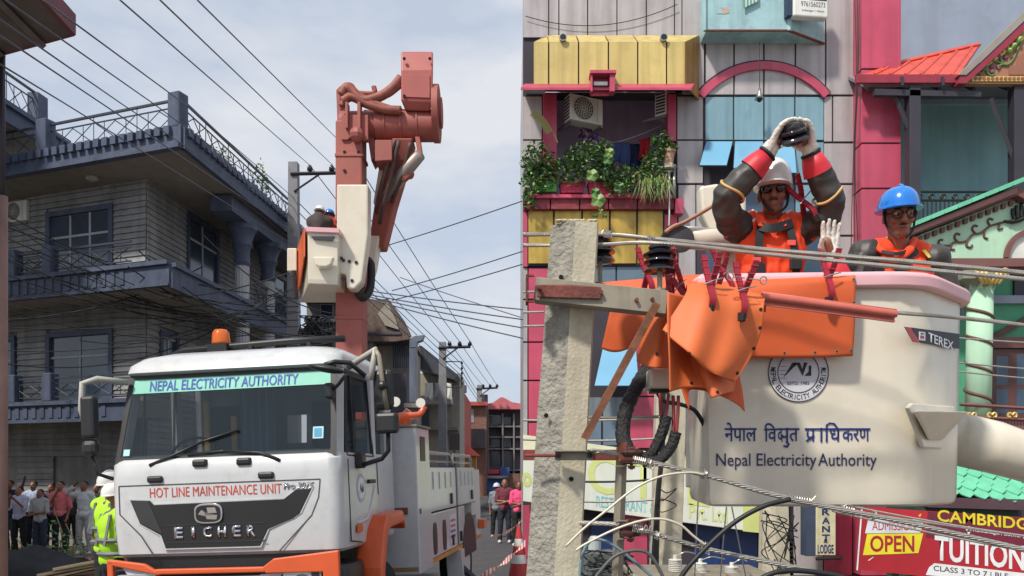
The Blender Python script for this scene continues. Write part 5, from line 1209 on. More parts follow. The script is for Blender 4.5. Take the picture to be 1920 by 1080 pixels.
# clapboards, course by course, cut round the openings
opens_f = [(-3.25, -1.4, 0, 2.25), (-3.5, -1.1, 3.7, 5.75), (-3.5, -1.1, 6.9, 9.05), (-7.2, -4.6, 0, 2.3), (-7.5, -4.6, 3.7, 5.75)]
opens_s = [(2.1, 4.2, 7.3, 9.4), (.6, 1.6, 4.4, 5.75), (7.6, 10.2, 7.6, 9.35), (7.4, 9.6, 4.2, 5.8)]
for M_, U0, U1, opens in ((Mfh, -12.6, -.02, opens_f), (Msh, .0, 10.8, opens_s)):
    z = .15
    while z < 9.5:
        segs = [(U0, U1)]
        for (a, b, c, e) in opens:
            if z + .14 > c and z < e:
                segs = [s for (p, q) in segs for s in ((p, min(q, a)), (max(p, b), q)) if s[1] - s[0] > .05]
        for p, q in segs:
            mb = MB(M=M_); mb.prism([(p, 0, z + .15), (p, .035, z), (p, 0, z)], (q - p, 0, 0)); mb.build('siding_board', M_board, hs)
        z += .158
def hbox(name, M_, u0, u1, d0, d1, z0, z1, m, parent=hs, bevel=0):
    mb = MB(M=M_); mb.box(u0, u1, d0, d1, z0, z1); return mb.build(name, m, parent, bevel=bevel, seg=1)
def win(M_, u0, u1, z0, z1, nv=3, trans=.7, parent=hs, m=M_trim):
    fr = hbox('window', M_, u0 - .14, u1 + .14, -.05, .07, z1, z1 + .14, m, parent)
    for a in (u0 - .14, u1): hbox('jamb', M_, a, a + .14, -.05, .06, z0, z1, m, fr)
    hbox('sill', M_, u0 - .18, u1 + .18, -.05, .1, z0 - .08, z0, m, fr)
    w_ = (u1 - u0) / nv
    for k in range(nv):
        hbox('pane', M_, u0 + k * w_ + .03, u0 + (k + 1) * w_ - .03, -.05, -.02, z0 + .02, z0 + (z1 - z0) * trans - .03, M_wglass, fr)
        hbox('pane', M_, u0 + k * w_ + .03, u0 + (k + 1) * w_ - .03, -.05, -.02, z0 + (z1 - z0) * trans + .03, z1 - .02, M_wglass, fr)
    for k in range(1, nv): hbox('mullion', M_, u0 + k * w_ - .03, u0 + k * w_ + .03, -.05, .0, z0, z1, M_colw, fr)
    hbox('mullion', M_, u0, u1, -.05, .005, z0 + (z1 - z0) * trans - .03, z0 + (z1 - z0) * trans + .03, M_colw, fr)
win(Mfh, -3.35, -1.25, 3.75, 5.6, 2); win(Mfh, -3.35, -1.25, 6.95, 8.9, 3); win(Mfh, -7.3, -4.8, 3.75, 5.6, 2)
hbox('shop_opening', Mfh, -3.25, -1.4, -.2, -.055, 0, 2.25, mat('shop_black', (30, 28, 28), 1, .7)); hbox('shop_opening', Mfh, -7.2, -4.6, -.2, -.055, 0, 2.3, mat('shop_black', (30, 28, 28)))
win(Msh, 2.25, 4.05, 7.4, 9.25, 2); win(Msh, .75, 1.5, 4.5, 5.6, 2, .98); win(Msh, 7.75, 10.05, 7.7, 9.2, 2, m=M_colw); win(Msh, 7.55, 9.45, 4.3, 5.65, 2)
# balcony slabs with moulded fascia, and balustrade
def railing(M_, u0, u1, d, z0, h, parent, bay=1.3, name='balustrade'):
    r = hbox(name, M_, u0, u1, d - .03, d + .03, z0 + h - .05, z0 + h, M_iron, parent); hbox('lower_rail', M_, u0, u1, d - .02, d + .02, z0 + .1, z0 + .13, M_iron, r); hbox('middle_rail', M_, u0, u1, d - .015, d + .015, z0 + h * .72, z0 + h * .72 + .025, M_iron, r)
    n = max(1, int(abs(u1 - u0) / bay)); w_ = (u1 - u0) / n
    for k in range(n):
        a = u0 + k * w_; mb = MB(M=M_)
        for p, q in (((a + .08, z0 + .12), (a + w_ * .5, z0 + h * .7)), ((a + w_ * .5, z0 + .12), (a + .08, z0 + h * .7)), ((a + w_ * .5, z0 + .12), (a + w_ - .08, z0 + h * .7)), ((a + w_ - .08, z0 + .12), (a + w_ * .5, z0 + h * .7)), ((a + w_ * .25, z0 + .12), (a + w_ * .25, z0 + h * .7)), ((a + w_ * .75, z0 + .12), (a + w_ * .75, z0 + h * .7)), ((a, z0), (a, z0 + h))):
            mb.tube([(p[0], d, p[1]), (q[0], d, q[1])], .013, 4)
        mb.build('lattice', M_iron, r)
    return r
bu, bv = corner(1.25, 1.55)
for (z0, z1) in ((3.18, 3.72), (6.35, 6.95)):
    if z0 < 5: hbox('balcony_slab', Mfh, -13, .85, .0, 1.2, z0 + .1, z1 - .05, M_soff)
    else:
        mb = MB(); mb.prism([Mfh @ V((-13, 0, z0 + .1)), Mfh @ V((-13, 1.2, z0 + .1)), Mfh @ V((corner(1.2, 1.5)[0], 1.2, z0 + .1)), Msh @ V((10.6, 1.5, z0 + .1)), Msh @ V((10.6, 0, z0 + .1)), Wc + V((0, 0, z0 + .1))], (0, 0, .42)); mb.build('balcony_slab', M_soff, hs)
    f = hbox('balcony_fascia', Mfh, -13, bu if z0 > 5 else .9, 1.2, 1.3, z0, z1, M_trim); hbox('moulding', Mfh, -13, bu if z0 > 5 else .92, 1.3, 1.38, z1 - .1, z1, M_trim, f); hbox('moulding', Mfh, -13, bu if z0 > 5 else .9, 1.3, 1.34, z0, z0 + .06, M_trim, f)
    for k in range(46):
        if z0 > 5 or k < 44: hbox('flute', Mfh, -12.6 + k * .29, -12.46 + k * .29, 1.3, 1.325, z0 + .12, z1 - .14, M_trim, f)
    railing(Mfh, -12.8, .7, 1.2, z1, .62, hs)
    for u in (-10.4, -6.9, -3.35, -2.1): hbox('balcony_pier', Mfh, u, u + .3, 1.05, 1.33, z1, z1 + .72, M_trim, bevel=.02)
# side balcony (second floor) carried by fluted columns
bu, bv = corner(1.25, 1.55); f = hbox('balcony_fascia', Msh, bv, 10.6, 1.5, 1.6, 6.3, 6.9, M_trim); hbox('moulding', Msh, bv, 10.6, 1.6, 1.68, 6.8, 6.9, M_trim, f)
railing(Msh, 3.4, 7, 1.5, 6.9, .75, hs, .9)
for u, top in ((2.6, 9.0), (4.55, 9.0)):
    o = Msh @ V((u, 1.45, 0)); mb = MB(); pr = [(.27, 0), (.27, .3), (.2, .36)]
    rings = []
    for z in (.36, 6.25):
        rings.append([o + V((math.cos(a) * (.19 + .012 * (k % 2)), math.sin(a) * (.19 + .012 * (k % 2)), z)) for k, a in enumerate([2 * PI * j / 28 for j in range(28)])])
    mb.loft(rings); cl_ = mb.build('column', M_colw, hs); mb = MB(); mb.lathe([(.3, 0), (.3, .3), (.22, .36)], o, 16); mb.build('column_base', M_trim, cl_)
    mb = MB(); rings = [[o + V((math.cos(a) * (.19 + .012 * (k % 2)), math.sin(a) * (.19 + .012 * (k % 2)), z)) for k, a in enumerate([2 * PI * j / 28 for j in range(28)])] for z in (6.9, 8.1)]
    mb.loft(rings); c2 = mb.build('column', M_colw, hs); mb = MB(); mb.lathe([(.21, 7.9), (.25, 8.0), (.21, 8.1), (.22, 8.4), (.3, 8.5), (.26, 8.6), (.36, 8.9), (.42, 8.95), (.42, 9.1)], o, 18); mb.build('capital', M_trim, c2, angle=40)
hbox('entablature', Msh, 1.2, 10.6, 1.15, 1.75, 9.08, 9.5, M_trim)
# roof slab with tiled edge and parapet railing
cu, cv = corner(1.36, 1.96); mb = MB(); mb.prism([Mfh @ V((-13, -.2, 9.55)), Mfh @ V((-13, 1.3, 9.55)), Mfh @ V((corner(1.3, 1.9)[0], 1.3, 9.55)), Msh @ V((10.8, 1.9, 9.55)), Msh @ V((10.8, -.2, 9.55)), Wc + V((0, 0, 9.55))], (0, 0, .25)); mb.build('roof_slab', M_soff, hs)
f = hbox('roof_fascia', Mfh, -13, cu, 1.3, 1.42, 9.5, 10.05, M_trim); f2 = hbox('roof_fascia', Msh, cv, 10.8, 1.9, 2.02, 9.5, 10.03, M_trim)
for k in range(int((cu + 12.6) / .27)): hbox('edge_tile', Mfh, -12.6 + k * .27, -12.43 + k * .27, 1.42, 1.52, 9.82, 10.02, M_trim, f)
for k in range(40): hbox('edge_tile', Msh, cv + .1 + k * .3, cv + .28 + k * .3, 2.02, 2.1, 9.82, 10.02, M_trim, f2)
hbox('moulding', Mfh, -13, cu, 1.42, 1.5, 9.5, 9.6, M_trim, f)
railing(Mfh, -12.8, cu - .1, 1.25, 10.0, .75, hs); railing(Msh, cv + .1, 6, 1.85, 10.0, .75, hs)
for u in (-6.4, -2.2, cu - .4): hbox('roof_pier', Mfh, u, u + .35, 1.1, 1.42, 10.0, 10.85, M_trim, bevel=.02)
for u in (-5.0, -1.2): mb = MB(M=Mfh); mb.lathe([(.17, 0), (.15, -.07), (.06, -.12)], (u, .6, 9.55), 14); mb.build('ceiling_light', mat('lamp_opal', (150, 146, 140), 1, .4), hs, smooth=True)
# upper set back slab at far left
Mup = frame((-12.75, 20.0, 0), (.08, 1, 0)); hbox('upper_slab', Mup, -3, 2.3, -6, 0, 10.75, 10.95, M_soff); f = hbox('upper_fascia', Mup, -3, 2.4, 0, .1, 10.7, 11.2, M_trim); hbox('moulding', Mup, -3, 2.45, .1, .2, 11.08, 11.2, M_trim, f); railing(Mup, -3, 1.3, -.05, 11.2, .85, hs, .9); hbox('roof_pier', Mup, 1.2, 1.6, -.2, .1, 11.2, 12.0, M_trim)
hbox('upper_wall', Mup, -2, 1.8, -6, -1.3, 9.7, 10.75, M_board)
q = Mfh @ V((-7.6, .45, 7.6)); ac_unit(P(38, 418, 22.4), R(-20), 'white air conditioner unit on the grey clapboard wall of the blue trimmed house', 1.05)
# rooftop plants
def rooftop(label, px, py, Y, rx, rz, n, seed, sz=.13):
    c = P(px, py, Y); t = thing('rooftop_plant', label, 'plant', c - V((0, 0, rz)), group='plants on the house roof'); mb = MB(); leafy(mb, c, (rx, rx * .7, rz), n, sz, random.Random(seed)); mb.build('foliage', M_leaf, t, recalc=False)
    mb = MB(); mb.tube([c - V((0, 0, rz + .3)), c + V((.05, 0, rz * .6))], .025, 5); mb.build('stem', M_dry, t)
rooftop('leafy plant on the house roof edge, left one', 412, 312, 24.5, .45, .6, 160, 1); rooftop('thin tall plant on the house roof, rising beside the wires', 490, 340, 27.5, .25, .8, 90, 2); rooftop('leafy plant at the far end of the house roof', 455, 352, 25.5, .5, .35, 120, 3)

# near eave at the top left with its post
M_marf = mat('eave_maroon', (112, 66, 74), 1, .7); M_eunder = mat('eave_underside', (104, 96, 92), 1, .9, var=.2, scale=3)
ev_ = thing('roof_eave', 'overhanging roof corner with maroon edge at the top left', 'roof', (-8, 9, 0)); c0 = V((-5.57, 10.1, 7.5)); ua, ub = V((-.93, .37, 0)), V((.05, -1, 0))
mb = MB(); mb.prism([c0, c0 + ua * 6, c0 + ua * 6 + ub * 5, c0 + ub * 5], (0, 0, .1)); mb.build('soffit', M_eunder, ev_)
mb = MB(); mb.prism([c0, c0 + ua * 6, c0 + ua * 6 + V((0, 0, .2)), c0 + V((0, 0, .2))], (ua.y * .06, -ua.x * .06, 0)); mb.build('fascia', M_marf, ev_)
mb = MB(); mb.prism([c0 + V((.065, 0, -.02)), c0 + ub * 5 + V((.065, 0, -.02)), c0 + ub * 5 + V((.065, 0, .24)), c0 + V((.065, 0, .24))], (-.06, 0, 0)); mb.build('fascia', M_marf, ev_)
for k in range(5): a = c0 + ua * (.5 + k * .75); mb = MB(); mb.tube([a + V((0, 0, -.05)), a + ub * 5 + V((0, 0, -.05))], .05, 4); mb.build('joist', M_eunder, ev_)
q = P(3, 100, 10.55); mb = MB(); mb.tube([V((q.x, q.y, 0)), V((q.x, q.y, 5.6))], .075, 10); mb.build('post', mat('post_pinkish', (150, 120, 112), 1, .8), ev_, smooth=True); mb = MB(); mb.tube([V((q.x, q.y, 5.6)), V((q.x, q.y, 7.5))], .045, 8); mb.build('post', M_dksteel, ev_, smooth=True)
mb = MB(); mb.box(-20, -10.7, 9, 15.3, 0, 8.2); mb.build('wall', M_board, ev_)  # unseen building mass, extended out of view so that it shades the crowd

# ------------------------------------------------------------ utility poles with wires
M_pole2 = mat('pole_grey', (128, 128, 132), 1, .85, var=.12, scale=4)
def line_pole(label, px, ytop, Y, w_, arm, arm_y, pins, rack=None, brace=True):
    t = thing('utility_pole', label, 'utility pole', (P(px, 0, Y).x, Y, 0), group='line poles along the street'); top = P(px, ytop, Y)
    mb = MB(); mb.loft([[(top.x + s * w_ * k, Y + q * w_ * k, z) for s, q in ((-1, -1), (1, -1), (1, 1), (-1, 1))] for z, k in ((0, .75), (top.z, .5))]); mb.build('shaft', M_pole2, t)
    mb = MB(); mb.tube([P(arm[0], arm_y, Y - w_ * .6), P(arm[1], arm_y - 2, Y - w_ * .6)], w_ * .22, 4); mb.build('arm', M_dksteel, t)
    if brace: mb = MB(); mb.tube([P(px, arm_y + (arm[1] - arm[0]) * .35, Y - w_ * .6), P(px + (arm[1] - px) * .55, arm_y, Y - w_ * .6)], w_ * .12, 4); mb.build('brace', M_dksteel, t)
    for x in pins: c = P(x, arm_y, Y - w_ * .6); mb = MB(); mb.lathe([(w_ * .12, 0), (w_ * .12, w_ * .3), (w_ * .32, w_ * .35), (w_ * .3, w_ * .7), (w_ * .15, w_ * .95)], c, 10); mb.build('insulator', M_porc, t, smooth=True)
    if rack:
        mb = MB(); (x, y0, y1) = rack; mb.tube([P(px, y0, Y), P(x, y0, Y), P(x, y1, Y), P(px, y1, Y)], w_ * .1, 4); mb.build('rack', M_dksteel, t)
        for k in range(5): mb = MB(); mb.ball(P(x, y0 + (y1 - y0) * (k + .3) / 5, Y), w_ * .2, 8, 5); mb.build('spool', M_porc, t)
line_pole('tall line pole left of the orange boom', 551, 306, 25, .28, (545, 640), 326, (581, 622), None)
line_pole('line pole beyond the dark corrugated roof', 830, 642, 36, .3, (822, 882), 652, (843, 862, 881), (866, 678, 726))
line_pole('farther line pole in front of the brown house', 899, 722, 60, .36, (893, 933), 729, (906, 919, 932))
mb = MB(); q = P(909, 740, 57); mb.tube([(q.x, q.y, 0), q], .22, 8); mb.build('street_post', mat('post_dark', (50, 52, 62), 1, .8), label='dark thick post wrapped in cables beside the pink roofed building', cat='post')
M_ohw = mat('hazed_wire', (84, 90, 100), 1, .6)  # haze over the overhead wires painted in as a paler grey
wr = [((225, 0, 8), (581, 310, 25), (843, 642, 36), (906, 724, 60)), ((300, 0, 8), (622, 308, 25), (862, 641, 36), (919, 723, 60)), ((370, 0, 8.5), (655, 283, 25), (881, 640, 36), (932, 722, 60)), ((81, 0, 8), (350, 198, 14), (552, 372, 25), (866, 683, 36), (903, 745, 60)), ((10, 0, 8), (290, 196, 14), (552, 390, 25), (866, 695, 36), (903, 752, 60)), ((-4, 34, 8), (230, 196, 14), (552, 410, 25), (866, 705, 36), (903, 760, 60)), ((-4, 64, 8), (140, 160, 11), (552, 436, 25), (866, 716, 36)), ((-4, 118, 9), (115, 190, 12), (552, 460, 25))]
nm_ = ('rightmost', 'second from the right', 'third from the right', 'fourth from the right', 'fifth from the right', 'third from the left', 'second from the left', 'lowest')
for k, pts in enumerate(wr):
    mb = MB()
    for a, b in zip(pts, pts[1:]): mb.tube(sag(P(*a), P(*b), .06 if a[2] > 20 else .0, 12), .012 if a[2] < 20 else .018, 4)
    mb.build('overhead_wire', M_ohw, label='overhead wire from the top left to the line poles, %s' % nm_[k], cat='wire', group='overhead wires along the street')
for k, (a, b) in enumerate((((690, 545, 19), (1010, 583, 17.5)), ((690, 552, 19), (1010, 603, 17.5)), ((690, 556, 19), (1010, 620, 17.5)), ((690, 560, 19), (1010, 641, 17.5)), ((700, 468, 20), (1010, 366, 18)), ((735, 545, 20), (1010, 461, 18)), ((735, 563, 20), (1010, 486, 18)), ((750, 520, 26), (1010, 605, 22)))):
    mb = MB(); mb.tube(sag(P(*a), P(*b), .03), .014, 4); mb.build('crossing_wire', M_ohw, label='wire crossing the sky to the hotel corner, %s' % ('topmost of the falling ones', 'second of the falling ones', 'third of the falling ones', 'lowest of the falling ones', 'rising one that ends highest', 'rising one that ends second highest', 'rising one that ends third', 'faint one falling steepest')[k], cat='wire', group='wires crossing to the hotel')
# drooping service cables in front of the clapboard house
rr = random.Random(21)
for k, (a, b) in enumerate((((0, 420), (560, 560)), ((0, 440), (560, 575)), ((0, 480), (560, 600)), ((0, 510), (560, 612)), ((0, 600), (380, 500)), ((0, 680), (420, 610)), ((260, 470), (600, 640)), ((240, 500), (590, 630)), ((380, 440), (640, 590)), ((0, 395), (520, 600)), ((300, 560), (640, 470)), ((400, 590), (630, 640)))):
    mb = MB(); mb.tube(sag(P(a[0], a[1], 19), P(b[0], b[1], 21), .25 + .3 * rr.random()), .016, 4); mb.build('service_cable', M_blackcable, label='drooping black service cable in front of the clapboard house, %s' % ('topmost at the left', 'second at the left edge', 'third at the left edge', 'fourth at the left edge', 'rising over the balcony', 'lowest one over the first floor', 'falling to the tangle', 'left of the balcony corner', 'starting beside the columns', 'from the air conditioner', 'one rising to the bucket', 'short one at the column feet')[k], cat='cable', group='drooping service cables')
for k in range(14):
    mb = MB(); ya, yb = rr.uniform(380, 660), rr.uniform(520, 650); mb.tube(sag(P(rr.choice((-20, -20, 60, 150)), ya, 18.7), P(rr.uniform(480, 610), yb, 21), .2 + .5 * rr.random()), .011, 4); mb.build('thin_cable', M_blackcable, label='thin black cable in the loose web hung before the balconies', cat='cable', group='web of thin cables before the balconies')
scribble('dense tangle of black cables on the house corner beside the orange boom', 560, 625, 590, 650, 26, 22, 5, .018)

# ------------------------------------------------------------ far street buildings
def block(label, x0, x1, ytop, Y, dep, m, name='street_building', yaw=0.0):
    a = P(x0, ytop, Y); b = P(x1, ytop, Y); t = thing(name, label, 'building', ((a.x + b.x) / 2, Y, 0)); mb = MB(); mb.box(a.x, b.x, Y, Y + dep, 0, a.z); mb.build('wall', m, t); return t
def bwin(t, Y, x0, x1, y0, y1, m=M_wglass, fm=M_colw, d=.0):
    M_ = ymat(Y); mb = MB(); pbox(mb, M_, x0, x1, y0, y1, 0.002, .05 + d); w = mb.build('window', fm, t); dx = (x1 - x0) * .07; mb = MB(); pbox(mb, M_, x0 + dx, x1 - dx, y0 + dx, y1 - dx, .051 + d, .07 + d); mb.build('pane', m, w)
def bslab(t, Y, x0, x1, y0, y1, m, name='balcony_slab', d=.6): mb = MB(); pbox(mb, ymat(Y), x0, x1, y0, y1, 0.003, d); return mb.build(name, m, t)
def bpoly(t, Y, pts, m, name, d0=0.003, d1=.4): mb = MB(); ppoly(mb, ymat(Y), pts, d0, d1); return mb.build(name, m, t)
M_brick = mat('old_brick', (126, 92, 80), 1, .9, var=.2, scale=6); M_pgrey = mat('plaster_grey', (134, 130, 130), 1, .9, var=.15, streak=.2); M_dkgrey = mat('plaster_dark', (88, 86, 92), 1, .9, streak=.2); M_brnr = mat('old_tile_roof', (104, 88, 80), 1, .9, var=.25, scale=8); M_tin = mat('corrugated_dark', (64, 68, 78), 1, .6, streak=.3); M_rpink = mat('roof_pink', (196, 106, 112), 1, .7); M_cream = mat('plaster_cream', (160, 152, 140), 1, .85, streak=.2)
t = block('grey plaster house behind the orange boom column', 575, 700, 560, 33, 4, M_pgrey); bslab(t, 33, 570, 640, 598, 603, M_colw); bslab(t, 33, 570, 640, 612, 616, M_dkgrey); bwin(t, 33, 600, 625, 570, 594); bslab(t, 33, 565, 650, 552, 562, M_dkgrey, 'roof', .8)
t = block('old house with brown tiled gable roof right of the boom', 672, 768, 628, 34, 4, M_cream); bpoly(t, 34, [(668, 600), (690, 562), (728, 560), (742, 590), (762, 622), (768, 636), (740, 640), (668, 640)], M_brnr, 'roof', -4, 1.2); bpoly(t, 34, [(708, 588), (726, 566), (742, 600), (748, 618), (722, 610)], M_cream, 'gable', 1.21, 1.3); bslab(t, 34, 672, 752, 622, 627, M_dkgrey, 'eave', 1.25)
mb = MB(); mb.tube([P(697, 625, 33.6), P(697, 740, 33.6)], .14, 10); mb.build('pipe', mat('pipe_terracotta', (176, 108, 92), 1, .7), t, smooth=True); bwin(t, 34, 680, 692, 650, 720); bslab(t, 34, 715, 762, 700, 780, M_dkgrey, 'balcony_wall', .9)
mb = MB(); 
for k in range(9): mb.tube([P(738 + k * 4, 634, 33.2), P(738 + k * 4, 690, 33.2)], .03, 4)
mb.build('window_bars', M_iron, t, kind='stuff')
t = thing('metal_duct', 'grey sheet metal duct with slanted hood standing by the old house', 'duct', P(778, 760, 31)); mb = MB(); pbox(mb, ymat(31), 767, 781, 652, 755, -.3, 0); mb.build('duct', mat('duct_metal', (120, 128, 142), 1, .45, metal=.5, streak=.2), t, bevel=.02); mb = MB(); ppoly(mb, ymat(31), [(767, 652), (768, 634), (776, 629), (796, 627), (792, 638), (782, 642), (781, 652)], -.32, .02); mb.build('hood', mat('duct_metal', (120, 128, 142)), t, bevel=.02); mb = MB(); pbox(mb, ymat(31), 757, 790, 756, 764, -.5, .2); mb.build('base_slab', M_cream, t); mb = MB(); pbox(mb, ymat(31), 764, 784, 764, 1020, -.4, 0); mb.build('pier', M_pgrey, t)
t = block('white balconied house under the dark corrugated roof', 784, 862, 700, 40, 4, M_cream); bpoly(t, 40, [(782, 650), (790, 648), (858, 702), (852, 712), (784, 690)], M_tin, 'roof', -3, 1.6); bslab(t, 40, 784, 846, 742, 756, M_colw, 'balcony_wall', 1.2); bwin(t, 40, 790, 806, 765, 800); bslab(t, 40, 784, 858, 800, 806, M_pgrey); bwin(t, 40, 815, 830, 720, 742)
for k, (x, m) in enumerate(((797, M_white), (815, mat('cloth_grey', (150, 156, 166), 1, .9)), (832, M_white))): washing(x, x + 14, 718, 748, m, 'pale washing on the white balcony under the corrugated roof, %s piece' % ('left', 'middle', 'right')[k], 38.6)
t = block('red brick building with a tin roof behind the line pole', 838, 870, 735, 46, 8, mat('brick_red', (168, 84, 74), 1, .9)); bwin(t, 46, 842, 852, 745, 770); bslab(t, 46, 836, 874, 722, 735, M_dkgrey, 'roof', .6)
t = block('brown brick house with a wide curtained window', 852, 912, 757, 56, 10, M_brick); bwin(t, 56, 856, 888, 767, 792, mat('curtain_blue', (128, 146, 164), 1, .6, streak=.3, sscale=9)); bslab(t, 56, 850, 914, 753, 760, mat('brick_red', (168, 84, 74)), 'roof', .5); bslab(t, 56, 872, 910, 804, 840, M_dkgrey, 'sign_board', 1.2); bpoly(t, 56, [(866, 754), (872, 745), (878, 754)], M_cream, 'dormer', .01, .5)
t = block('tall dark framed building with pink sloping roof by the hotel corner', 913, 1010, 768, 62, 10, M_dkgrey); bpoly(t, 62, [(913, 767), (914, 757), (924, 755), (938, 745), (944, 745), (960, 754), (985, 758), (1010, 758), (1010, 767)], M_rpink, 'roof', -2, 1.2)
for k, y in enumerate((798, 818, 840, 880)): bslab(t, 62, 913, 1000, y, y + 3, M_pgrey)
for k, (a, b, c, e) in enumerate(((916, 940, 778, 796), (944, 958, 782, 796), (916, 938, 822, 838), (945, 958, 822, 838), (916, 938, 845, 878), (944, 960, 845, 878))): bwin(t, 62, a, b, c, e)
for x in (941, 962): bslab(t, 62, x, x + 3, 775, 890, M_pgrey, 'column', .7)
t = thing('shrine_kiosk', 'small kiosk with red pyramid roof beyond the truck', 'kiosk', P(876, 880, 48)); c = P(876, 855, 48); mb = MB(); mb.loft([[c + V((s * .75, q * .75, 0)) for s, q in ((-1, -1), (1, -1), (1, 1), (-1, 1))], [c + V((s * .1, q * .1, .6)) for s, q in ((-1, -1), (1, -1), (1, 1), (-1, 1))]]); mb.build('roof', mat('roof_red', (196, 84, 70), 1, .6), t); mb = MB(); mb.box(c.x - .55, c.x + .55, 47.5, 48.5, 0, c.z); mb.build('body', mat('ochre_wall', (180, 140, 70), 1, .8), t)
t = thing('street_sign', 'black rectangular sign board on a post above the truck body', 'sign', P(852, 880, 30)); mb = MB(); pbox(mb, ymat(30), 842, 862, 813, 844, -.08, 0); mb.build('board', M_blackp, t); mb = MB(); mb.tube([P(852, 844, 29.97), (P(852, 844, 29.97).x, 29.97, 0)], .05, 6); mb.build('post', M_dksteel, t)
t = block('low shop row with coloured boards at the end of the street', 905, 1010, 888, 58, 3, M_brick); bslab(t, 58, 916, 936, 880, 888, mat('board_pink', (190, 70, 90)), 'sign_board', .3); bslab(t, 58, 938, 955, 876, 892, mat('board_blue', (60, 90, 150)), 'sign_board', .3)
t = thing('blue_stall', 'blue boxed stall behind the people at the right', 'stall', P(934, 930, 40)); mb = MB(); pbox(mb, ymat(40), 915, 950, 897, 940, -2, 0); mb.build('body', mat('stall_blue', (50, 80, 150), 1, .6), t, bevel=.03); mb = MB(); pbox(mb, ymat(40), 912, 953, 893, 897, -2.2, .3); mb.build('roof', M_dkgrey, t)

# ------------------------------------------------------------ rubbish heap, tape, cone
rr = random.Random(31)
M_tarp = mat('tarp_black', (46, 46, 50), 1, .6, var=.2, scale=4)
c = V((-9.3, 15.6, 0)); mb = MB()
mb.grid(lambda u, v: c + V(((u - .5) * 2.2, (v - .5) * 1.6, .48 * max(0, math.sin(PI * u)) ** .7 * max(0, math.sin(PI * v)) ** .7 * (1 + .25 * math.sin(u * 11 + v * 5) * math.cos(v * 9)) - .02)), 26, 18); mb.build('tarp_heap', M_tarp, smooth=True, label='heap under a crumpled black tarpaulin on the road edge at bottom left', cat='tarpaulin')
for k, (x, y, l, a, m, z) in enumerate(((-8.05, 15.0, 1.5, 36, (206, 180, 140), .18), (-7.9, 14.95, 1.2, 30, (222, 198, 156), .26), (-7.8, 15.15, 1.0, 22, (160, 130, 96), .1), (-7.6, 15.05, .9, 12, (140, 96, 76), .06), (-8.3, 14.8, 1.2, 44, (224, 204, 168), .06))):
    M_ = Matrix.Translation((x, y, z)) @ Matrix.Rotation(R(a), 4, 'Z') @ Matrix.Rotation(R(-9), 4, 'Y'); mb = MB(M=M_); mb.box(-l / 2, l / 2, -.12, .12, -.015, .015)
    mb.build('plank', mat('wood_%d' % k, m, 1, .85, var=.15, scale=7), bevel=.004, label=('long brown plank lying slantwise on the heap', 'pale plank on top of the pile beside the tarpaulin', 'short plank under the pale one', 'reddish plank end at the right of the pile', 'yellowish plank at the front of the pile')[k], cat='plank', group='planks on the rubbish pile')
t = thing('weed', 'scraggy green weeds growing by the tarpaulin heap', 'plant', (-8.9, 16.2, 0)); mb = MB()
for x, y, h in ((-9.3, 16.4, 1.0), (-9.0, 16.3, .7), (-8.4, 16.0, .6), (-10, 16.3, .5), (-8.0, 15.9, .5)): leafy(mb, (x, y, h * .55), (.28, .2, h * .5), 60, .09, rr)
mb.build('foliage', M_leaf, t, recalc=False); mb = MB()
for x, y, h in ((-9.3, 16.4, 1.2), (-9.0, 16.3, .9), (-8.4, 16.0, .8), (-10, 16.3, .6)): mb.tube([(x, y, 0), (x + .08, y, h * .6), (x - .1, y, h)], .012, 4)
mb.build('stems', M_dry, t)
M_tw = mat('tape_white', (226, 214, 210), 1, .6); M_tp = mat('tape_pink', (210, 110, 110), 1, .6)
def tape(label, pts, w_):
    mb = MB(); p = catm(pts, 10); 
    for i, (a, b) in enumerate(zip(p, p[1:])): mb.cur = i % 2; tw = V((0, .3 * w_ * math.sin(i * .5), w_ * (.6 + .4 * math.cos(i * .5)))); mb.prism([a - tw * .5, b - tw * .5, b + tw * .5, a + tw * .5], (0, .004, 0))
    mb.build('barrier_tape', [M_tw, M_tp], label=label, cat='barrier tape', group='red and white barrier tape')
tape('thin barrier tape sagging in front of the onlookers', [P(-10, 1062, 17), P(70, 1056, 17), P(140, 1050, 17.2), P(200, 1046, 17.5), P(260, 1046, 18)], .05)
tape('pink and white barrier tape in the foreground at the hotel corner', [P(985, 1018, 9.4), P(960, 1042, 9.6), P(935, 1062, 9.8), P(900, 1082, 10)], .08)
tape('farther barrier tape tied behind the truck', [P(985, 970, 17), P(960, 992, 16.5), P(940, 1002, 16), P(922, 1006, 15.5)], .07)
t = thing('traffic_cone', 'red traffic cone with pale bands at the hotel corner', 'traffic cone', (.12, 14.1, 0)); M_cone = mat('cone_red', (190, 60, 60), 1, .5)
for z0, z1, m in ((.03, .35, M_cone), (.35, .5, M_white), (.5, .65, M_cone), (.65, .78, M_white), (.78, 1.0, M_cone)):
    rf = lambda z: .2 - .165 * z
    mb = MB(); mb.lathe([(rf(z0), z0), (rf(z1), z1)], W(t).translation, 18); mb.build('band', m, t, smooth=False, angle=40)
mb = MB(); q = W(t).translation; mb.box(q.x - .24, q.x + .24, q.y - .24, q.y + .24, 0.004, .035); mb.build('base', M_blackp, t, bevel=.01)
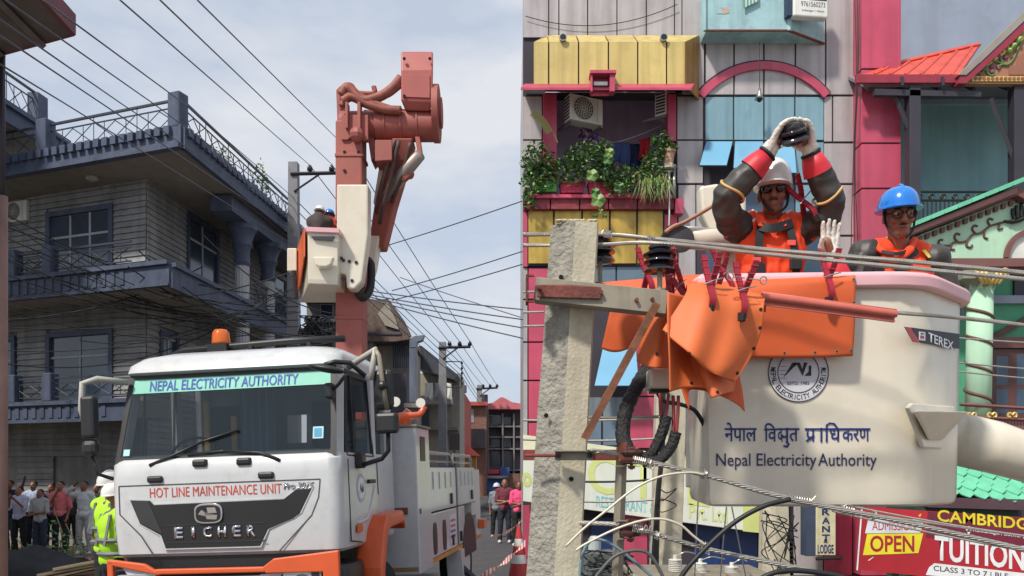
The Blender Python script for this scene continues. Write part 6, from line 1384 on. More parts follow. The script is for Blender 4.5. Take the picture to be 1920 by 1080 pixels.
# ============================================================ the truck
tk = thing('bucket_truck', 'white and orange bucket truck parked facing the camera with its boom raised', 'truck', (-2.56, 7.25, 0), R(-6.5))
_roll = R(-2.1); tk.rotation_euler = (0, _roll, R(-6.5)); WT = Matrix.Translation((-2.56, 7.25, 0)) @ Matrix.Rotation(R(-6.5), 4, 'Z') @ Matrix.Rotation(_roll, 4, 'Y'); _W[tk.name] = WT
M_tw_ = mat('truck_white', (198, 200, 202), 1, .32, var=.04, coat=.4, piece=0, dirt=(158, 152, 142), dirtamt=.32, streak=.05); M_tor = mat('truck_orange', (216, 92, 48), 1, .35, var=.06, coat=.3, piece=0); M_tblk = mat('truck_black', (34, 35, 37), 1, .45, var=.1, piece=0); M_chrome = mat('chrome', (220, 222, 226), 1, .12, metal=1.0, var=.03); M_rub = mat('tyre_rubber', (30, 30, 31), 1, .85, var=.15); M_seam = mat('seam_dark', (70, 70, 72), 1, .7, piece=0)
M_glass = mat('windscreen_glass', (30, 46, 54), 1, .05, alpha=.3, var=.02, piece=0, spec=.8); M_orb = mat('boom_orange', (176, 96, 86), .78, .55, var=.12, scale=3, piece=0, dirt=(140, 76, 70), dirtamt=.5)
def tb(name, x0, x1, y0, y1, z0, z1, m, parent=tk, bevel=0, seg=2):
    mb = MB(); mb.box(x0, x1, y0, y1, z0, z1); return mb.build(name, m, parent, bevel=bevel, seg=seg, local=True)
def tt(name, pts, r, m, parent=tk, n=8): mb = MB(); mb.tube(pts, r, n); return mb.build(name, m, parent, smooth=True, local=True)
def rrect(z, y0, hw, y1, rf=.11, rb=.05, n=4):
    pts = []
    for cx, cy, a0, r in ((hw - rf, y0 + rf, -90, rf), (hw - rb, y1 - rb, 0, rb), (-hw + rb, y1 - rb, 90, rb), (-hw + rf, y0 + rf, 180, rf)):
        for k in range(n + 1): a = R(a0 + 90 * k / n); pts.append(V((cx + r * math.cos(a), cy + r * math.sin(a), z)))
    return pts
# cab: lower shell, pillars, roof
mb = MB(); mb.loft([rrect(1.22, .05, 1.06, 1.85), rrect(1.25, .015, 1.085, 1.87), rrect(1.5, .0, 1.10, 1.88), rrect(1.95, .0, 1.10, 1.88), rrect(2.07, .01, 1.10, 1.88), rrect(2.12, .05, 1.08, 1.88)]); mb.build('cab_lower', M_tw_, tk, angle=35, local=True)
yw = lambda z: .06 + (z - 2.10) * .26
mb = MB(); mb.loft([rrect(2.92, .27, 1.04, 1.86, .1), rrect(2.945, .2, 1.055, 1.88, .12), rrect(3.02, .22, 1.055, 1.88, .16), rrect(3.1, .32, 1.01, 1.86, .22), rrect(3.16, .5, .91, 1.8, .3, .1), rrect(3.2, .77, .72, 1.65, .3, .2)]); mb.build('cab_roof', M_tw_, tk, angle=40, local=True)
for s in (-1, 1):
    mb = MB(); mb.loft([[V((s * a, yw(2.08) + c, 2.08)) for a, c in ((1.085, .14), (1.05, .0), (1.0, -.0), (1.02, .16))], [V((s * a, yw(2.92) + c, 2.92)) for a, c in ((1.045, .14), (1.01, .0), (.96, .0), (.98, .16))]]); mb.build('pillar', M_tw_, tk, local=True, bevel=.01)
    tb('pillar', s * 1.085 - .05 * (s > 0), s * 1.085 + .05 * (s < 0), 1.1, 1.22, 2.06, 2.92, M_tw_); tb('rear_pillar', s * 1.085 - .06 * (s > 0), s * 1.085 + .06 * (s < 0), 1.62, 1.87, 2.06, 2.92, M_tw_)
    # side glass
    mb = MB(); mb.prism([(s * 1.068, .30, 2.1), (s * 1.068, 1.1, 2.1), (s * 1.03, 1.1, 2.86), (s * 1.03, .46, 2.86)], (s * -.008, 0, 0)); mb.build('side_window', M_glass, tk, local=True)
    mb = MB(); q = [V((s * 1.078, .27, 2.09)), V((s * 1.078, 1.11, 2.09)), V((s * 1.04, 1.11, 2.87)), V((s * 1.04, .44, 2.87))]
    for k in range(4): mb.tube([q[k], q[(k + 1) % 4]], .018, 5)
    mb.tube([q[0].lerp(q[1], .3), q[3].lerp(q[2], .16)], .012, 5); mb.build('window_seal', M_tblk, tk, local=True); tb('quarter_window', s * 1.06 - .01, s * 1.06 + .01, 1.24, 1.6, 2.12, 2.8, M_glass)
# rear wall with window opening and what stands in the cab
for a in ((-1.03, 1.03, 2.06, 2.3), (-1.03, 1.03, 2.62, 2.92), (-1.03, -.1, 2.3, 2.62), (.86, 1.03, 2.3, 2.62)): tb('cab_rear_wall', a[0], a[1], 1.80, 1.86, a[2], a[3], mat('cab_lining', (140, 152, 160), 1, .8, piece=0))
tb('dashboard', -1.0, 1.0, .14, .5, 2.07, 2.16, mat('dash_teal', (70, 96, 98), 1, .7), bevel=.03)
for x in (-.6, .55): s_ = tb('seat', x - .25, x + .25, 1.0, 1.5, 1.9, 2.2, mat('seat_dark', (44, 48, 56), 1, .8), bevel=.05); tb('seat_back', x - .24, x + .24, 1.42, 1.56, 2.2, 2.72, mat('seat_dark', (44, 48, 56)), s_, bevel=.05)
mb = MB(); mb.tube([V((-.6 + .21 * math.cos(a), .62 + .1 * math.sin(a), 2.2 + .14 * math.sin(a))) for a in [2 * PI * k / 20 for k in range(21)]], .014, 6); mb.build('steering_wheel', M_tblk, tk, local=True)
mb = MB(); mb.grid(lambda u, v: V((-.42 + .4 * u, 1.3 + .03 * math.sin(u * 30), 2.1 + .78 * v)), 30, 2); mb.build('curtain', mat('curtain_slate', (120, 140, 158), 1, .9), tk, local=True)
for x in (-.83, -.52): tb('door_trim', x - .035, x + .035, 1.35, 1.38, 2.22 if x < -.7 else 2.18, 2.78 if x < -.7 else 2.6, mat('trim_ochre', (190, 158, 96), 1, .8), bevel=.02)
# windscreen and its band
def ws(x, z, d=0.0): return V((x, yw(z) - .004 - d, z))
mb = MB(); mb.prism([ws(-1.02, 2.12), ws(1.02, 2.12), ws(.975, 2.90), ws(-.975, 2.90)], (0, .006, 0)); mb.build('windscreen', M_glass, tk, local=True)
mb = MB(); fr_ = [(-1.06, 2.09), (1.06, 2.09), (1.015, 2.935), (-1.015, 2.935)]; fi = [(-1.01, 2.14), (1.01, 2.14), (.965, 2.885), (-.965, 2.885)]
for k in range(4):
    j = (k + 1) % 4; mb.prism([ws(*fr_[k], .006), ws(*fr_[j], .006), ws(*fi[j], .006), ws(*fi[k], .006)], (0, -.006, 0))
mb.build('windscreen_surround', M_tblk, tk, local=True)
mb = MB(); mb.prism([ws(-1.0, 2.75, .004), ws(.975, 2.755, .004), ws(.965, 2.887, .004), ws(-.965, 2.887, .004)], (0, -.002, 0)); mb.build('sun_strip', mat('strip_teal', (130, 200, 180), 1, .5, piece=0), tk, local=True)
tilt = math.atan(.26); Mws = WT @ Matrix.Translation((0, yw(2.1), 2.1)) @ Matrix.Rotation(-tilt, 4, 'X') @ Matrix(((1, 0, 0, 0), (0, -1, 0, 0), (0, 0, 1, 0), (0, 0, 0, 1)))
text('lettering', 'NEPAL ELECTRICITY AUTHORITY', Mws, -.80, .66, .686, .79, mat('print_blue_truck', (36, 70, 160), 1, .5), tk, d=.014, bold=.014)
mb = MB(); mb.prism([ws(.83, 2.25, .004), ws(.93, 2.25, .004), ws(.927, 2.36, .004), ws(.827, 2.36, .004)], (0, -.002, 0)); st_ = mb.build('sticker', mat('sticker_pale', (170, 214, 226), 1, .5), tk, local=True); mb = MB(); mb.prism([ws(.845, 2.265, .007), ws(.915, 2.265, .007), ws(.912, 2.345, .007), ws(.842, 2.345, .007)], (0, -.001, 0)); mb.build('sticker_print', mat('sticker_blue', (70, 150, 190), 1, .5), st_, local=True)
mb = MB(); mb.prism([ws(-.99, 2.16, .004), ws(-.93, 2.16, .004), ws(-.93, 2.22, .004), ws(-.99, 2.22, .004)], (0, -.002, 0)); mb.build('sticker', mat('sticker_pale', (170, 214, 226)), tk, local=True)
for pts in ([(-.70, 2.06), (-.5, 2.14), (-.2, 2.27), (.12, 2.36)], [(.55, 2.06), (.35, 2.14), (.0, 2.17), (-.35, 2.15)]):
    w_ = tt('wiper_arm', [ws(x, z, .03) for x, z in pts[:3]], [.02, .014, .01], M_tblk); tt('wiper_blade', [ws(x, z, .022) for x, z in pts[1:]], .012, M_tblk, w_)
for x in (-.21, .21): tb('wiper_base', x - .07, x + .07, -.02, .05, 2.03, 2.10, M_tblk, bevel=.02)
for x in (-.64, .42): tb('grab_handle', x - .075, x + .075, -.03, .01, 1.90, 1.965, M_tblk, bevel=.02)
# seams of the front flap, grille, badges
fy = -.003
def fpoly(name, pts, m, d=.004, y=-.001, parent=tk, bevel=0): mb = MB(); mb.prism([V((x, y, z)) for x, z in pts], (0, -d, 0)); return mb.build(name, m, parent, local=True, bevel=bevel)
for q in ([(-1.0, 1.88), (.92, 1.88)], [(-1.0, 1.88), (-1.0, 1.62), (-.8, 1.42), (-.68, 1.23)], [(.92, 1.88), (.9, 1.72), (.83, 1.56), (.5, 1.23)]):
    for a, b in zip(q, q[1:]): d = V((b[0] - a[0], 0, b[1] - a[1])).normalized(); n_ = V((-d.z, 0, d.x)) * .006; mb = MB(); mb.prism([V((a[0], -.001, a[1])) + n_, V((b[0], -.001, b[1])) + n_, V((b[0], -.001, b[1])) - n_, V((a[0], -.001, a[1])) - n_], (0, -.001, 0)); mb.build('panel_seam', M_seam, tk, local=True)
gp = [(-.89, 1.75), (-.70, 1.74), (-.66, 1.70), (.58, 1.715), (.70, 1.80), (.84, 1.80), (.72, 1.58), (.66, 1.54), (.42, 1.45), (.34, 1.30), (-.56, 1.30), (-.60, 1.42), (-.80, 1.53)]
gl = fpoly('grille', gp, M_tblk, .012, bevel=.004); fpoly('grille_lip', [(x * 1.025 - .0 , 1.53 + (z - 1.53) * 1.06) for x, z in gp], M_tw_, .006)
fpoly('grille_wing', [(-.88, 1.745), (-.71, 1.735), (-.58, 1.43), (-.79, 1.535)], mat('grille_grey', (52, 53, 55), 1, .6), .004, -.013, gl)
for k in range(2): fpoly('grille_bar', [(-.55, 1.345 + k * .16), (.40, 1.345 + k * .16), (.40, 1.352 + k * .16), (-.55, 1.352 + k * .16)], mat('grille_grey', (52, 53, 55)), .004, -.013, gl)
Mfr = WT @ Matrix(((1, 0, 0, 0), (0, -1, 0, 0), (0, 0, 1, 0), (0, 0, 0, 1)))
def sup(cx, cz, a, b, n=28, p=.6): return [(cx + a * math.copysign(abs(math.cos(t)) ** p, math.cos(t)), cz + b * math.copysign(abs(math.sin(t)) ** p, math.sin(t))) for t in [2 * PI * k / n for k in range(n)]]
bg = fpoly('badge_ring', sup(-.13, 1.605, .135, .092), M_chrome, .018, -.012, tk, .004); fpoly('badge_face', sup(-.13, 1.605, .118, .077), mat('badge_dark', (40, 38, 42), 1, .3), .003, -.0305, bg); fpoly('badge_mark', [(-.225, 1.6), (-.19, 1.64), (-.165, 1.62), (-.14, 1.555), (-.05, 1.55), (-.04, 1.59), (-.13, 1.6), (-.17, 1.59)], M_chrome, .003, -.034, bg); fpoly('badge_mark', [(-.14, 1.66), (-.06, 1.66), (-.045, 1.61), (-.13, 1.61)], M_chrome, .003, -.034, bg)
for i, chh in enumerate('EICHER'):
    x = -.465 + i * .138; text('lettering', chh, Mfr, x if chh != 'I' else x + .028, x + .082 if chh != 'I' else x + .056, 1.385, 1.49, M_chrome, tk, d=.019, thick=.008, bold=.035)
text('lettering', 'HOT LINE MAINTENANCE UNIT', Mfr, -.70, .56, 1.765, 1.855, mat('print_redorange', (196, 64, 44), 1, .5), tk, d=.004, bold=0); text('lettering', 'Pro 3015', Mfr, .58, .86, 1.80, 1.86, M_chrome, tk, d=.006, thick=.006, bold=.02, shear=.25)
# bumper, lamps, plates
tb('lower_grille', -.95, .95, .06, .3, 1.02, 1.22, M_tblk)
mb = MB(); mb.loft([rrect(.55, .02, 1.12, .55, .12), rrect(.6, -.04, 1.14, .55, .14), rrect(1.05, -.06, 1.14, .55, .14), rrect(1.10, -.02, 1.12, .55, .12)]); mb.build('bumper', M_tblk, tk, angle=40, local=True)
for a in ([(-1.08, 1.22), (-.72, 1.17), (-.6, 1.1), (-.57, 1.06), (-1.08, 1.17)], [(-.62, 1.12), (.42, 1.12), (.42, 1.07), (-.62, 1.07)], [(.4, 1.12), (.5, 1.19), (1.1, 1.25), (1.1, .75), (.95, .75), (.95, 1.06), (.42, 1.06)], [(-1.08, 1.2), (-1.02, 1.2), (-1.02, .7), (-1.08, .7)], [(-.62, .8), (.62, .8), (.62, .7), (-.62, .7)]): fpoly('bumper_guard', a, M_tor, .05, -.055, tk, .012)
for x0, x1 in ((-1.0, -.62), (.52, .93)):
    h_ = fpoly('headlight', [(x0, .8), (x1, .8), (x1, 1.09), (x0 + (.06 if x0 > 0 else 0), 1.07)], mat('lamp_glass', (190, 196, 204), 1, .08, metal=.6), .02, -.062, tk, .008); mb = MB(); c = ((x0 + x1) / 2 + .03, -.084, .95); mb.lathe([(.1, 0), (.1, -.012), (.07, -.004), (.02, .0)], c, 16, 'Y'); mb.build('reflector', M_chrome, h_, local=True); fpoly('bezel', [(x1 - .09, .82), (x1 - .02, .82), (x1 - .02, 1.06), (x1 - .09, 1.06)], M_tblk, .006, -.083, h_)
for a in ((-.5, -.1), (-.04, .36)): pl = fpoly('number_plate', [(a[0], .84), (a[1], .84), (a[1], 1.04), (a[0], 1.04)], M_white, .008, -.064)
for s in (-1, 1): fpoly('bumper_panel', [(s * .58, 1.06), (s * .36, 1.05), (s * .36, 1.0), (s * .5, .99)] if s > 0 else [(-.95, 1.14), (-.66, 1.1), (-.6, 1.03), (-.9, 1.07)], mat('panel_lilac', (196, 186, 196), 1, .5), .01, -.062)
# doors: seams, handle, emblem, markers
for s in (-1, 1):
    mb = MB(); X = s * 1.1015
    for a, b in (((.24, 2.06), (.26, 1.3)), ((.26, 1.3), (.6, 1.26)), ((1.18, 2.06), (1.2, 1.7))): mb.tube([(X, *a), (X, *b)], .007, 4)
    dr_ = mb.build('door_seam', M_seam, tk, local=True)
    tt('door_crease', [(X, .48, 1.45), (X, .8, 1.47), (X, 1.08, 1.8)], .013, M_tw_)
    h = tb('door_handle', X - .0 if s > 0 else X - .03, X + .03 if s > 0 else X, .82, 1.04, 1.82, 1.86, M_tblk, bevel=.008); tb('side_marker', X if s > 0 else X - .02, X + .02 if s > 0 else X, .42, .58, 1.36, 1.44, mat('marker_amber', (210, 100, 50), 1, .3), bevel=.01)
    mb = MB(); mb.lathe([(.14, 0), (.14, s * .002)], (X, .62, 1.78), 28, 'X'); em = mb.build('door_emblem', mat('emblem_lilac', (176, 178, 204), 1, .5), tk, local=True)
    mb = MB(); mb.lathe([(.105, 0), (.105, s * .0035)], (X, .62, 1.78), 28, 'X'); mb.build('emblem_face', M_tw_, em, local=True); mb = MB(); mb.prism([(X + s * .004, .55, 1.72), (X + s * .004, .6, 1.83), (X + s * .004, .63, 1.76), (X + s * .004, .67, 1.83), (X + s * .004, .69, 1.75), (X + s * .004, .63, 1.73), (X + s * .004, .59, 1.78)], (s * .0015, 0, 0)); mb.build('emblem_mark', M_ink, em, local=True)
    # orange wheel arch and wheel
    mb = MB(); pr = [(-.02, .55), (.02, 1.0), (.2, 1.38), (.35, 1.5), (.9, 1.52), (1.0, 1.42), (1.02, 1.3), (.92, 1.38), (.4, 1.36), (.26, 1.26), (.14, .95), (.12, .55)]
    mb.prism([(s * 1.0, .62 + y, z) for y, z in pr], (s * .28, 0, 0)); mb.build('wheel_arch', M_tor, tk, local=True, bevel=.025)
    w_ = None
    mb = MB(); mb.lathe([(.2, -.12), (.46, -.13), (.5, -.1), (.5, .1), (.46, .13), (.2, .12)], (s * 1.03, 1.22, .5), 30, 'X'); w_ = mb.build('wheel', M_rub, tk, local=True, angle=40); mb = MB(); mb.lathe([(.05, s * .1), (.1, s * .13), (.14, s * .06), (.26, s * .04), (.29, s * .13), (.27, s * .135)], (s * 1.03, 1.22, .5), 24, 'X'); mb.build('rim', M_tw_, w_, local=True, angle=40)
    mb = MB(); mb.prism([(s * .98, y, z) for y, z in ((.74, .5), (.8, .95), (.95, 1.2), (1.55, 1.25), (1.75, .9), (1.8, .5))], (s * .02, 0, 0)); mb.build('arch_liner', M_tblk, tk, local=True)
# mirrors
ml = tt('mirror_arm', [(-1.0, .2, 2.86), (-1.18, .0, 2.88), (-1.29, -.05, 2.84), (-1.31, -.05, 2.6), (-1.3, -.03, 2.5)], .03, mat('arm_pale', (170, 168, 160), 1, .5)); tb('mirror', -1.30, -1.16, -.1, .0, 2.33, 2.72, M_tblk, bevel=.03); tb('mirror', -1.31, -1.15, -.1, .0, 2.16, 2.32, M_tblk, bevel=.05); tt('mirror_arm', [(-1.24, -.04, 2.2), (-1.2, .0, 2.0), (-1.1, .08, 1.95)], .018, M_tblk)
mb = MB(); mb.ball((0, 0, 0), (.17, .11, .035), 16, 8)
for i in range(len(mb.v)): p = Matrix.Rotation(R(12), 4, 'Y') @ mb.v[i]; mb.v[i] = p + V((1.02, -.02, 2.86))
mb.build('overhead_mirror', M_tblk, tk, smooth=True, local=True); tt('mirror_arm', [(1.0, .0, 2.9), (1.08, .05, 2.93), (1.2, .1, 2.92), (1.32, .16, 2.8)], .022, M_tblk); tb('mirror_mount', .98, 1.06, .0, .1, 2.6, 2.74, M_tblk, bevel=.02); tt('mirror_arm', [(1.03, .05, 2.66), (1.12, .0, 2.72), (1.2, -.02, 2.8)], .016, M_tblk)
tt('mirror_arm', [(1.38, .3, 3.06), (1.42, .28, 3.0), (1.44, .28, 2.8), (1.48, .28, 2.5)], .022, M_galv); tt('mirror_arm', [(1.06, .5, 2.94), (1.2, .4, 2.99), (1.38, .3, 3.06), (1.35, .3, 2.9), (1.33, .3, 2.78)], .03, mat('arm_pale', (170, 168, 160))); tb('mirror', 1.34, 1.53, .3, .4, 2.5, 2.88, M_tblk, bevel=.05); tb('mirror', 1.36, 1.57, .26, .38, 2.28, 2.47, M_tblk, bevel=.03); mb = MB(); mb.ball((1.445, .27, 2.72), .045); mb.build('mirror_clamp', M_tblk, tk, local=True)
tt('mirror_arm', [(1.10, .55, 2.02), (1.16, .5, 2.0), (1.38, .4, 2.05), (1.45, .38, 2.12), (1.46, .36, 2.3)], .022, M_tblk); tb('mirror_mount', 1.09, 1.17, .45, .6, 1.97, 2.12, M_tblk, bevel=.02)
# roof bar, beacon
tt('roof_bar', [(-.95, .7, 3.14), (-.7, .7, 3.22), (.4, .72, 3.26), (.95, .75, 3.26)], .035, M_tblk); bc = tb('beacon_base', -.42, -.22, .62, .82, 3.16, 3.26, M_tblk); mb = MB(); mb.lathe([(.085, 0), (.09, .02), (.082, .12), (.06, .15), (.01, .16)], (-.32, .72, 3.26), 18); mb.build('beacon', mat('beacon_amber', (226, 110, 40), 1, .2), tk, local=True, smooth=True)
for x in (-.6, 0, .6): tb('bar_foot', x - .02, x + .02, .68, .74, 3.12, 3.24, M_tblk)
# --- service body
BW = 1.30
tb('chassis', -.45, .45, .3, 7.0, .55, .95, M_tblk)
tb('front_locker', .55, BW + .02, 2.05, 2.75, .75, 2.44, M_tw_, bevel=.012); tb('front_locker', -BW, -.55, 2.05, 2.75, .75, 2.44, M_tw_, bevel=.012); tb('locker_cap', .53, BW + .04, 2.03, 2.77, 2.445, 2.47, M_galv)
for k, (y0, y1, z0, z1) in enumerate(((2.78, 4.55, 1.42, 1.98), (2.78, 4.55, .84, 1.40), (4.75, 6.3, 1.42, 1.98), (4.75, 5.2, .84, 1.40))):
    l = tb('side_locker', .6, BW, y0, y1, z0, z1, M_tw_, bevel=.012); tb('locker_latch', BW + .001, BW + .025, y1 - .45, y1 - .36, z0 + .05, z0 + .2, M_tblk, l, bevel=.006)
    if z0 > 1: 
        for j in range(4): tb('hinge_rib', BW + .001, BW + .014, y0 + .2 + j * .4 * (y1 - y0) / 1.8, y0 + .22 + j * .4 * (y1 - y0) / 1.8, z1 - .28, z1 - .06, M_tw_, l)
for y in (3.0, 3.6): mb = MB(); mb.prism([(BW + .001, y + dy, 1.08 + dz) for dy, dz in [(.12 * math.cos(t), .2 * math.copysign(min(1, abs(math.sin(t)) * 1.3), math.sin(t))) for t in [2 * PI * k / 18 for k in range(18)]]], (.006, 0, 0)); mb.build('vent_slot', M_tblk, tk, local=True)
pn = tb('notice_plate', BW + .002, BW + .006, 3.95, 4.45, .9, 1.32, mat('notice_white', (214, 206, 214), 1, .5))
for k in range(4): tb('notice_print', BW + .007, BW + .008, 4.02 if k < 2 else 3.99, 4.36, 1.22 - k * .075, 1.255 - k * .075, mat('print_pinkish', (190, 90, 110) if k < 2 else (110, 90, 150), 1, .5) if k < 2 else mat('print_violet', (110, 96, 150)), pn)
tb('side_post', .9, BW - .02, 4.57, 4.73, .84, 2.0, M_dkgrey); tb('side_window', BW + .021, BW + .026, 2.25, 2.5, 2.05, 2.34, M_tblk, bevel=.004); tb('side_light', BW + .021, BW + .03, 2.12, 2.18, 1.44, 1.5, mat('light_brown', (110, 70, 60), 1, .4)); tb('front_light', 1.0, 1.2, 2.035, 2.049, 1.44, 1.52, mat('light_brown', (110, 70, 60)), bevel=.004)
tb('body_floor', -BW, BW, 2.05, 6.8, .78, .835, mat('orange_stripe', (206, 140, 70), 1, .5)); tb('left_lockers', -BW, -.6, 2.78, 6.8, .84, 1.98, M_tw_, bevel=.012); tb('deck', -.6, .6, 2.05, 6.8, .84, 1.2, M_galv); tb('rear_panel', .6, BW, 5.9, 6.8, 1.2, 1.41, M_tw_, bevel=.01); tb('rear_panel', 1.22, BW - .005, 6.32, 6.8, .84, 1.95, M_tw_)
for y0, y1 in ((2.85, 4.6), (4.75, 6.4)): tt('hand_rail', [(1.22, y0, 1.98), (1.22, y0, 2.12), (1.22, y0 + .1, 2.17), (1.22, y1 - .1, 2.17), (1.22, y1, 2.12), (1.22, y1, 1.98)], .025, M_steel); tt('hand_rail', [(1.22, y0, 2.06), (1.22, y1, 2.06)], .015, M_steel)
for s in (-1, 1):
    mb = MB(); mb.lathe([(.2, -.2), (.46, -.2), (.5, -.16), (.5, .12), (.46, .15), (.2, .14)], (s * 1.1, 5.55, .5), 30, 'X'); w_ = mb.build('wheel', M_rub, tk, local=True, angle=40); mb = MB(); mb.lathe([(.05, s * .05), (.12, s * .06), (.2, -s * .04), (.28, s * .12), (.3, s * .15)], (s * 1.1, 5.55, .5), 24, 'X'); mb.build('rim', M_tw_, w_, local=True, angle=40)
mb = MB(); mb.prism([(BW + .002, 5.55 + .62 * math.cos(t), .62 + .66 * math.sin(t)) for t in [PI * k / 14 for k in range(15)]], (.008, 0, 0)); mb.build('wheel_well', M_tblk, tk, local=True)
mb = MB(); mb.loft([[V((1.1, 4.6, .78)), V((1.34, 4.6, .78)), V((1.34, 4.85, .78)), V((1.1, 4.85, .78))], [V((1.12, 4.62, .3)), V((1.36, 4.62, .3)), V((1.36, 4.82, .3)), V((1.12, 4.82, .3))]]); mb.build('outrigger_box', M_tw_, tk, local=True, bevel=.01); tt('outrigger_leg', [(1.2, 4.72, .62), (1.75, 4.72, .08)], .05, M_dksteel, n=4); tb('outrigger_foot', 1.6, 1.95, 4.55, 4.9, .0, .09, M_dksteel); tb('marker_flag', BW + .003, BW + .1, 6.5, 6.8, .95, 1.1, mat('marker_amber', (210, 100, 50)))
# turntable, posts and floodlights on the deck
mb = MB(); mb.lathe([(.55, 0), (.55, .2), (.45, .25), (.4, .8)], (.35, 2.6, 1.2), 24); mb.build('turntable', M_tor, tk, local=True, angle=40)
tt('boom_rest', catm([(.95, 2.6, 2.44), (.97, 2.6, 2.6), (1.1, 2.7, 2.62), (1.2, 2.8, 2.64), (1.26, 2.85, 2.74)], 6), .04, M_tor); tt('boom_rest', [(.9, 3.2, 1.98), (.9, 3.2, 2.6), (1.0, 3.2, 2.7)], .09, M_tor)
for x, y in ((.98, 2.5), (1.22, 2.8)): mb = MB(); mb.lathe([(.03, .08), (.06, .02), (.06, 0)], (x, y, 2.78), 12, 'Y'); mb.build('floodlight', M_white, tk, local=True)
# --- boom (world points, seen against the sky)
def wb(name, mb, m, **k): return mb.build(name, m, tk, **k)
YB = 9.85; e = lambda px, py, Y=YB: P(px, py, Y)
mb = MB(); b0 = e(660, 780); 
mb.loft([[e(634, y) + V((0, q, 0)) if s < 0 else e(685 - (0 if y > 300 else 2), y) + V((0, q, 0)) for s, q in ((-1, -.16), (1, -.16), (1, .16), (-1, .16))] for y in (790, 500, 235)]); wb('lower_boom', mb, M_orb, bevel=.02)
mb = MB(); mb.prism([e(630, 168), e(638, 160), e(640, 262), e(634, 272)], (0, .34, 0)); mb.prism([e(682, 205), e(700, 205), e(702, 296), e(696, 302), e(690, 262), e(682, 240)], (0, .3, 0)); wb('knuckle_plate', mb, M_orb, bevel=.008)
mb = MB(); mb.prism([e(640, 215, 9.66), e(690, 215, 9.66), e(690, 262, 9.66), e(678, 262, 9.66), e(672, 256, 9.66), e(658, 256, 9.66), e(652, 262, 9.66), e(640, 262, 9.66)], (0, .1, 0)); mb.box(e(655, 0).x, e(660, 0).x, 9.6, 9.72, e(0, 256).z, e(0, 208).z); mb.box(e(677, 0).x, e(683, 0).x, 9.6, 9.72, e(0, 256).z, e(0, 208).z); mb.ball(e(669, 252, 9.62), .09, 10, 6); wb('knuckle_bracket', mb, M_orb, bevel=.006)
mb = MB(); mb.tube([e(640, 236, 9.9), e(704, 236, 9.9), e(706, 236, 9.9), e(815, 236, 9.9)], [.17, .17, .19, .19], 22); wb('knuckle_drum', mb, M_orb, angle=40)
mb = MB(); mb.tube([e(813, 214, 9.9), e(824, 214, 9.9)], .34, 24); mb.tube([e(824, 212, 9.9), e(829, 212, 9.9)], .18, 16); wb('drum_flange', mb, M_orb, angle=40)
mb = MB(); ftop = [e(752, 97, 9.7), e(812, 97, 9.7), e(812, 97, 10.2), e(752, 97, 10.2)]; mb.loft([ftop, [e(752, 132, 9.62), e(812, 131, 9.62), e(812, 131, 10.2), e(752, 131, 10.2)], [e(752, 188, 9.62), e(811, 190, 9.62), e(811, 190, 10.2), e(752, 188, 10.2)], [e(760, 207, 9.7), e(806, 209, 9.7), e(806, 209, 10.1), e(760, 207, 10.1)]]); wb('counter_box', mb, mat('boom_box_red', (184, 96, 90), .82, .5, var=.08, piece=0), bevel=.02)
for pts, r in (([(640, 178), (650, 164), (662, 172), (680, 188), (710, 182), (735, 166), (752, 146)], .06), ([(642, 190), (660, 182), (690, 196), (722, 205), (752, 207)], .055), ([(644, 172), (655, 162), (668, 176), (700, 194), (740, 208)], .05), ([(662, 174), (700, 175), (701, 162)], .03), ([(640, 200), (655, 178), (690, 186), (725, 178), (750, 160)], .04)): mb = MB(); mb.tube(catm([e(x, y, 9.68) for x, y in pts], 8), r, 8); wb('hose', mb, mat('hose_brown', (160, 88, 76), .8, .6, var=.25, scale=9), smooth=True)
mb = MB(); ru = lambda a, b, y, Y0, h: [e(a, y, Y0), e(b, y, Y0), e(b, y, Y0) + V((0, h, 0)), e(a, y, Y0) + V((0, h, 0))]
mb.loft([ru(735, 775, 258, 9.75, .3), ru(722, 764, 300, 9.85, .3), ru(702, 740, 380, 10.2, .3), ru(690, 720, 462, 10.4, .3)]); wb('upper_boom', mb, M_orb, bevel=.02)
mb = MB(); mb.prism([e(703, 262, 9.7), e(735, 262, 9.7), e(735, 300, 9.7), e(703, 302, 9.7)], (0, .3, 0)); mb.box(e(706, 0).x, e(735, 0).x, 9.72, 9.8, e(0, 296).z, e(0, 286).z); wb('boom_lug', mb, M_orb, bevel=.008); mb = MB(); mb.prism([e(778, 256, 9.75), e(787, 256, 9.75), e(792, 290, 9.75), e(784, 296, 9.75)], (0, .16, 0)); wb('boom_lug', mb, M_orb, bevel=.008)
mb = MB(); mb.tube([e(788, 290, 9.72), e(752, 330, 9.95), e(722, 372, 10.1)], [.07, .09, .06], 10); wb('lift_cylinder', mb, mat('cylinder_grey', (150, 138, 132), 1, .4, metal=.3), smooth=True); mb = MB(); mb.ball(e(768, 327, 9.9), .06); mb.tube([e(756, 338, 9.9), e(770, 326, 9.86)], .04, 8); wb('cylinder_pin', mb, M_orb)
for k, (x0, y0, x1, y1) in enumerate(((741, 262, 706, 400), (748, 264, 712, 420), (770, 268, 735, 380))): mb = MB(); mb.tube(catm([e(x0, y0, 9.7), e((x0 + x1) / 2 - 3 + k * 3, (y0 + y1) / 2, 9.86), e(x1, y1, 10.1)], 6), .028, 6); wb('hydraulic_pipe', mb, mat('hose_dark', (90, 66, 62), 1, .6), smooth=True)
for x in (722, 752, 782): mb = MB(); mb.tube([e(x, 236, 9.9), e(x + 3, 236, 9.9)], .202, 22); wb('drum_rib', mb, M_orb, angle=40)
for y in (300, 420, 540, 600): mb = MB(); mb.box(e(635, 0).x - .012, e(684, 0).x + .012, YB - .172, YB + .172, e(0, y).z - .02, e(0, y).z + .02); wb('boom_collar', mb, M_orb, bevel=.006)
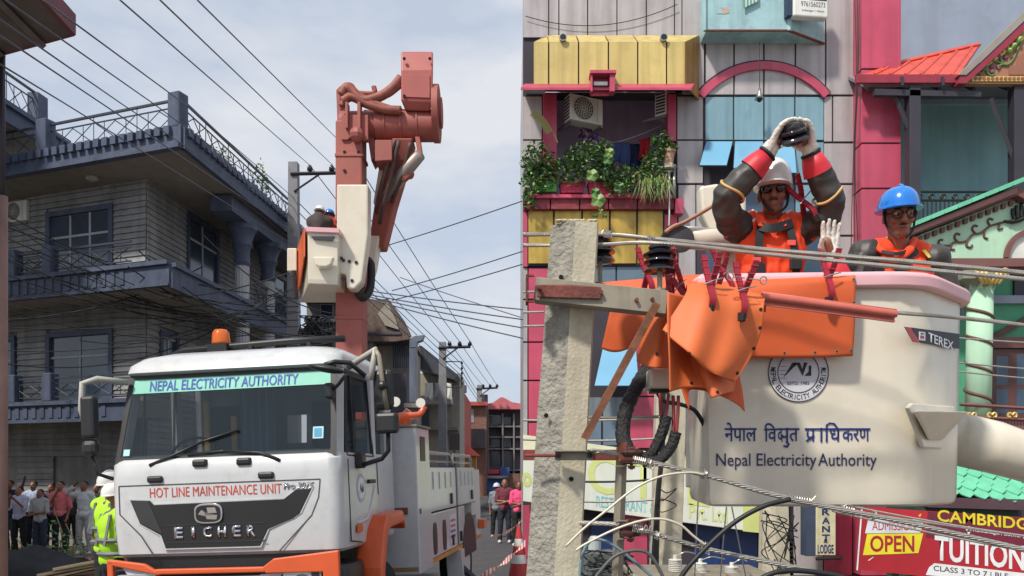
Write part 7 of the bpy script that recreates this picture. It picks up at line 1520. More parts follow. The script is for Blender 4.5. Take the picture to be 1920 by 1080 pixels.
for x, y in ((646, 285), (672, 285), (646, 320), (810, 180), (758, 180), (758, 110), (806, 110)): mb = MB(); Yk = 9.6 if y < 200 else YB - .16; mb.tube([e(x, y, Yk + .02), e(x, y, Yk - .02)], .02, 8); wb('boom_bolt', mb, M_dksteel)
mb = MB(); mb.prism([e(757, 140, 9.613), e(806, 140, 9.613), e(806, 184, 9.613), e(757, 182, 9.613)], (0, -.008, 0)); wb('cover_plate', mb, mat('boom_box_red', (184, 96, 90)), bevel=.003)
mb = MB(); mb.loft([ru(713, 722, 300, 10.0, .2), ru(700, 712, 380, 10.2, .2)]); wb('boom_rib', mb, M_frp)
mb = MB(); mb.loft([ru(678, 712, 440, 10.35, .24), ru(676, 702, 500, 10.3, .24), ru(674, 694, 525, 10.2, .24)]); wb('boom_insulator', mb, M_frp, bevel=.02)
mb = MB(); mb.tube(catm([e(690, 488, 10.0), e(696, 500, 9.9), e(694, 540, 9.8), e(682, 558, 9.7), e(672, 548, 9.65), e(678, 530, 9.7)], 8), .05, 10); wb('hose_loop', mb, M_tape, smooth=True)
mb = MB(); mb.prism([e(631, 345, 9.4), e(690, 345, 9.4), e(690, 440, 9.4), e(678, 528, 9.4), e(664, 542, 9.4), e(650, 540, 9.4), e(648, 515, 9.4), e(631, 512, 9.4)], (0, .22, 0)); mt_ = wb('bucket_mount', mb, M_frp, bevel=.02)
for x, y in ((644, 488), (644, 522), (660, 526), (640, 484), (655, 490), (668, 492)): mb = MB(); mb.tube([e(x, y, 9.398), e(x, y, 9.385)], .02, 8); mb.build('bolt', M_dksteel, mt_)
# the small looking bucket at its tip with its insulating blanket
vt_ = [e(576, 434, 9.2), e(632, 432, 9.2), e(632, 432, 9.9) , P(548, 470, 11.2)]
ZT = e(0, 432, 9.2).z; ZB = e(0, 531, 9.2).z
pl2 = [(e(577, 0, 9.2).x, 9.2), (e(632, 0, 9.2).x, 9.25), (e(632, 0, 9.2).x + .0, 10.3), (e(561, 0, 10.3).x, 10.3)]
mb = MB(); cc = V((sum(p[0] for p in pl2) / 4, sum(p[1] for p in pl2) / 4, 0)); rg = lambda z, k: [V((cc.x + (x - cc.x) * k, cc.y + (y - cc.y) * k, z)) for x, y in pl2]
mb.loft([rg(ZB, .95), rg(ZB + .05, .97), rg(ZT - .02, 1.0), rg(ZT, 1.0), rg(ZT, .93), rg(ZB + .1, .9)]); ub = wb('upper_bucket', mb, M_frp, bevel=.02)
mb = MB(); mb.loft([rg(ZT - .03, 1.01), rg(ZT - .02, 1.07), rg(ZT + .03, 1.07), rg(ZT + .03, .93)], cap=False); mb.build('rim', M_pink, ub)
M_bf = frame((pl2[0][0], pl2[0][1], 0), (1, .09, 0)); mb = MB(); ppoly(mb, M_bf, [(586, 481), (626, 481), (620, 496), (612, 500), (598, 500), (591, 496)], .002, .12); mb.build('step', M_frp, ub, bevel=.015); mb = MB(); ppoly(mb, M_bf, [(584, 443), (628, 443), (624, 451), (588, 449)], .002, .02); mb.build('hand_slot', M_dksteel, ub)
a, b, = V((pl2[0][0], pl2[0][1], 0)), V((pl2[3][0], pl2[3][1], 0)); mb = MB(); mb.prism([a.lerp(b, t) + V((-.03, 0, z)) for t, z in ((0, ZT + .03), (1, ZT + .03), (1, ZT - .55), (.5, ZT - .5), (.0, ZT - .3))], (-.015, 0, 0)); mb.build('blanket', M_or, ub); tb_ = MB(); pbox(tb_, ymat(9.9), 538, 556, 465, 508, -.2, 0); tb_.build('side_box', M_frp, ub, bevel=.01); mb = MB(); mb.tube([P(551, 508, 9.9), P(555, 560, 9.9)], .03, 6); mb.build('side_hose', M_tape, ub)
# ============================================================ people
def fuse(mb, vox, name, m, parent, smooth_it=6, wr=None, **k):
    """closed shapes of mb melted into one continuous surface"""
    me = mb.mesh('tmp', m); o = bpy.data.objects.new('tmp', me); COL.objects.link(o)
    q = o.modifiers.new('r', 'REMESH'); q.mode = 'VOXEL'; q.voxel_size = vox; q.use_smooth_shade = True
    q = o.modifiers.new('s', 'SMOOTH'); q.factor = .5; q.iterations = smooth_it
    dg = bpy.context.evaluated_depsgraph_get(); dg.update()
    r = bpy.data.meshes.new_from_object(o.evaluated_get(dg)); bpy.data.objects.remove(o); bpy.data.meshes.remove(me)
    r.name = name; r.materials.clear(); r.materials.append(m); r.shade_smooth()
    if wr: crumple(r, *wr)
    inv = W(parent).inverted()
    if k.get('world', True): r.transform(inv)
    ob = bpy.data.objects.new(name, r); COL.objects.link(ob); ob.parent = parent; _W[ob.name] = W(parent); return ob
def limb(mb, pts, r, n=10):
    mb.tube(pts, r, n)
    for p, q in ((pts[0], r[0]), (pts[-1], r[-1])): mb.ball(p, q, n, 6)
def head(mb, c, s, Rm):
    """skull, jaw, brow, nose, lips and ears; Rm turns the head"""
    def b(x, y, z, rx, ry, rz, n=12, m=8):
        t = MB(); t.ball((0, 0, 0), (rx * s, ry * s, rz * s), n, m); b0 = len(mb.v)
        for p in t.v: mb.v.append(c + Rm @ (p + V((x, y, z)) * s))
        for f in t.f: mb.f.append(tuple(i + b0 for i in f)); mb.mi.append(0)
    b(0, .01, .045, .077, .095, .085); b(0, -.012, -.03, .066, .074, .085); b(0, -.04, -.085, .042, .04, .035); b(0, -.075, .032, .06, .022, .018); b(0, -.093, -.012, .014, .026, .03); b(0, -.1, -.027, .021, .02, .014)
    b(.04, -.066, -.02, .026, .02, .02); b(-.04, -.066, -.02, .026, .02, .02); b(0, -.08, -.058, .027, .014, .009); b(0, -.079, -.07, .023, .014, .01)
    for q in (-1, 1): b(q * .078, .008, -.005, .012, .02, .032)
M_skin = [mat('skin_brown', (128, 84, 66), 1, .5, var=.06, scale=12, piece=.05), mat('skin_tan', (150, 102, 80), 1, .5, var=.06, scale=12, piece=.05)]
M_hair = mat('hair_black', (22, 19, 18), 1, .6); M_hw = mat('helmet_white', (226, 226, 222), 1, .25, coat=.5, piece=0, var=.03); M_hb = mat('helmet_blue', (26, 120, 210), 1, .22, coat=.6, piece=0, var=.03)
M_ors = mat('workwear_orange', (236, 72, 30), 1, .75, var=.1, scale=8, piece=0); M_rubr = mat('rubber_sleeve_black', (58, 56, 54), 1, .5, var=.2, scale=6, piece=0, dirt=(96, 84, 74), dirtamt=.35); M_glw = mat('glove_white', (218, 212, 202), 1, .75, var=.08, scale=20); M_cuff = mat('glove_red', (206, 44, 58), 1, .5, var=.1); M_strap = mat('harness_black', (28, 28, 32), 1, .7)
M_tanr = mat('band_tan', (206, 166, 104), 1, .6)
def helmet(t, c, s, Rm, m, name='helmet', vis=.05, hz=.115, bw=.122):
    mb = MB(); rings = []
    for i in range(9):
        a = PI / 2 * i / 8; z = hz * math.sin(a); k = math.cos(a) ** .75 if i < 8 else .05
        rings.append([c + Rm @ (V((.108 * k * math.cos(t_), (.135 * k) * math.sin(t_) + .004, .055 + z)) * s) for t_ in [2 * PI * j / 24 for j in range(24)]])
    br = [c + Rm @ (V((bw * math.cos(t_), .146 * math.sin(t_) - (vis * max(0, -math.sin(t_)) ** 2), .05 - .012 * max(0, -math.sin(t_)))) * s) for t_ in [2 * PI * j / 24 for j in range(24)]]
    br2 = [p - Rm @ V((0, 0, .008 * s)) for p in br]
    mb.loft([br2, br, [p * 1 for p in rings[0]]] + rings[1:]); h = mb.build(name, m, t, angle=40)
    mb = MB(); mb.tube([c + Rm @ (V((0, .1 * math.cos(a) * 1.25 + .004, .06 + (hz + .002) * math.sin(a))) * s) for a in [PI * (.12 + .76 * k / 12) for k in range(13)]], .009 * s, 6); mb.build('ridge', m, h, smooth=True)
    return h
def glove(t, wr, palm_dir, side, fing_dir, s, curl, m=M_glw):
    """palm, four bent fingers of unequal length and a thumb from the side of the palm"""
    d = palm_dir.normalized(); n_ = fing_dir.normalized(); n_ = (n_ - d * n_.dot(d)).normalized(); sd = d.cross(n_) * side
    mb = MB(); c = wr + d * .05 * s
    limb(mb, [wr - d * .02, wr + d * .02 * s], [.036 * s, .038 * s])
    for k in (-1, -.33, .33, 1): limb(mb, [wr + d * .02 * s + sd * .02 * k * s, wr + d * .09 * s + sd * .034 * k * s], [.02 * s, .014 * s], 8)
    for k, L in ((-1, .068), (-.33, .082), (.33, .088), (1, .078)):
        p = wr + d * .09 * s + sd * .038 * k * s; dd = (d + sd * k * .12).normalized(); pts = [p]
        for j in range(3): a = curl * (j + .6) / 3; dd = (d * math.cos(a) + n_ * math.sin(a) + sd * k * .1).normalized(); p = p + dd * L * s * (.45, .32, .23)[j]; pts.append(p)
        limb(mb, pts, [.0122 * s, .0116 * s, .0108 * s, .009 * s], 8)
    p = wr + d * .02 * s + sd * .03 * s; q = p + (d * .5 + sd * .7 + n_ * .35).normalized() * .05 * s; r = q + (d * .8 + n_ * .6 + sd * .1).normalized() * .045 * s; limb(mb, [p, q, r], [.018 * s, .015 * s, .011 * s], 8)
    return fuse(mb, .0042, 'glove', m, t, 2, (.0025, 40, 1.0))
def torso(mb, pel, neck, sl, sr, g=0.0):
    ch_ = neck.lerp(pel, .3); wa = neck.lerp(pel, .68); hw = (sl - sr).length / 2
    for c, r in ((ch_, (hw * .92 + g, .115 + g, .2)), (neck.lerp(pel, .5), (hw * .84 + g, .112 + g, .2)), (wa, (hw * .8 + g, .11 + g, .17)), (pel, (hw * .86 + g, .115 + g, .13)), (neck.lerp(pel, .12), (hw * .8 + g * .5, .075 + g, .07))): mb.ball(c, r, 16, 10)
    limb(mb, [sl.lerp(neck, .5), sl], [.068 + g, .062 + g]); limb(mb, [sr.lerp(neck, .5), sr], [.068 + g, .062 + g])
def worker(label, hd, neck, sl, sr, el, er, wl, wr_, pel, floor, Rm, hs_, skin, helm, gd):
    t = thing('person', label, 'person', (pel.x, pel.y, floor), group='lineworkers in the bucket')
    mb = MB(); head(mb, hd, hs_, Rm); limb(mb, [hd - V((0, -.01, .06)), neck], [.055, .06]); torso(mb, pel, neck, sl, sr, -.012)
    for s, e_, w in ((sl, el, wl), (sr, er, wr_)): limb(mb, [s, s.lerp(e_, .5), e_, e_.lerp(w, .3), w], [.055, .05, .042, .044, .03]); limb(mb, [w, w + (w - e_).normalized() * .09], [.032, .03])
    for s in (-1, 1): h = pel + V((s * .09, 0, -.05)); k = V((h.x + s * .02, h.y - .02, floor + .48)); a = V((h.x + s * .03, h.y, floor + .08)); limb(mb, [h, h.lerp(k, .5), k, k.lerp(a, .3), a], [.085, .075, .055, .056, .04]); limb(mb, [a, a + V((0, -.15, -.04))], [.045, .035])
    body = fuse(mb, .0065, 'body', M_skin[skin], t, 3)
    mb = MB(); torso(mb, pel, neck, sl, sr, .014); fuse(mb, .009, 'shirt', M_ors, t, 3, (.009, 11, 2.0, (1.6, 1, .8)))
    mb = MB(); mb.ball(pel, ((sl - sr).length / 2 * .92, .13, .12), 14, 8)
    for s in (-1, 1): h = pel + V((s * .09, 0, -.05)); a = V((h.x + s * .03, h.y, floor + .1)); limb(mb, [h, h.lerp(a, .5) + V((0, -.02, 0)), a], [.1, .08, .065])
    fuse(mb, .016, 'trousers', mat('trousers_navy', (40, 44, 60), 1, .85), t, 4)
    return t
RA0 = Matrix.Rotation(R(-15), 3, 'Z') @ Matrix.Rotation(R(3), 3, 'X')
# --- worker A : arms raised over his white helmet
FL = zb + .03
a_hd, a_nk = P(1449, 366, 4.48), P(1447, 418, 4.53)
sA_l, sA_r = P(1380, 430, 4.53), P(1514, 430, 4.53); eA_l, eA_r = P(1366, 366, 4.36), P(1556, 376, 4.36); wA_l, wA_r = P(1437, 290, 4.28), P(1521, 290, 4.28)
wa = worker('dark skinned worker in orange with white helmet and sunglasses holding a black insulator overhead', a_hd, a_nk, sA_l, sA_r, eA_l, eA_r, wA_l, wA_r, P(1442, 610, 4.55), FL, RA0, .98, 0, M_hw, 0)
helmet(wa, a_hd + V((0, .0, .0)), .98, RA0, M_hw, hz=.15, bw=.108)
for s, e_, w in ((sA_l, eA_l, wA_l), (sA_r, eA_r, wA_r)):
    sg = -1 if s is sA_l else 1; mb = MB(); dn = V((sg * .012, 0, -.02))
    limb(mb, [s + V((-sg * .035, 0, .012)), s.lerp(e_, .35) + dn, s.lerp(e_, .75) + dn * 1.6, e_ + V((sg * .01, .0, -.005)), e_.lerp(w, .3), e_.lerp(w, .66)], [.078, .080, .078, .074, .073, .064], 16); mb.ball(s + V((-sg * .02, 0, -.0)), (.09, .09, .085), 14, 9)
    mb.ball(s.lerp(e_, .45) + V((sg * .03, 0, -.035)), (.058, .06, .08), 12, 8); fuse(mb, .007, 'rubber_sleeve', M_rubr, wa, 4, (.010, 9, sg * 3.0))
    d = (w - e_).normalized(); c = e_.lerp(w, .10); A_ = d.cross(V((0, 1, 0))).normalized(); B_ = A_.cross(d); mb = MB(); mb.tube([c + (A_ * math.cos(t_) + B_ * math.sin(t_)) * .080 + d * .012 * math.sin(2 * t_) for t_ in [2 * PI * k / 24 for k in range(25)]], .0075, 8); mb.build('sleeve_band', M_tanr, wa, smooth=True)
    mb = MB(); c0, c1 = e_.lerp(w, .62), e_.lerp(w, .98); rg_ = lambda c, r: [c + (A_ * math.cos(t_) + B_ * math.sin(t_)) * r * (1 + .05 * math.sin(3 * t_)) for t_ in [2 * PI * k / 20 for k in range(20)]]
    mb.loft([rg_(c0, .076), rg_(c0.lerp(c1, .5), .066), rg_(c1, .052), rg_(c1, .046), rg_(c0, .07)], cap=False); mb.build('glove_cuff', M_cuff, wa, smooth=True); mb = MB(); mb.tube([c1 + (A_ * math.cos(t_) + B_ * math.sin(t_)) * .045 + d * .012 for t_ in [2 * PI * k / 20 for k in range(21)]], .010, 6); mb.build('glove_strap', M_strap, wa, smooth=True)
ins = P(1487, 250, 4.22)
glove(wa, wA_l + (wA_l - eA_l).normalized() * .015, (ins + V((-.062, 0, .05)) - wA_l), 1, V((1, -.5, .1)), 1.15, .95); glove(wa, wA_r + (wA_r - eA_r).normalized() * .01, (ins + V((.062, 0, .06)) - wA_r), -1, V((-1, -.4, .1)), 1.15, .95)
t = thing('held_insulator', 'black disc insulator held in both white gloves above the white helmet', 'insulator', ins - V((0, 0, .07)))
mb = MB(); Mi_ = Matrix.Translation(ins) @ Matrix.Rotation(R(-18), 4, 'Y') @ Matrix.Rotation(R(25), 4, 'X'); mb.M = Mi_; mb.lathe([(.02, -.05), (.072, -.048), (.084, -.035), (.076, -.02), (.05, -.01), (.074, .002), (.076, .014), (.05, .024), (.05, .04), (.04, .05), (.015, .054)], (0, 0, 0), 22); mb.build('shed', M_porc, t, angle=50); mb = MB(M=Mi_); mb.lathe([(.03, -.056), (.045, -.057), (.045, -.052), (.03, -.05)], (0, 0, 0), 18); mb.build('base_ring', M_porcb, t)
def faceb(t, c, Rm, s, nm, m, x, y, z, rx, ry, rz): mb = MB(); mb.ball((0, 0, 0), (rx * s, ry * s, rz * s), 14, 8); mb.v = [c + Rm @ (p + V((x, y, z)) * s) for p in mb.v]; return mb.build(nm, m, t, smooth=True)
M_lens = mat('sunglass_black', (14, 15, 20), 1, .08, spec=.8); RA = RA0
for sg in (-1, 1): faceb(wa, a_hd, RA, .98, 'sunglass_lens', M_lens, sg * .036, -.083, .018, .031, .016, .024)
mb = MB(); mb.tube([a_hd + RA @ V(q) for q in ((-.078, .0, .03), (-.068, -.07, .032), (-.03, -.098, .032), (.03, -.098, .032), (.068, -.07, .032), (.078, .0, .03))], .006, 6); mb.build('sunglass_frame', M_lens, wa, smooth=True)
def strapline(t, nm, pts, wd, m, th=.006):
    p = catm(pts, 6); mb = MB()
    for a, b in zip(p, p[1:]): d = (b - a).normalized(); sd = d.cross(V((0, 1, 0))).normalized() * wd / 2; mb.prism([a - sd, b - sd, b + sd, a + sd], (0, -th, 0))
    return mb.build(nm, m, t)
strapline(wa, 'chin_strap', [a_hd + V(q) for q in ((-.078, -.02, .05), (-.074, -.03, -.02), (-.058, -.05, -.075), (-.02, -.075, -.115))], .014, M_strap)
strapline(wa, 'chin_strap', [a_hd + V(q) for q in ((.078, -.02, .05), (.074, -.03, -.02), (.058, -.05, -.075), (.02, -.075, -.115))], .014, M_strap)
faceb(wa, a_hd, RA, .98, 'moustache', mat('stubble', (58, 40, 36), 1, .8), 0, -.088, -.046, .03, .008, .005)
yy = 4.39
for x0, x1 in ((1424, 1421), (1484, 1492)): strapline(wa, 'harness_strap', [P(x0 + (3 if x0 < 1450 else -8), 412, 4.46), P(x0, 440, yy), P(x1, 490, yy - .01), P(x1, 540, yy)], .042, M_strap)
strapline(wa, 'harness_strap', [P(1424, 425, 4.395), P(1450, 428, 4.37), P(1486, 418, 4.41)], .05, M_strap)
for x, y in ((1422, 504), (1491, 496)): q = P(x, y, 4.375); mb = MB(); mb.box(q.x - .033, q.x + .033, 4.355, 4.375, q.z - .032, q.z + .03); mb.build('buckle', M_blackp, wa, bevel=.006)
for x, y in ((1419, 487), (1484, 455)): q = P(x, y, 4.37); mb = MB(); mb.box(q.x - .022, q.x + .022, 4.366, 4.378, q.z - .014, q.z + .014); mb.build('strap_tab', mat('tab_coral', (220, 84, 74), 1, .6), wa)
strapline(wa, 'belt', [P(1400, 518, 4.41), P(1445, 522, 4.385), P(1496, 518, 4.41)], .05, M_strap)
for sg in (-1, 1): mb = MB(); n0 = P(1447 + sg * 4, 428, 4.40); n1 = P(1447 + sg * 34, 398, 4.47); n2 = P(1447 + sg * 26, 424, 4.39); mb.prism([n0, P(1447 + sg * 20, 404, 4.41), n1, n2], (0, -.012, 0)); mb.build('collar', M_ors, wa, bevel=.003); mb = MB(); mb.prism([P(1447 + sg * 26, 396, 4.47), P(1447 + sg * 36, 392, 4.5), P(1447 + sg * 40, 414, 4.46), P(1447 + sg * 32, 416, 4.44)], (0, .02, 0)); mb.build('undershirt_collar', M_glw, wa)
clip(1504, 376, 4.40, 'maroon clip hanging on the shoulder of the raised arm', 1.1, R(-30), .1, False, .014)
# --- worker B : blue helmet, looking down to the right
b_hd, b_nk = P(1686, 408, 4.56), P(1684, 466, 4.62); RB = Matrix.Rotation(R(-10), 3, 'Z') @ Matrix.Rotation(R(9), 3, 'X')
sB_l, sB_r = P(1618, 480, 4.64), P(1748, 488, 4.64); eB_l, eB_r = P(1596, 590, 4.5), P(1778, 590, 4.66); wB_l, wB_r = P(1558, 482, 4.36), P(1745, 640, 4.5)
wbk = worker('young worker in orange with blue helmet and round glasses looking down from the bucket', b_hd, b_nk, sB_l, sB_r, eB_l, eB_r, wB_l, wB_r, P(1688, 680, 4.64), FL, RB, 1.0, 1, M_hb, 0)
helmet(wbk, b_hd + V((0, .01, .0)), 1.02, RB @ Matrix.Rotation(R(-4), 3, 'X'), M_hb, vis=.045)
for s, e_, w in ((sB_l, eB_l, wB_l), (sB_r, eB_r, wB_r)):
    sg = -1 if s is sB_l else 1; mb = MB(); limb(mb, [s.lerp(b_nk, .45) + V((0, .01, .0)), s, s.lerp(e_, .5) + V((sg * .01, 0, 0)), e_, e_.lerp(w, .6)], [.072, .09, .088, .078, .066], 14); mb.ball(s + V((-sg * .01, -.01, .0)), (.1, .105, .09), 14, 9); fuse(mb, .007, 'rubber_sleeve', M_rubr, wbk, 4, (.010, 9, sg * 3.0))
    d = (w - e_).normalized(); A_ = d.cross(V((0, 1, 0))).normalized(); B_ = A_.cross(d); c0, c1 = e_.lerp(w, .6), e_.lerp(w, .98); rg_ = lambda c, r: [c + (A_ * math.cos(t_) + B_ * math.sin(t_)) * r for t_ in [2 * PI * k / 18 for k in range(18)]]
    mb = MB(); mb.loft([rg_(c0, .075), rg_(c1, .05), rg_(c1, .045), rg_(c0, .069)], cap=False); mb.build('glove_cuff', M_cuff, wbk, smooth=True)
glove(wbk, wB_l + V((0, 0, .0)), V((-.06, -.05, 1)), -1, V((.2, -1, .2)), 1.1, .55); glove(wbk, wB_r, (wB_r - eB_r), 1, V((0, -1, .2)), 1.0, .8)
for sg in (-1, 1):
    faceb(wbk, b_hd, RB, 1, 'eye', mat('eye_white', (205, 200, 195), 1, .3), sg * .034, -.078, .012, .014, .01, .008); faceb(wbk, b_hd, RB, 1, 'iris', M_hair, sg * .034 + .003, -.0865, .009, .0065, .004, .0065)
    mb = MB(); mb.tube([b_hd + RB @ V((sg * .036 + .029 * math.cos(a), -.098, .008 + .025 * math.sin(a))) for a in [2 * PI * k / 20 for k in range(21)]], .0032, 6); mb.tube([b_hd + RB @ V((sg * .064, -.095, .014)), b_hd + RB @ V((sg * .08, .0, .02))], .0028, 5); mb.build('spectacle_frame', M_strap, wbk, smooth=True); faceb(wbk, b_hd, RB, 1, 'eyebrow', M_hair, sg * .036, -.092, .04, .022, .006, .004)
mb = MB(); mb.tube([b_hd + RB @ V((-.008, -.1, .012)), b_hd + RB @ V((.008, -.1, .012))], .003, 5); mb.build('spectacle_bridge', M_strap, wbk)
faceb(wbk, b_hd, RB, 1, 'moustache', M_hair, 0, -.092, -.047, .026, .008, .0045); faceb(wbk, b_hd, RB, 1, 'hair', M_hair, 0, .035, .03, .082, .078, .075)
faceb(wbk, b_hd, RB, 1, 'lips', mat('lips_dark', (112, 66, 60), 1, .5), 0, -.0925, -.065, .022, .006, .006)
for sg in (-1, 1): strapline(wbk, 'chin_strap', [b_hd + RB @ V(q) for q in ((sg * .08, .0, .05), (sg * .078, -.01, -.02), (sg * .06, -.045, -.08), (sg * .02, -.075, -.122))], .012, M_strap)
mb = MB(); mb.tube(catm([P(1646, 450, 4.62), P(1650, 468, 4.52), P(1682, 482, 4.49), P(1704, 470, 4.5), P(1716, 448, 4.6)], 6), [.019] * 12 + [.024] * 8 + [.019] * 5, 10, squash=.7); mb.ball(P(1668, 482, 4.51), (.05, .025, .03)); mb.build('collar', M_ors, wbk, smooth=True)
strapline(wbk, 'harness_strap', [P(1710, 462, 4.53), P(1700, 490, 4.49), P(1676, 524, 4.49), P(1660, 560, 4.5)], .05, M_strap); strapline(wbk, 'harness_strap', [P(1640, 470, 4.56), P(1628, 500, 4.5), P(1624, 560, 4.5)], .05, M_strap); strapline(wbk, 'harness_strap', [P(1652, 472, 4.5), P(1684, 476, 4.46), P(1712, 466, 4.52)], .02, M_strap); q = P(1648, 510, 4.47); mb = MB(); mb.box(q.x - .03, q.x + .03, q.y - .01, q.y + .01, q.z - .025, q.z + .025); mb.build('buckle', M_blackp, wbk, bevel=.005); q = P(1714, 474, 4.53); mb = MB(); mb.tube([q, q + V((0, -.015, 0))], .02, 12); mb.build('button', M_blackp, wbk); mb = MB(); mb.prism([P(1728, 470, 4.54), P(1734, 468, 4.55), P(1746, 482, 4.55), P(1740, 484, 4.54)], (0, -.006, 0)); mb.build('shoulder_patch', mat('patch_yellow', (226, 206, 96), 1, .6), wbk)

# --- onlookers
def onlooker(label, px, py, Y, shirt, trous, pose='down', floor=0.0, rz=0.0, helm=None, vest=None, group='onlookers', hairc=M_hair, shoes=(210, 206, 200)):
    top = P(px, py, Y); hh = top.z - floor - (.03 if helm else 0); s = hh / 1.72; c = V((top.x, Y, floor)); t = thing('person', label, 'person', c, rz, group); Mx = W(t)
    j = lambda x, y, z: Mx @ V((x * s, y * s, z * s))
    hd = j(0, -.01, 1.59); nk = j(0, 0, 1.44); pel = j(0, 0, .95); sl, sr = j(-.17, 0, 1.4), j(.17, 0, 1.4)
    arms = {'down': (((-.22, .02, 1.12), (-.21, -.06, .88)), ((.22, .02, 1.12), (.21, -.06, .88))), 'shade': (((-.34, -.1, 1.44), (-.12, -.2, 1.62)), ((.28, .06, 1.15), (.17, .02, .98))), 'phone': (((-.2, -.12, 1.16), (-.06, -.28, 1.42)), ((.2, -.1, 1.15), (.06, -.28, 1.4))), 'point': (((-.2, .02, 1.12), (-.18, -.1, .9)), ((.34, -.1, 1.5), (.5, -.25, 1.72))), 'fold': (((-.22, -.06, 1.14), (.06, -.2, 1.12)), ((.22, -.06, 1.14), (-.06, -.22, 1.08))), 'hand': (((-.2, -.1, 1.16), (.02, -.2, 1.44)), ((.22, .02, 1.12), (.2, -.06, .9)))}[pose]
    Rm = Matrix.Rotation(rz, 3, 'Z') @ Matrix.Rotation(R(-8), 3, 'X'); sk = M_skin[rng.randrange(2)]
    mb = MB(); head(mb, hd, s, Rm); limb(mb, [hd - V((0, 0, .05)), nk], [.05 * s, .055 * s], 8); torso(mb, pel, nk, sl, sr, -.015)
    ar = [(sl, j(*arms[0][0]), j(*arms[0][1])), (sr, j(*arms[1][0]), j(*arms[1][1]))]
    for a, b, c_ in ar:
        limb(mb, [a, b, c_], [.048 * s, .04 * s, .028 * s], 8); d = (c_ - b).normalized(); u_ = d.cross(V((0, 1, 0))).normalized(); limb(mb, [c_, c_ + d * .08 * s], [.032 * s, .028 * s], 8)
        for k, L in ((-1, .07), (-.33, .085), (.33, .09), (1, .075)): limb(mb, [c_ + d * .07 * s + u_ * .02 * k * s, c_ + d * (.07 + L) * s + u_ * .026 * k * s - V((0, .02, 0))], [.011 * s, .009 * s], 6)
        limb(mb, [c_ + d * .03 * s + u_ * .025 * s, c_ + d * .075 * s + u_ * .055 * s], [.012 * s, .01 * s], 6)
    lg = [(j(q * .09, 0, .9), j(q * .11, -.02, .49), j(q * .13, .01, .08)) for q in (-1, 1)]
    for h, k, a in lg: limb(mb, [h, k, a], [.08 * s, .052 * s, .04 * s], 8)
    fuse(mb, .014, 'body', sk, t, 2)
    m1 = mat('shirt_%d_%d_%d' % shirt, shirt, 1, .85, var=.1, scale=7); m2 = mat('trousers_%d_%d_%d' % trous, trous, 1, .85, var=.1, scale=7)
    mb = MB(); torso(mb, pel, nk, sl, sr, .012)
    for a, b, c_ in ar: limb(mb, [a, b] if pose != 'shade' else [a, b, b.lerp(c_, .8)], [.062 * s, .056 * s] if pose != 'shade' else [.06 * s, .055 * s, .045 * s], 8)
    fuse(mb, .018, 'shirt', m1, t, 2, (.012, 8, px))
    mb = MB(); mb.ball(pel - V((0, 0, .05)), (.165 * s, .125 * s, .1 * s), 12, 8)
    for h, k, a in lg: limb(mb, [h, k, a], [.1 * s, .075 * s, .06 * s], 8)
    fuse(mb, .018, 'trousers', m2, t, 2, (.012, 7, px))
    for q in (-1, 1): mb = MB(); a = j(q * .13, -.05, .0); mb.ball(a + V((0, -.02, .045 * s)), (.05 * s, .13 * s, .05 * s), 10, 6); mb.build('shoe', mat('shoe_%d' % shoes[0], shoes, 1, .6), t, smooth=True)
    if helm: helmet(t, hd, s * 1.05, Rm, helm)
    else: mb = MB(); mb.ball((0, 0, 0), (.083 * s, .094 * s, .075 * s), 12, 8); mb.v = [hd + Rm @ (p + V((0, .025, .062)) * s) for p in mb.v]; mb.build('hair', hairc, t, smooth=True)
    if vest:
        mb = MB(); torso(mb, pel, nk, sl, sr, .026); v_ = fuse(mb, .018, 'vest', mat('vest_lime', (170, 224, 40), 1, .7, var=.06), t, 4)
        for zz in (1.02, 1.16): mb = MB(); rr_ = [j(.185 * math.cos(a), .155 * math.sin(a), zz) for a in [2 * PI * k / 24 for k in range(25)]]; mb.tube(rr_, .024 * s, 4); mb.build('reflective_band', mat('band_grey', (120, 124, 126), 1, .4), v_)
        for q in (-1, 1): mb = MB(); mb.tube([j(q * .1, -.155, 1.0), j(q * .1, -.15, 1.28), j(q * .11, -.06, 1.47), j(q * .1, .1, 1.42), j(q * .1, .155, 1.1)], .016 * s, 4); mb.build('reflective_band', mat('band_grey', (120, 124, 126)), v_)
    return t
navy, blk, jean = (40, 44, 58), (34, 34, 38), (58, 68, 92)
onlooker('onlooker in a dark shirt at the extreme left edge of the crowd', 4, 908, 19.6, blk, blk)
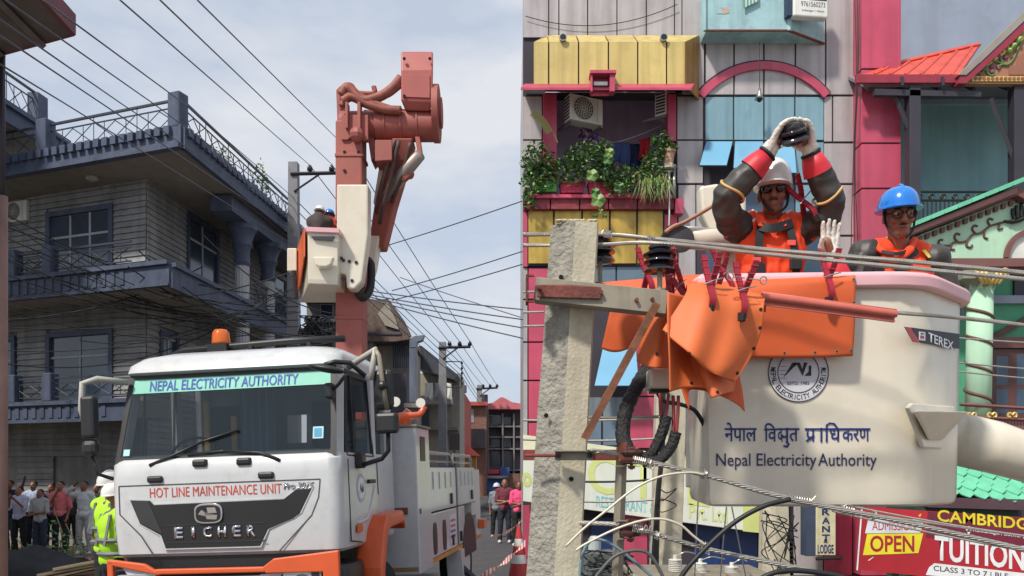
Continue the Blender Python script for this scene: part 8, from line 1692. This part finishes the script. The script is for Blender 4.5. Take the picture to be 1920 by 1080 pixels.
onlooker('onlooker in navy shirt and jeans stretching an arm out and up', 18, 900, 19.2, navy, jean, 'point')
onlooker('onlooker in a lavender shirt with hands raised before his chest', 36, 912, 18.8, (196, 196, 220), blk, 'phone')
onlooker('onlooker in a pale blue shirt standing behind the grey t-shirt', 63, 902, 20.0, (176, 190, 216), navy)
onlooker('onlooker in a grey t-shirt and dark jeans with folded arms', 75, 917, 18.5, (172, 170, 168), (48, 56, 74), 'fold')
onlooker('onlooker in dark clothes half hidden left of the pink shirt', 96, 907, 20.2, (74, 50, 66), blk)
onlooker('onlooker in a pink shirt and black trousers with a hand at his mouth', 113, 902, 19.0, (222, 120, 124), blk, 'hand')
onlooker('onlooker in dark clothes behind the man shading his eyes', 134, 912, 20.6, (60, 62, 66), blk)
onlooker('onlooker in white shirt and grey trousers shading his eyes', 158, 902, 18.8, (206, 210, 212), (166, 164, 158), 'shade')
onlooker('onlooker in dark clothes in front of the doorway by the truck', 181, 908, 20.4, (52, 48, 48), blk)
onlooker('crew member in lime vest with white helmet nearest the truck', 216, 907, 8.9, (90, 96, 110), blk, 'down', rz=R(140), helm=M_hw, vest=1, group='crew beside the truck')
onlooker('crew member in lime vest and white helmet, the taller one behind', 206, 887, 9.6, (90, 96, 110), blk, 'down', rz=R(160), helm=M_hw, vest=1, group='crew beside the truck')
onlooker('man in a maroon shirt standing beyond the truck tail', 946, 898, 21.7, (120, 58, 70), navy, 'fold')
onlooker('woman in a bright pink shirt at the hotel corner', 973, 902, 20.8, (232, 80, 130), blk, 'fold')
onlooker('rider with pale helmet and grey shirt behind the truck tail', 931, 906, 23.5, (130, 138, 146), blk, 'down', helm=mat('helmet_silver', (190, 194, 198), 1, .3))
onlooker('lineworker with white helmet standing in the raised bucket by the orange boom', 600, 385, 9.65, (70, 60, 60), navy, 'fold', floor=ZB + .1, helm=M_hw, group='workers in the raised bucket')
onlooker('lineworker with blue helmet standing in the raised bucket by the orange boom', 618, 392, 9.9, (200, 80, 50), navy, 'fold', floor=ZB + .1, helm=M_hb, group='workers in the raised bucket')
